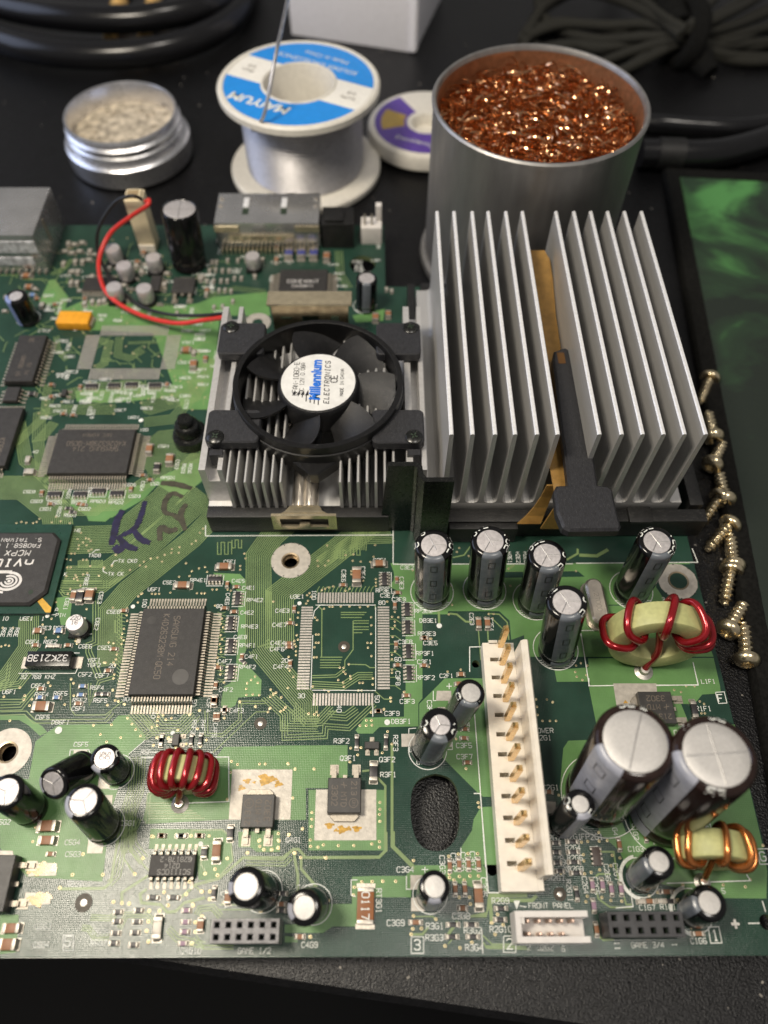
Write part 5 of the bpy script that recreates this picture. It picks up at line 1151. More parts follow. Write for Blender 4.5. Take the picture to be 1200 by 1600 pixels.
# ---- small parts: ceramic capacitors, resistors, beads, resistor arrays
SMD = {}
def smd(kind, reg, x, y, L_=None, Wd=None, o='H', H=None, rot=None):
    sc = REG[reg][2]; c = Z(reg, x, y)
    k = {'c': ('ceramic_capacitor', brown_cap), 'r': ('chip_resistor', res_black), 'b': ('chip_resistor', blue_chip), 'p': ('ceramic_capacitor', purple_cap), 'i': ('ferrite_bead', indigo_chip), 's': ('chip_resistor', tin_dull)}[kind]
    ppm = F_PX/ (CAM_H/ -((RT*((c.x)/1)*0).z-1)) if False else 7.1
    d = Vector((c.x, c.y, -CAM_H)); ppm = F_PX/(d.dot(FW))
    if o == 'V': ppm *= .93
    l = round((L_ or 46)/sc/ppm*2)/2; wd = round((Wd or 24)/sc/ppm*2.5)/2.5
    l = max(1.5, l); wd = max(.8, min(wd, l*.62)); h = H or max(.45, min(1.5, wd*.62))
    key = (kind, l, wd, h)
    if key not in SMD:
        mb = MB(); e = l*.21
        mb.cbox((0, 0, h/2+.12), (l-2*e+.02, wd*.96, h*.97), .05, 0)
        for s in (-1, 1):
            mb.cbox((s*(l/2-e/2), 0, h/2+.12), (e, wd, h), .07, 1)
            mb.prism([(s*(l/2-e*.3), -wd*.55), (s*(l/2+l*.16), -wd*.55), (s*(l/2+l*.16), wd*.55), (s*(l/2-e*.3), wd*.55)], .05, .13, 2)
            q = s*(l/2)
            mb.add([(q, -wd*.45, .13), (q, wd*.45, .13), (q, wd*.4, h*.7), (q, -wd*.4, h*.7), (q+s*l*.13, wd*.4, .13), (q+s*l*.13, -wd*.4, .13)], [(3, 2, 4, 5), (0, 3, 5), (1, 4, 2)], 2)
        SMD[key] = mesh(k[0], mb, [k[1], term, term])
    r = 0 if o == 'H' else R_(90)
    r += rot if rot is not None else random.uniform(-.03, .03)
    return obj(k[0], SMD[key], None, board, (c.x, c.y, 0), r)
def array(reg, x, y, o='V', L_=3.3, Wd=1.5):
    c = Z(reg, x, y)
    if ('a', L_) not in SMD:
        mb = MB(); mb.cbox((0, 0, .42), (L_, Wd*.78, .6), .05, 0)
        for i in range(4):
            for s in (-1, 1):
                q = (i-1.5)*L_*.25; mb.cbox((q, s*Wd*.45, .4), (L_*.13, Wd*.28, .62), .06, 1); mb.prism([(q-L_*.08, s*Wd*.5), (q+L_*.08, s*Wd*.5), (q+L_*.08, s*Wd*.86), (q-L_*.08, s*Wd*.86)], .05, .2, 1)
        SMD[('a', L_)] = mesh('resistor_array', mb, [res_black, term])
    ob = obj('resistor_array', SMD[('a', L_)], None, board, (c.x, c.y, 0), 0 if o == 'H' else R_(90))
    ln = MB()
    for s in (-1, 1): ln.ribbon([(s*(L_/2+.25), -Wd*.85), (s*(L_/2+.25), Wd*.85)], .14, IZ); 
    ln.ribbon([(-L_/2-.25, -Wd*1.05), (L_/2+.25, -Wd*1.05)], .14, IZ)
    if 'am' not in SMD: SMD['am'] = mesh('outline_print', ln, silk)
    obj('outline_print', SMD['am'], None, ob)
def run(reg, kind, items):
    for t in items: smd(kind, reg, *t)
run('G7', 'c', [(770, 250, 86, 46), (630, 325, 100, 46, 'V'), (880, 345, 40, 18, 'V'), (885, 428, 34, 20), (545, 380, 34, 20), (240, 528, 36, 18, 'V'), (215, 618, 34, 20), (208, 745, 34, 20), (210, 768, 34, 20), (215, 870, 36, 18, 'V'), (868, 505, 34, 18, 'V'), (875, 752, 36, 18, 'V'), (885, 880, 34, 20), (1050, 710, 36, 20), (1050, 883, 36, 20), (940, 1070, 36, 22), (765, 1167, 40, 22)])
for y in (345, 535, 645, 795, 930): array('G7', 803 if y == 345 else 945+(y-535)*.03, y)
run('G6', 'c', [(845, 268, 88, 46), (585, 385, 92, 48), (862, 375, 32, 16, 'V'), (920, 392, 34, 18), (905, 547, 34, 18), (953, 830, 34, 18, 'V'), (780, 1100, 60, 28, 'V'), (848, 1160, 34, 20), (790, 1005, 40, 18, 'V'), (218, 540, 34, 20), (155, 780, 34, 20), (120, 915, 34, 20), (805, 895, 30, 18), (845, 525, 30, 18)])
smd('r', 'G6', 958, 855, 34, 18, 'H', None, -.8)
array('G6', 785, 345, 'H')
for y in (465, 620, 762, 925): array('G6', 928 if y == 465 else 885, y)
run('G5', 'c', [(535, 610, 70, 40, 'V'), (655, 605, 85, 55, 'V'), (280, 862, 60, 34), (262, 965, 44, 28), (495, 965, 44, 28)]); run('G5', 'r', [(585, 615, 90, 45, 'V')]); run('G5', 'b', [(430, 862, 60, 34)]); run('G5', 's', [(362, 970, 34, 20), (412, 970, 34, 20), (600, 570, 34, 24)])
run('H2', 'c', [(268, 342, 105, 56), (260, 228, 46, 28), (493, 320, 44, 26), (305, 1087, 105, 58), (300, 1175, 105, 58)]); run('H2', 'b', [(255, 283, 48, 26), (358, 283, 48, 26), (520, 212, 48, 26), (510, 266, 48, 26)]); run('H2', 'r', [(620, 262, 34, 22), (662, 262, 34, 22), (1010, 555, 52, 28, 'V'), (5, 850, 60, 30)])
run('H3', 'c', [(543, 65, 60, 28, 'V'), (547, 160, 40, 20, 'V'), (565, 160, 36, 16, 'V'), (213, 905, 52, 30), (450, 905, 52, 28), (558, 1000, 108, 48, 'V')]); run('H3', 'r', [(398, 308, 52, 26, 'V'), (455, 305, 60, 26, 'V'), (212, 305, 56, 26, 'V'), (605, 120, 36, 20, 'V'), (335, 908, 52, 30), (642, 890, 80, 38, 'V'), (480, 1010, 60, 32, 'V')])
run('H4', 'c', [(605, 208, 44, 22), (1145, 320, 50, 30), (1140, 376, 50, 30), (1160, 528, 50, 30)]); run('H4', 'r', [(470, 402, 76, 26, 'V'), (652, 400, 76, 26, 'V'), (575, 588, 100, 42, 'V')])
run('G8', 'c', [(510, 700, 62, 26, 'V'), (565, 700, 62, 26, 'V'), (400, 1018, 50, 36), (385, 1078, 50, 34), (175, 792, 40, 22)])
run('H5', 'c', [(868, 712, 48, 28), (1440, 780, 40, 20)])
run('K1', 'c', [(650, 212, 62, 28, 'V'), (708, 202, 62, 28, 'V'), (768, 202, 62, 28, 'V'), (830, 202, 62, 28, 'V'), (684, 357, 62, 30, 'V'), (744, 357, 62, 30, 'V'), (828, 400, 130, 56, 'V'), (730, 477, 58, 34), (438, 565, 70, 34)]); run('K1', 'r', [(670, 580, 76, 30), (785, 580, 76, 30), (665, 655, 76, 30), (795, 655, 76, 30), (970, 478, 72, 30), (965, 548, 72, 30)])
run('K2', 'r', [(710, 348, 72, 32), (715, 422, 72, 32), (722, 495, 72, 32), (738, 573, 72, 32), (590, 357, 44, 28), (593, 425, 44, 28), (600, 500, 44, 28), (620, 562, 44, 28), (740, 725, 80, 34, 'V')]); run('K2', 'p', [(853, 660, 70, 34, 'V'), (925, 660, 70, 34, 'V'), (990, 690, 70, 34, 'V'), (1060, 690, 70, 34, 'V'), (863, 810, 70, 34, 'V')]); run('K2', 'c', [(1047, 370, 66, 32, 'V'), (883, 980, 78, 34, 'V')])
run('K3', 'c', [(378, 112, 66, 32, 'V'), (515, 487, 72, 28), (400, 550, 64, 30), (728, 767, 72, 30)]); run('K3', 'r', [(540, 550, 64, 28)]); run('K3', 's', [(485, 548, 34, 24), (350, 553, 30, 26)])
run('H6', 'r', [(762, 185, 90, 34, 'V')])
run('H7', 'c', [(950, 97, 52, 28), (1170, 97, 52, 28), (300, 205, 52, 30), (75, 640, 92, 56), (55, 735, 92, 62)]); run('H7', 'r', [(1065, 97, 56, 28), (695, 545, 54, 30), (690, 600, 54, 30), (805, 602, 54, 30), (680, 668, 54, 30), (795, 665, 54, 30), (670, 727, 54, 30), (785, 737, 54, 30), (815, 535, 54, 30), (900, 460, 58, 30), (1020, 460, 58, 30)]); run('H7', 's', [(928, 638, 108, 52, 'V')]); run('H7', 'p', [(1095, 535, 54, 30), (1090, 603, 54, 30), (1085, 660, 54, 30), (1075, 728, 54, 30)]); run('H7', 'c', [(1178, 622, 60, 34, 'V')])
run('H8', 'c', [(308, 412, 66, 34, 'V'), (640, 452, 52, 28), (755, 655, 58, 34)]); run('H8', 'r', [(220, 382, 66, 30, 'V'), (648, 385, 52, 28), (640, 490, 40, 20)])
run('G1', 'c', [(938, 495, 66, 40, 'V'), (1065, 560, 70, 46, 'V'), (265, 765, 40, 24, 'V'), (525, 840, 34, 20), (500, 835, 34, 20), (895, 655, 26, 20), (940, 683, 30, 20), (460, 280, 34, 22), (400, 272, 34, 20), (325, 165, 40, 30), (325, 90, 40, 36), (822, 740, 20, 24, 'V'), (320, 835, 30, 20), (1045, 90, 20, 30, 'V'), (505, 105, 24, 30, 'V')]); run('G1', 'r', [(985, 610, 56, 36, 'V'), (430, 862, 34, 20), (455, 885, 34, 20), (205, 150, 46, 40)]); run('G1', 's', [(190, 638, 56, 40), (180, 560, 40, 30, 'V')])
for x, y in ((345, 775), (505, 775), (620, 755), (735, 770), (575, 100), (715, 95), (825, 90), (970, 95)): array('G1', x, y, 'H')
run('A1', 'c', [(1095, 1012, 66, 42), (1137, 1095, 60, 42, 'V'), (500, 705, 34, 30), (845, 440, 36, 28, 'V'), (185, 520, 40, 24, 'V'), (175, 640, 44, 30), (220, 705, 30, 20), (325, 740, 30, 20), (160, 575, 60, 28)])
run('A1', 's', [(x, y, 34, 26, random.choice('HV')) for x, y in ((405, 385), (440, 390), (485, 380), (385, 430), (425, 440), (470, 430), (445, 490), (487, 490), (525, 480), (425, 550), (460, 550), (420, 615), (455, 615), (470, 660), (500, 735), (545, 725), (585, 725), (615, 720), (760, 650), (790, 650), (800, 515), (830, 550), (980, 560), (750, 710), (940, 740), (645, 525), (600, 520), (530, 430), (1180, 580), (250, 745), (210, 650), (1180, 590))])
run('A2', 's', [(x, y, 30, 24, 'V') for x, y in ((105, 540), (140, 535), (180, 540), (218, 540), (55, 580), (90, 600), (128, 600), (172, 600), (208, 600), (250, 585), (290, 585), (160, 655), (195, 655), (230, 660), (85, 680), (130, 755), (145, 490), (210, 480), (270, 480), (370, 575), (240, 720), (390, 360), (230, 370), (155, 365), (415, 475), (120, 490), (320, 480), (1140, 650), (1170, 660), (180, 750))])
run('A2', 'i', [(570, 450, 70, 52, 'V'), (643, 450, 70, 52, 'V'), (715, 450, 70, 52, 'V'), (575, 385, 60, 48, 'V'), (648, 385, 60, 48, 'V'), (718, 385, 60, 48, 'V')]); run('A2', 'c', [(790, 465, 60, 36, 'V'), (498, 405, 40, 24, 'V'), (495, 480, 40, 24, 'V'), (1075, 820, 60, 36, 'V'), (1150, 800, 50, 36, 'V'), (90, 660, 40, 26, 'V')])
run('A3', 'c', [(412, 715, 50, 36), (455, 640, 40, 36)]); run('A3', 's', [(475, 735, 40, 36), (410, 755, 40, 36), (455, 805, 40, 36), (665, 815, 36, 36), (400, 860, 36, 36), (600, 1080, 36, 36), (325, 1045, 36, 36), (345, 945, 36, 36), (385, 945, 36, 36), (945, 840, 46, 40)])
for k in range(46):
    x, y = random.uniform(0, 330), random.uniform(385, 645)
    if (120 < x < 290 and 500 < y < 600) or (x < 95 and 500 < y < 640) or (y > 590 and x > 90) or x < 90 and y < 430: continue
    smd(random.choice('cssrbs'), 'PX', x, y, random.uniform(8, 11), random.uniform(5, 7), random.choice('HV'))
# yellow tantalum block, brown fuse, small transistors, eight pin filter
c = W(115, 496, 2.6); mb = MB(); mb.cbox((0, 0, 1.4), (9.2, 5.0, 2.6), .25)
o = obj('tantalum_capacitor', mb, tantalum, board, (c.x, c.y, 0), R_(-2))
for s in (-1, 1): m2 = MB(); m2.box((s*4.9, 0, .7), (.6, 3.4, 1.3)); obj('terminal', m2, term, o)
c = W(571, 1415, .9); mb = MB(); mb.cbox((0, 0, .62), (3.1, 4.6, .8), .1)
o = obj('chip_fuse', mb, M('fuse_brown', (.24, .085, .02), .5), board, (c.x, c.y, 0), R_(-1))
for s in (-1, 1):
    m2 = MB(); m2.cbox((0, s*2.65, .62), (3.0, .75, .86), .1); m2.box((0, s*3.35, .1), (3.5, .8, .14)); obj('terminal', m2, term, o)
tx = MB(); letters(tx, '0117', 0, 0, 1.35, -R_(90), 1.04, wd=.2, adv=5.2); obj('marking', tx, silk, o)
def sot(reg, x, y, rz=0, w_=3.0, h_=1.5):
    c = Z(reg, x, y); mb = MB(); mb.prism([(-w_/2, -h_/2), (w_/2, -h_/2), (w_/2, h_/2), (-w_/2, h_/2)], .2, 1.1, b=.12)
    o = obj('small_transistor', mb, chip_shiny, board, (c.x, c.y, 0), rz)
    for px, s in ((-.9, -1), (.9, -1), (0, 1)):
        m2 = MB(); m2.box((px, s*(h_/2+.3), .35), (.45, .7, .3)); m2.box((px, s*(h_/2+.6), .1), (.9, 1.0, .14)); obj('leg', m2, lead_mat, o)
sot('H4', 565, 425); sot('H2', 1105, 550, R_(90), 2.4, 1.4); sot('G1', 408, 148, R_(90), 2.2, 1.3)
c = Z('K2', 880, 455); mb = MB(); mb.cbox((0, 0, .5), (1.6, 3.3, .8), .08)
o = obj('filter_array', mb, M('filter_brown', (.06, .045, .04), .45), board, (c.x, c.y, 0))
for i in range(4):
    for s in (-1, 1): m2 = MB(); m2.cbox((s*.85, (i-1.5)*.85, .5), (.5, .45, .8), .12); obj('terminal', m2, term, o)

# ---- push pin left of the fan
c = W(297, 690, 0); mb = MB()
mb.prism(rrect(-4.1, -4.4, 4.1, 4.4, 3.6, 8), 0.05, 3.6, b=.5); mb.lathe([(3.3, 3.5), (3.1, 6.2), (2.7, 6.7), (2.1, 6.8), (2.0, 8.4), (1.7, 8.9), (.001, 9.0)], 30)
obj('push_pin', mb, plastic_gloss, board, (c.x+.3, c.y+.6, 0))

# ------------------------------------------------------------------ black frame, heatsinks and fan
fr = MB()
# low tray wall all round
X0, X1, Y0, Y1 = -41.6, 76.3, 91.3, 170.5
fr.cbox(((X0+2)/2+.5, Y0+1.6, 3.6), (2-X0-1, 3.2, 6.8), .3); fr.cbox(((15+X1)/2, Y0+.4, 3.6), (X1-15, 3.4, 6.8), .3); fr.cbox((X1-1.6, (Y0+Y1)/2+1.2, 3.6), (3.2, Y1-Y0-4, 6.8), .3)
fr.cbox((43, Y1-1.2, 3.6), (X1-10-3.5, 2.8, 6.6), .3); fr.cbox((8.9, 157, 3.6), (2.2, 27, 6.6), .3); fr.cbox((X0+1.3, (Y0+150)/2+3, 2.6), (2.6, 51, 4.8), .3)
frame = obj('heatsink_frame', fr, plastic_frame, board, label='black plastic frame clipped round both heatsinks')
# stepped upright tab at the front
wl = MB(); t = 1.1; zt = 27.0
pth = [(1.6, 92.2), (7.4, 92.2), (8.3, 91.4), (8.5, 89.4), (9.4, 88.2), (15.4, 88.2)]
a_ = [Vector(p) for p in pth]; Lp = offset(a_, t/2); Rp = offset(a_, -t/2); n = len(a_)
def wallz(i): return zt
vs = [(p.x, p.y, .2) for p in Rp]+[(p.x, p.y, .2) for p in Lp]+[(p.x, p.y, zt) for p in Rp]+[(p.x, p.y, zt) for p in Lp]
vs[0] = (vs[0][0]-1.8, vs[0][1], .2); vs[n] = (vs[n][0]-1.8, vs[n][1], .2)
fs = [(i, i+1, 2*n+i+1, 2*n+i) for i in range(n-1)]+[(n+i+1, n+i, 3*n+i, 3*n+i+1) for i in range(n-1)]+[(2*n+i, 2*n+i+1, 3*n+i+1, 3*n+i) for i in range(n-1)]+[(0, 2*n, 3*n, n), (n-1, 2*n-1, 4*n-1, 3*n-1)]
wl.add(vs, fs); obj('upright_tab', wl, plastic_gloss, frame)
for c_, d_ in (((24, 89.6, 3.2), (16, 2.4, 6.2)), ((60.5, 91.6, 7.2), (5.5, 4.4, 1.0))): wl = MB(); wl.cbox(c_, d_, .35); obj('frame_ledge', wl, plastic_frame, frame)

# big finned heatsink
hs = MB(); Yf, Yb, zb, zt = 94.6, 166.4, 4.2, 34.0
hs.cbox((40.5, (Yf+Yb)/2, zb+1.9), (60.4, Yb-Yf, 3.8), .15)
big = obj('finned_heatsink', hs, alu, board, label='large aluminium heatsink with twelve tall plain fins')
pf = MB(); h_ = zt-zb-3.8; t0, t1 = .62, .46
pr = [(-t0-.9, 0), (-t0-.25, .35), (-t0, 1.2), (-t1, h_-.25), (-t1+.2, h_), (t1-.2, h_), (t1, h_-.25), (t0, 1.2), (t0+.25, .35), (t0+.9, 0)]; n = len(pr)
for s in range(1): 
    vs = [(x, Yf, z) for x, z in pr]+[(x, Yb, z) for x, z in pr]
    pf.add(vs, [(n+i, n+i+1, i+1, i) for i in range(n-1)]+[tuple(range(n)), tuple(range(2*n-1, n-1, -1))])
    pf.m[3] = pf.m[4] = pf.m[5] = 1  # fin tops take the paler metal that carries a painted highlight
fin_me = mesh('fin', pf, [alu, highlight_alu])
for i in range(13):
    if i == 6: continue
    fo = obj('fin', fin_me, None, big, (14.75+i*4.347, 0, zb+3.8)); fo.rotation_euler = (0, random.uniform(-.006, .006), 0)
# amber film and black lever lying in the gap between the two groups of fins
xg = 14.75+6*4.347
def strip(mb, prof, x0, x1, th, xs=None):
    """prof: (y, z) along the strip"""
    q = [Vector(p) for p in prof]; a_ = q; b_ = offset(q, -th); n = len(q)
    vs = []
    for k, row in enumerate((a_, b_)):
        for i, p in enumerate(row):
            l, r = xs[i] if xs else (x0, x1); vs += [(l, p.x, p.y), (r, p.x, p.y)]
    m = 2*n; fs = []
    for i in range(n-1):
        j = 2*i
        fs += [(j, j+1, j+3, j+2), (m+j+2, m+j+3, m+j+1, m+j), (j, j+2, m+j+2, m+j), (j+3, j+1, m+j+1, m+j+3)]
    fs += [(1, 0, m, m+1), (2*n-2, 2*n-1, m+2*n-1, m+2*n-2)]
    mb.add(vs, fs, 0, False)
fm = MB(); strip(fm, [(86.2, 20.0), (91, 21.2), (98, 21.0), (130, 21.0), (142, 22.0), (152, 24.5), (157.5, 26.2), (160, 27.0)], xg-3.5, xg+3.5, .4, [(37.8, 47.6), (37.4, 44.6), (37.3, 44.3), (37.3, 44.3), (37.3, 44.3), (37.3, 44.3), (37.3, 43.8), (37.9, 42.6)])
lev = obj('amber_film', fm, kapton, board)
fm = MB(); strip(fm, [(89.0, 7.6), (90.2, 9.2), (91.0, 11.5), (91.5, 15), (91.6, 19.5)], 0, 0, .4, [(31.6, 37), (33.6, 37.6), (35.0, 38), (36.0, 38.4), (36.5, 38.6)]); strip(fm, [(86.8, 9.0), (87.6, 18.5)], 0, 0, .4, [(36.5, 47.5), (38.5, 47.0)])
obj('film_flap', fm, kapton, lev)
lv = MB(); th = 2.4; z1 = 25.6
px = [(883-8, 545), (883-6, 543), (884, 542), (889, 545), (893, 556), (905, 600), (915, 650), (925, 690), (932, 740), (935, 757), (950, 759), (957, 764), (965, 800), (971, 822), (968, 828), (890, 829), (880, 824), (870, 800), (866, 765), (870, 758), (888, 757), (884, 720), (878, 680), (873, 640), (869, 600), (864, 562), (866, 548)]
pl = [W(x, y, z1-(0 if y > 730 else .0)) for x, y in px]
pl = [(p.x, p.y) for p in pl]
lv.prism(pl, z1-th, z1, b=.5)
lev2 = obj('lever_arm', lv, plastic_matte, board, label='black spatula shaped lever arm lying between the fins')
sl = MB(); p0, p1 = W(875, 551, z1), W(879, 568, z1); sl.box(((p0.x+p1.x)/2, (p0.y+p1.y)/2, z1+.02), (1.7, (p0-p1).length, .05)); obj('lever_slot', sl, M('slot_amber', (.10, .045, .01), .5), lev2)

# low heatsink under the fan
lo = MB(); lz0 = 3.4
lo.cbox((-15.4, (93.9+148)/2, lz0+.9), (51, 54.1, 1.8), .1)
low = obj('fan_heatsink', lo, alu, board, label='low finned aluminium heatsink under the fan')
ff = MB(); fh = 12.5
pr = [(-.7, 0), (-.38, .8), (-.30, fh-.3), (-.16, fh), (.16, fh), (.30, fh-.3), (.38, .8), (.7, 0)]; n = len(pr)
vs = [(x, 93.9, z) for x, z in pr]+[(x, 137.5, z) for x, z in pr]; ff.add(vs, [(n+i, n+i+1, i+1, i) for i in range(n-1)]+[tuple(range(n)), tuple(range(2*n-1, n-1, -1))])
fme = mesh('fin', ff, alu)
for x in [-34.2+i*1.98 for i in range(7)]+[-9.0+i*2.0 for i in range(7)]: obj('fin', fme, None, low, (x, 0, lz0+1.8))
def rail(x0, x1, y0, y1, zt, zb=lz0+1.8):
    r = MB()
    r.prism([(x0, y0), (x0+1.5, y0), (x0+1.5, y1), (x0, y1)], zb, zt); r.prism([(x1-1.1, y0), (x1, y0), (x1, y1), (x1-1.1, y1)], zb+5, zt-.02)
    r.prism([(x0+1.5, y0+.02), (x1-1.1, y0+.02), (x1-1.1, y1-.02), (x0+1.5, y1-.02)], zb, zt-4.5)
    r.prism([(x1-1.1, y0+.02), (x1+.8, y0+.02), (x1+.8, y1-.02), (x1-1.1, y1-.02)], zb, zb+5)
    return r
obj('screw_rail', rail(-40.9, -35.6, 97.0, 149.0, 18.0), alu_edge, low)
obj('screw_rail', rail(5.9, 10.5, 97.0, 149.0, 18.0), alu_edge, low)
# wire clip down the middle and its hook over the frame
cl = MB()
for x in (-18.8, -16.4): cl.tube([(x, 93.5, 8.0), (x, 98, 9.2), (x, 120, 9.4), (x, 139, 8.2)], 1.45, 12)
cl.box((-17.6, 116, 7.8), (6.2, 45, .7))
clip = obj('spring_clip', cl, clip_metal, board)
hk = MB(); yk = 91.0
def plate(x0, x1, z0, z1): hk.box(((x0+x1)/2, yk-.35, (z0+z1)/2+.9), (x1-x0, .7, z1-z0))
plate(-25.2, -10.2, 6.9, 8.2); plate(-25.2, -10.2, 2.2, 3.4); plate(-25.2, -23.3, 3.4, 6.9); plate(-12.1, -10.2, 3.4, 6.9); plate(-18.9, -16.5, 3.4, 4.6)
strip(hk, [(90.4, 8.0), (91.6, 9.3), (93.2, 9.0), (94.4, 7.4)], 0, 0, .5, [(-25, -10.4), (-22, -13.4), (-21, -14.2), (-20.4, -14.8)])
obj('clip_hook', hk, clip_gold, clip)
hk = MB(); hk.cbox((-19.2, 156.8, 13.6), (23.0, 5.2, .8), .25); obj('clip_flange', hk, clip_gold, clip)
hk = MB(); hk.box((-25.5, 154.6, 7.4), (8.2, .7, 11.8)); hk.box((-12.8, 154.6, 7.4), (8.2, .7, 11.8)); hk.box((-19.2, 154.7, 11.5), (4.7, .7, 3.6))
obj('clip_upright', hk, M('dark_reflection_steel', (.36, .29, .19), .2, .95, var=.3, vs=5), clip)  # same sheet metal as the flange, dark brown reflections put into its colour
hk = MB(); hk.box((-12.4, 154.2, 8.5), (2.2, .4, 2.4)); hk.box((-19.2, 158, 6), (5.0, .8, 9)); hk.box((-25.8, 154.2, 9.2), (3.0, .3, .5)); obj('clip_window', hk, slot_dark, clip)

# ---- fan
fc = Vector((-14.6, 119.2, 0)); FZ = 23.0; fb = 14.5
fan_m = Matrix.Translation((fc.x, fc.y, 0))
mb = MB(); mb.lathe([(18.7, FZ-.1), (18.95, FZ), (19.8, FZ), (19.95, FZ-.15), (19.95, FZ-2.6), (20.25, FZ-2.8), (20.25, fb+1), (19.9, fb), (18.9, fb), (18.65, FZ-4), (18.7, FZ-.1)], 88)
for a in (40, 140, 220, 320, 270): mb.box((10, 0, fb+.5), (18, 1.6, 1.0), xf=Matrix.Rotation(R_(a), 4, 'Z'))
mb.lathe([(9.2, fb), (9.2, fb+1.2), (.001, fb+1.2)], 36)
mb.prism([(-5.5, -19.4), (-1.2, -23.2), (.6, -23.2), (5.0, -19.4)], fb-.2, fb+3.2, b=.4)
fan = obj('cooling_fan', mb, plastic, board, (fc.x, fc.y, 0), label='small black seven bladed fan with a round white printed label')
lugz = 21.2
L4 = [((-39.9, 129.4, -28.6, 140.0), (-37.2, 138.3)), ((-1.0, 129.2, 10.0, 140.0), (7.6, 138.0)), ((-39.6, 102.4, -27.4, 111.9), (-37.2, 103.8)), ((-1.9, 102.2, 10.0, 111.9), (7.6, 103.8))]
for k, ((xa, ya, xb, yb), sc) in enumerate(L4):
    mb = MB(); mb.prism([(x-fc.x, y-fc.y) for x, y in rrect(xa, ya, xb, yb, 1.3)], lugz-2.4, lugz, b=.3)
    cx, cy = (xa+xb)/2-fc.x, (ya+yb)/2-fc.y
    mb.lathe([(2.0, lugz+.005), (2.0, lugz+.03), (.001, lugz+.03)], 24, xf=Matrix.Translation((cx+(0.8 if cx < 0 else -.8), cy, 0)))
    for s in (-1, 1): mb.box((sc[0]-fc.x, sc[1]-fc.y-2.6 if s < 0 else sc[1]-fc.y+1, lugz-4.2), (3.0, 1.6, 4))
    lug = obj('mounting_lug', mb, plastic_matte, fan)
    sc_ = MB(); sc_.lathe([(2.0, -.1), (1.95, .22), (1.5, .5), (.001, .62)], 24)
    s_o = obj('screw', sc_, plastic_gloss, fan, (sc[0]-fc.x, sc[1]-fc.y, lugz))
    sc_ = MB()
    for r in (0, 90): sc_.box((0, 0, .6), (1.7, .34, .06), rz=R_(r+20*k))
    obj('cross_recess', sc_, slot_dark, s_o)
mb = MB(); mb.lathe([(9.7, fb+1.6), (9.75, FZ-2.2), (9.55, FZ-1.2), (9.2, FZ-.75), (8.95, FZ-.7)], 60); mb.lathe([(8.95, FZ-.7), (.001, FZ-.7)], 40)
hub = obj('hub', mb, blade_mat, fan)
bm_ = MB()
nr, nc = 10, 8
def bl(u, v, off):
    r = 9.4+(18.2-9.4)*u; a = R_(-20+(39-2*u)*v+6*u-12*u*u)      # swept leading and trailing edges
    z = fb+1.8+(FZ-fb-3.4)*v+.8*math.sin(math.pi*v)+off
    return (r*math.cos(a), r*math.sin(a), z)
for off, flip in ((.35, False), (-.35, True)):
    vs = [bl(i/nr, j/nc, off) for i in range(nr+1) for j in range(nc+1)]
    fs = []
    for i in range(nr):
        for j in range(nc):
            q = (i*(nc+1)+j, (i+1)*(nc+1)+j, (i+1)*(nc+1)+j+1, i*(nc+1)+j+1); fs.append(q[::-1] if flip else q)
    bm_.add(vs, fs, 0, True)
N_ = (nr+1)*(nc+1); edge = [i*(nc+1) for i in range(nr+1)]+[nr*(nc+1)+j for j in range(1, nc+1)]+[i*(nc+1)+nc for i in range(nr-1, -1, -1)]
for p, q in zip(edge, edge[1:]): bm_.f.append([p, N_+p, N_+q, q]); bm_.m.append(0); bm_.s.append(False)
bme = mesh('blade', bm_, blade_mat)
for k in range(7): obj('blade', bme, None, fan, (0, 0, 0), R_(-2+k*360/7))
lab = MB(); lab.lathe([(8.75, FZ-.68), (8.75, FZ-.6), (.001, FZ-.6)], 60); lb = obj('label', lab, M('satin_label', (.66, .66, .64), .42, var=.08, vs=6), fan)
tx = MB(); z = FZ-.57; q = R_(90)
letters(tx, 'MFAN-1060-E', -5.3, 1.0, 1.15, q, z, wd=.15, adv=5.0); letters(tx, 'DC 12V 0.08A', -3.8, 1.2, .95, q, z, wd=.13, adv=5.0)
letters(tx, 'ELECTRONICS', 2.1, -.1, 1.15, q, z, wd=.2, adv=6.4, slant=.15); letters(tx, 'CE', 3.7, .9, 1.5, q, z, wd=.24, adv=4.8); letters(tx, 'MADE IN CHINA', 5.6, -.2, .75, q, z, wd=.13, adv=5.2)
for k in range(7): tx.ribbon([(-5.4+k*.95, -5.0-k*.35+(.9 if k < 3 else 0)), (-5.4+k*.95, -3.4-k*.22)], .24, z); 
for k in range(4): tx.add([(-5.9+k*1.0, -3.9-k*.1, z), (-5.0+k*1.0, -3.9-k*.1, z), (-5.2+k*1.0, -2.8+k*.1, z)], [(0, 1, 2)])
obj('label_print', tx, print_black, lb, kind='stuff')
def bubble(text, size, mat4, m, parent, name, ext=.0, shear=0.0, off=0.0):
    """printed word in a solid typeface, turned into a mesh"""
    cu = bpy.data.curves.new(name, 'FONT'); cu.body = text; cu.size = size*U; cu.align_x = 'CENTER'; cu.align_y = 'CENTER'; cu.shear = shear; cu.offset = off*U; cu.resolution_u = 3
    t = bpy.data.objects.new(name, cu); COL.objects.link(t)
    me = bpy.data.meshes.new_from_object(t.evaluated_get(bpy.context.evaluated_depsgraph_get())); bpy.data.objects.remove(t)
    me.name = name; me.materials.clear(); me.materials.append(m)
    return obj(name, me, None, parent, mat=mat4)
bubble('Millennium', 3.1, Matrix.Translation((-.5, .6, z+.01)) @ Matrix.Rotation(q, 4, 'Z') @ Matrix.Diagonal((.92, 1.1, 1, 1)), label_blue, lb, 'label_title', off=.14, shear=.1)

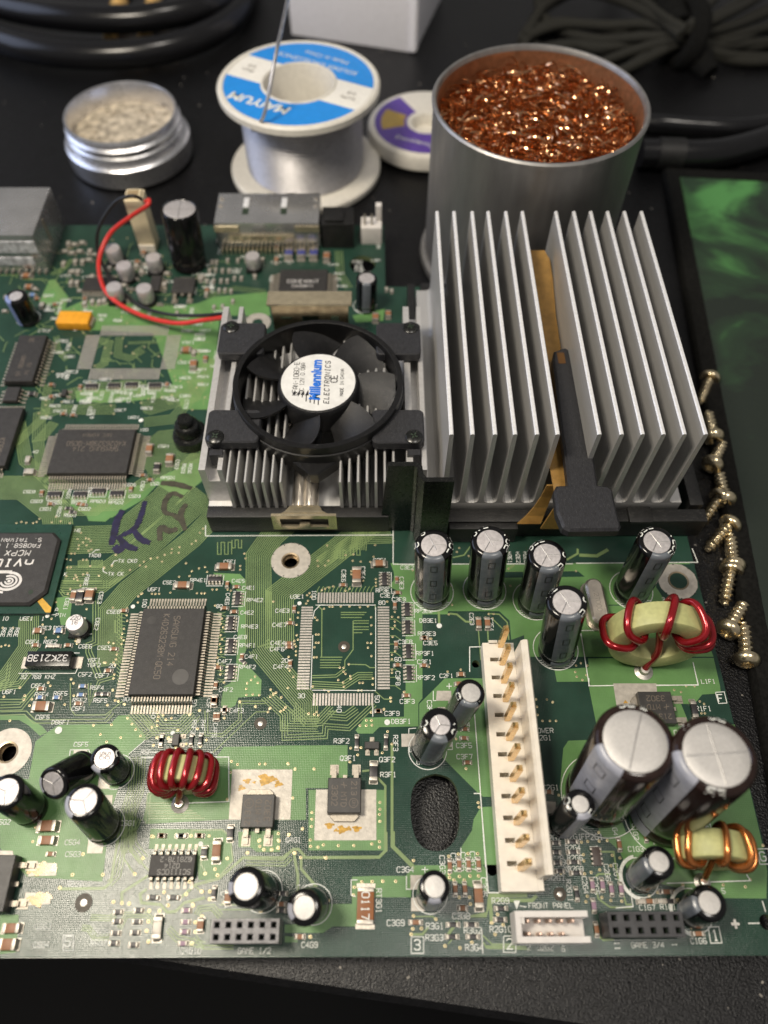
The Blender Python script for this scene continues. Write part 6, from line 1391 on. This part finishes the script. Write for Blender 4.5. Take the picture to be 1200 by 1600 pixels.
# ------------------------------------------------------------------ things standing on the table round the board
# ---- screw tin with a cake of dried flux
t = thing('flux_tin', 'small open screw top aluminium tin holding crusty pale flux', 'tin', (-88.8, 252.0, TZ))
mb = MB(); h0 = 10.5-TZ
mb.lathe([(19.8, .3), (21.3, 1.2), (21.6, 3.0), (21.6, 7.6), (20.9, 8.3), (19.9, 8.5), (18.9, 9.0), (19.0, 9.7), (19.9, 10.4), (19.9, 10.9), (18.8, 11.6), (18.8, 12.2), (19.8, 12.9), (19.8, 13.4), (18.8, 14.1), (18.9, 14.9), (19.3, 15.6), (19.2, h0-.5), (18.9, h0), (18.4, h0), (18.1, h0-.5), (18.0, 8)], 72, cap0=True)
obj('tin_body', mb, tin_box, t)
mb = MB(); mb.lathe([(18.0, 9.6), (16, 10.4), (11, 10.0), (6, 10.9), (.001, 10.5)], 60)
obj('flux_cake', mb, flux_cake, t)
mb = MB()
for k in range(110):
    a, r = random.uniform(0, 6.28), 17.2*math.sqrt(random.random()); s = random.uniform(.2, .7)
    mb.cbox((r*math.cos(a), r*math.sin(a), 10.3+s*.2), (s*2.6, s*1.3, s*.6), s*.15, 0, random.uniform(0, 3))
obj('flux_crumb', mb, flux_cake, t, kind='stuff')

# ---- spool of solder wire
cx, cy = -26.0, 243.6
t = thing('solder_spool', 'white spool of solder wire with a blue and white top label', 'spool', (cx, cy, TZ))
sh = 25-TZ
mb = MB()
mb.lathe([(12, .2), (25.4, .2), (26.1, .8), (26.1, 2.4), (25.5, 3.0), (20, 3.2), (11.5, 3.2)], 84); obj('bottom_flange', mb, spool_white, t)
mb = MB(); mb.lathe([(11.4, sh-3), (25.4, sh-3), (26.1, sh-2.4), (26.1, sh-.6), (25.4, sh), (24.3, sh-.02), (24.1, sh-.35), (12.2, sh-.35), (11.9, sh), (11.4, sh), (11.1, sh-.6), (11.0, 2), (.001, 2)], 84); obj('top_flange', mb, spool_white, t)
mb = MB(); pr = []
z = 3.2; R = 19.6
while z < sh-3.2:
    for a in range(5): pr.append((R+.65*math.sin(math.pi*a/5), z+1.3*a/5))
    z += 1.3
mb.lathe(pr+[(R, sh-3)], 72); obj('wound_solder', mb, solder_wire, t)
lab = MB(); z = sh-.30
RI, RO = 12.3, 24.0
A0 = 152.0       # the writing on the label is turned towards the far side
def sector(mb, a0, a1, z, mi, dz=0):
    mb.lathe([(RI, z+dz), (RO, z+dz)], 40, mi, a0=R_(a0), a1=R_(a1))
lab.lathe([(RI, z), (RO, z)], 84, 0)
def band(mb, y0, y1, z, mi, ang):
    """part of the ring between two chords"""
    n = 40; pts = []
    xa = lambda y, r: math.sqrt(max(0, r*r-y*y))
    ys = [y0+(y1-y0)*k/n for k in range(n+1)]
    m4 = Matrix.Rotation(ang, 4, 'Z')
    for a_, b_ in zip(ys, ys[1:]):
        for s in (-1, 1):
            i0, i1 = xa(a_, RI) if abs(a_) < RI else 0, xa(b_, RI) if abs(b_) < RI else 0
            mb.add([(s*i0, a_, z), (s*xa(a_, RO), a_, z), (s*xa(b_, RO), b_, z), (s*i1, b_, z)], [(0, 1, 2, 3) if s > 0 else (3, 2, 1, 0)], mi, False, m4)
aw = R_(-26)
band(lab, -RO+.01, -6.0, z+.06, 1, aw); band(lab, 7.2, RO-.01, z+.06, 1, aw)
obj('label', lab, [white_paper, spool_blue], t)
bubble('MAIYUM', 5.4, Matrix.Rotation(aw, 4, 'Z') @ Matrix.Translation((-5.2, -15.6, z+.12)) @ Matrix.Rotation(math.pi, 4, 'Z') @ Matrix.Diagonal((1.05, 1, 1, 1)), silk, t, 'brand_print', off=.16, shear=.1)
bubble('SOLDER EXCELLENCE', 3.0, Matrix.Rotation(aw, 4, 'Z') @ Matrix.Translation((0, 12.6, z+.12)) @ Matrix.Rotation(math.pi, 4, 'Z'), silk, t, 'label_print')
bubble('Made in China', 2.8, Matrix.Rotation(aw, 4, 'Z') @ Matrix.Translation((1, 17.2, z+.12)) @ Matrix.Rotation(math.pi, 4, 'Z'), silk, t, 'label_print')
gr = M('label_grey_ink', (.30, .28, .25), .6)
for x, s in ((18.2, 'Sn/Pb'), (-18.2, 'diam')):
    for k, q in enumerate((s, '0.8')):
        bubble(q, 2.4, Matrix.Rotation(aw, 4, 'Z') @ Matrix.Translation((x, .4+(1.4 if k else -1.4), z+.12)) @ Matrix.Rotation(math.pi, 4, 'Z'), gr, t, 'label_print')
ps = [W(392, 205, 15), W(405, 192, 24), W(413, 178, 28), W(421, 140, 34), W(432, 80, 42), W(441, 40, 49), W(452, -15, 60), W(458, -60, 72)]
mb = MB(); mb.tube([p-Vector((cx, cy, TZ)) for p in spline(ps, 8)], .55, 10); obj('loose_end', mb, solder_wire, t)

# ---- flat spool of desoldering braid, half hidden by the can
p = W(667, 191, 1)
t = thing('braid_spool', 'flat white spool with a purple and gold label behind the can', 'spool', (p.x, p.y, TZ))
mb = MB(); mb.lathe([(18, .2), (20.6, 1.0), (21.4, 2), (21.4, 5.4), (20.8, 6.6), (19.4, 7), (5.5, 7), (5.2, 6.5), (5.0, 3), (.001, 3)], 72, cap0=True); obj('spool_body', mb, spool_white, t)
mb = MB(); RI, RO = 7.2, 18.8
band(mb, -RO+.01, -3.0, 7.06, 0, R_(-22)); mb.lathe([(RI, 7.05), (RO, 7.05)], 30, 0, a0=R_(120), a1=R_(205)); mb.lathe([(8.2, 7.1), (16.5, 7.1)], 20, 1, a0=R_(150), a1=R_(196))
obj('label', mb, [spool_purple, label_gold], t)
bubble('Desoldering', 2.9, Matrix.Rotation(R_(-22), 4, 'Z') @ Matrix.Translation((0, -12.6, 7.14)), silk, t, 'label_print')

# ---- metal can of copper wool
cx, cy, R, ct = 42.75, 198.0, 28.6, 45.0
t = thing('metal_can', 'wide grey metal can behind the finned heatsink', 'can', (cx, cy, TZ)); ht = ct-TZ
mb = MB(); mb.lathe([(R-1, 0), (R+1.0, .4), (R+1.4, 1.6), (R+1.0, 3.0), (R-.2, 3.4), (R-.1, ht-2.2), (R+.25, ht-1.4), (R+.35, ht-.5), (R-.1, ht), (R-.7, ht-.1), (R-1.1, ht-.9), (R-1.2, ht-1.4)], 96, cap0=True); obj('can_wall', mb, can_out, t)
mb = MB(); mb.lathe([(R-1.2, ht-1.4), (R-1.25, ht-14), (R-1.3, 20), (.001, 20)], 96); obj('can_lining', mb, can_in, t)
t = thing('copper_wool', 'tangle of bright copper wool filling the metal can', 'scouring wool', (cx, cy, ct-24))
mb = MB()
for k in range(2300):
    a, r = random.uniform(0, 6.283), (R-3.0)*math.sqrt(random.random())
    c = Vector((r*math.cos(a), r*math.sin(a), 24-random.uniform(4.5, 11.5)+2.6*math.cos(r/R*1.4)-1.5))
    q = Matrix.Rotation(random.uniform(0, 6.28), 3, 'Z') @ Matrix.Rotation(random.uniform(-1.2, 1.2), 3, 'X')
    rr = random.uniform(1.0, 3.6); a0 = random.uniform(0, 6.28); sp = random.uniform(3.0, 8.0); wdt = random.uniform(.10, .26); n = 14; pit_ = random.uniform(1.0, 4.5)
    vs = []
    for i in range(n):
        an = a0+sp*i/(n-1); e = q @ Vector((math.cos(an)*rr, math.sin(an)*rr, (i/(n-1)-.5)*pit_))
        up = q @ Vector((math.cos(an)*.35, math.sin(an)*.35, 1)).normalized()*wdt
        p1_, p2_ = c+e-up, c+e+up
        for pp in (p1_, p2_):
            d = math.hypot(pp.x, pp.y)
            if d > R-1.6: pp.x *= (R-1.6)/d; pp.y *= (R-1.6)/d
        vs += [p1_, p2_]
    mb.add(vs, [(2*i, 2*i+2, 2*i+3, 2*i+1) for i in range(n-1)], 0, True)
obj('wool_curl', mb, wool, t, kind='stuff')
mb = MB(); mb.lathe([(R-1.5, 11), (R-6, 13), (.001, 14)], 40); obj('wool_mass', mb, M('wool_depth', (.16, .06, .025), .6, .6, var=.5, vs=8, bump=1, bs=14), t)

# ---- white carton
A_, B_ = W(455, 55, TZ), W(648, 84, TZ); d = (B_-A_).normalized(); nn = Vector((-d.y, d.x, 0)); L0 = (B_-A_).length
t = thing('white_carton', 'plain white cardboard box at the back edge of the table', 'box', tuple(A_))
m4 = Matrix(((d.x, nn.x, 0, 0), (d.y, nn.y, 0, 0), (0, 0, 1, 0), (0, 0, 0, 1)))
mb = MB(); mb.cbox((L0/2, 24, 33), (L0, 48, 66), .8, xf=m4); obj('carton_body', mb, box_card, t)
mb = MB(); mb.box((L0-1.2, -.25, 33), (2.4, .4, 64), xf=m4); mb.box((L0+.3, 2, 33), (.4, 4, 64), xf=m4); obj('glued_edge', mb, box_card, t)
mb = MB(); mb.box((L0*.68, -.12, 36), (L0*.42, .12, 10), xf=m4); obj('printed_band', mb, box_print, t)

# ---- cables at the back left
def cable(name, label, cat, pts, r, m, k=12, group=None):
    P = [W(*q) for q in pts]; c = P[len(P)//2]; b0 = Vector((c.x, c.y, TZ))
    mb = MB(); mb.tube([p-b0 for p in spline(P, k)], r, 18)
    return obj(name, mb, m, None, tuple(b0), label=label, cat=cat, group=group)
cable('thick_cable', 'glossy black cable loop nearest the flux tin', 'cable', [(-60, 30, 0), (0, 62, 0), (70, 80, 0), (160, 86, 0), (250, 78, 0), (320, 56, 0), (365, 25, 0), (385, -20, 0), (385, -70, 0)], 5.2, cable_gloss)
cable('thick_cable', 'glossy black cable loop behind the gold plugs, at the very back', 'cable', [(-60, -10, 4), (20, 14, 5), (110, 27, 6), (200, 30, 6), (280, 20, 6), (340, 0, 5), (390, -40, 3)], 5.0, cable_gloss)
for i, (x0, lb_) in enumerate(((176, 'gold plug tip under the black cables, left of the pair'), (230, 'gold plug tip under the black cables, right of the pair'))):
    p, q = W(x0-5, 60, -2.6), W(x0+17, -14, -2.2); b0 = Vector((p.x, p.y, TZ)); ax = q-p
    m4 = Matrix.Translation(p-b0) @ along(ax)
    t = thing('audio_plug', lb_, 'plug', tuple(b0), group='gold plugs under the black cables')
    mb = MB(); L0 = ax.length; mb.lathe([(.001, 0), (2.2, .3), (2.8, 1.2), (2.8, 4.5), (2.4, 5.0), (2.4, 6.0), (2.8, 6.5), (2.8, L0*.62), (3.6, L0*.63), (3.6, L0*.75)], 24, xf=m4); obj('plug_tip', mb, M('plug_gold', (.78, .52, .20), .33, .45), t)
    mb = MB(); mb.lathe([(4.0, L0*.74), (4.2, L0*.78), (4.2, L0*.98), (3.2, L0)], 24, xf=m4, cap1=True); obj('plug_sleeve', mb, cable_gloss, t)

# ---- bundle of braided cord tied with a strap, back right
kc = W(1072, 55, 2)
t = thing('cord_bundle', 'bundle of dull black braided cord held by a strap', 'cord', (kc.x, kc.y, TZ)); b0 = Vector((kc.x, kc.y, TZ))
for pts in ([(1068, 52, 6), (1010, 38, 4), (950, 40, 2), (880, 38, 0), (830, 55, -3), (818, 75, -4)], [(1070, 48, 8), (1020, 25, 7), (960, -2, 4), (900, -12, 2), (850, 10, 0), (822, 58, -3)], [(1068, 56, 5), (1000, 58, 2), (940, 62, -2), (890, 52, -3), (850, 30, -3), (840, 0, -3)],
            [(1070, 60, 5), (1020, 70, 1), (960, 90, -3), (915, 110, -4)], [(1072, 62, 4), (1035, 80, 0), (985, 105, -3), (950, 120, -4)], [(1072, 48, 9), (1030, 20, 9), (985, -15, 6), (960, -50, 4)],
            [(1076, 46, 9), (1120, 30, 9), (1170, 5, 6), (1215, -25, 4)], [(1076, 52, 7), (1130, 45, 5), (1180, 28, 2), (1230, 5, 0)], [(1076, 55, 5), (1130, 58, 2), (1190, 45, -1), (1240, 30, -3)], [(1076, 60, 4), (1125, 72, 0), (1180, 68, -3), (1240, 60, -4)], [(1076, 62, 3), (1130, 85, -2), (1190, 90, -4), (1240, 92, -4)], [(1074, 44, 10), (1100, 15, 10), (1130, -20, 8), (1150, -60, 6)],
            [(1068, 57, 4), (1015, 64, 0), (950, 74, -3), (900, 70, -4), (860, 80, -4), (835, 72, -4)]):
    for rep in range(2):
        mb = MB(); mb.tube([W(p[0]+rep*random.uniform(-9, 9), p[1]+rep*random.uniform(-9, 9), p[2]+rep*1.6) for p in pts] and [q-b0 for q in spline([W(p[0]+rep*random.uniform(-9, 9), p[1]+rep*random.uniform(-9, 9), max(-4, p[2]-rep*1.5)) for p in pts], 8)], 1.9, 12); obj('cord', mb, cord_mat, t)
mb = MB()
for k in range(2):
    P = []
    for i in range(25):
        a = math.tau*i/24; P.append(Vector((1.5*k-1+2.0*math.sin(a), 13*math.cos(a), 9+9*math.sin(a))))
    mb.tube(P, 3.2, 8, closed=True)
mb.tube([W(1078, 75, 0)-b0, W(1095, 95, -2)-b0, W(1110, 115, -4)-b0], [4.5, 5, 3.5], 10)
mb.tube([W(1062, 40, 8)-b0, W(1045, 12, 10)-b0, W(1030, -20, 10)-b0], [4.5, 5, 5], 10)
obj('strap', mb, pad_edge, t)
cable('plug_cable', 'black cable with a ribbed plug end, the upper of two beside the can', 'cable', [(1012, 192, -3), (1040, 194, -2.4), (1090, 198, -2.2), (1150, 200, -2.0), (1220, 192, -2), (1290, 180, -2)], 3.4, cable_gloss)
o = cable('plug_cable', 'fat black cable end just above the green mat', 'cable', [(1000, 240, -1), (1030, 240, -1), (1080, 242, -1), (1130, 238, -1), (1190, 222, -1), (1260, 195, -1)], 4.8, cable_gloss)
mb = MB(); pa, pb = W(1026, 240, -1), W(1066, 241.5, -1); oo = Vector(o.location)/U; mb.tube([pa-oo, pb-oo], 5.3, 20); obj('plug_collar', mb, plastic_frame, o)

# ---- printed mouse mat with a stitched border
MZ = TZ+2.6
e0, e1 = W(1046, 300, MZ), W(1171, 1000, MZ); dv = (e1-e0).normalized(); far = e0-dv*((e0-W(1040, 262, MZ)).length); near = e1+dv*140
nx = Vector((-dv.y, dv.x, 0)); 
if nx.x < 0: nx = -nx
t = thing('mouse_mat', 'black and smoky green cloth mat with a stitched edge', 'mouse mat', (0, 0, TZ))
f2, n2 = far+nx*330, near+nx*330
pl = [(far.x, far.y), (near.x, near.y), (n2.x, n2.y), (f2.x, f2.y)]
mb = MB(); mb.prism(pl, .05, 2.4, b=.3); obj('cloth_sheet', mb, mat_cloth, t)
mb = MB(); wb = 4.6
for k, (a_, b_) in enumerate(((far, near), (far, f2))):
    a2 = a_+(b_-a_).normalized()*.01; inn = nx if k == 0 else dv
    P = [a_+(b_-a_)*i/140 for i in range(141)]; prof = [(-.4, .1), (-.5, 1.6), (.2, 2.75), (wb/2, 3.05), (wb-.3, 2.8), (wb, 2.45)]
    vs = []; n = len(prof)
    for i, p in enumerate(P):
        for u, z in prof:
            q = p+inn*u; vs.append((q.x, q.y, z+(.12 if i % 2 else 0)*(1 if z > 2 else 0)))
    mb.add(vs, [(i*n+j, (i+1)*n+j, (i+1)*n+j+1, i*n+j+1) if k == 0 else (i*n+j+1, (i+1)*n+j+1, (i+1)*n+j, i*n+j) for i in range(140) for j in range(n-1)], 0, True)
obj('stitched_border', mb, pad_edge, t)

# ---- yellow zinc screws spilled beside the board
SCREW = [((1101, 612), (1092, 634), 'yellow zinc screw farthest back, peeping out behind the heatsink'),
         ((1112, 676), (1105, 645), 'yellow zinc screw touching the heatsink corner, half hidden by the last fin'),
         ((1110, 730), (1130, 693), 'yellow zinc screw lying head down towards the frame, tip against the mat border'),
         ((1130, 772), (1122, 738), 'yellow zinc screw pointing straight back beside the corner of the black frame'),
         ((1109, 800), (1094, 822), 'yellow zinc screw at the corner of the black frame, showing mostly its head'),
         ((1140, 820), (1104, 862), 'yellow zinc screw pointing at the black capacitor near the mounting hole'),
         ((1144, 877), (1140, 836), 'yellow zinc screw lying head to head with the longest one'),
         ((1141, 893), (1130, 948), 'yellow zinc screw with its long thread towards the viewer'),
         ((1140, 980), (1163, 942), 'yellow zinc screw leaning against the nearest one, its head beside the board edge'),
         ((1165, 1022), (1161, 974), 'yellow zinc screw nearest the viewer with its recess showing')]
def screw_meshes():
    K_s = 1.10; L0 = 8.2; hd = MB(); hd.lathe([(1.3, L0), (2.35, L0+.05), (2.55, L0+.35), (2.5, L0+1.0), (2.1, L0+1.7), (1.35, L0+2.05), (1.2, L0+2.05), (1.1, L0+1.3), (.001, L0+1.3)], 28)
    for k in range(6): hd.box((1.05*math.cos(k*math.pi/3), 1.05*math.sin(k*math.pi/3), L0+1.72), (.34, .34, .7), rz=k*math.pi/3)
    sh_ = MB(); n = 14; pit = 1.25; vs = []; st = int((L0-.6)/pit*n)
    ringn = 14; rows = 54
    for i in range(rows+1):
        z = .2+(L0-.2)*i/rows
        for j in range(ringn):
            a = math.tau*j/ringn; ph = (z/pit-j/ringn) % 1.0
            rr = 1.0+.52*max(0, 1-abs(ph-.5)*3.6); rr *= min(1, .45+z*.45)
            if z > L0-.7: rr = 1.1
            vs.append((rr*math.cos(a), rr*math.sin(a), z))
    sh_.add(vs, [(i*ringn+j, i*ringn+(j+1) % ringn, (i+1)*ringn+(j+1) % ringn, (i+1)*ringn+j) for i in range(rows) for j in range(ringn)]+[tuple(range(ringn))[::-1]], 0, True)
    for q in (hd, sh_): q.v = [v*K_s for v in q.v]
    return mesh('head', hd, zinc), mesh('thread', sh_, zinc)
hm, tm = screw_meshes()
for (hx, hy), (tx_, ty_), lb_ in SCREW:
    h_, t_ = W(hx, hy, TZ+2.5), W(tx_, ty_, TZ+1.3)
    ax = (h_-t_).normalized(); ax.z = .13; ax.normalize()
    s_ = thing('screw', lb_, 'screw', (t_.x, t_.y, TZ), group='screws spilled beside the board')
    m4 = Matrix.Translation((0, 0, 1.8)) @ along(ax) @ Matrix.Rotation(random.uniform(0, 6), 4, 'Z')
    obj('head', hm, None, s_, mat=m4); obj('thread', tm, None, s_, mat=m4)

# ---- crumbs on the table
mb = MB()
for k in range(150):
    x, y = random.uniform(-160, 160), random.uniform(206, 330)
    if random.random() < .25: x, y = random.uniform(76, 92), random.uniform(10, 200)
    if random.random() < .15: x, y = random.uniform(-45, 80), random.uniform(-8, 3)
    if (x+26)**2+(y-243)**2 < 28**2 or (x+89)**2+(y-252)**2 < 24**2: continue
    if (Vector((x, y, TZ))-edge_pt).dot(nn_t) < 2: continue
    s = random.uniform(.15, .5); mb.cbox((x, y, TZ+s*.2), (s*random.uniform(.7, 2), s, s*.5), s*.15, 0, random.uniform(0, 3))
obj('crumb', mb, M('grey_crumb', (.30, .28, .25), .8, var=.5, vs=2), label='pale dust and crumbs scattered over the black table top', cat='crumbs', kind='stuff')
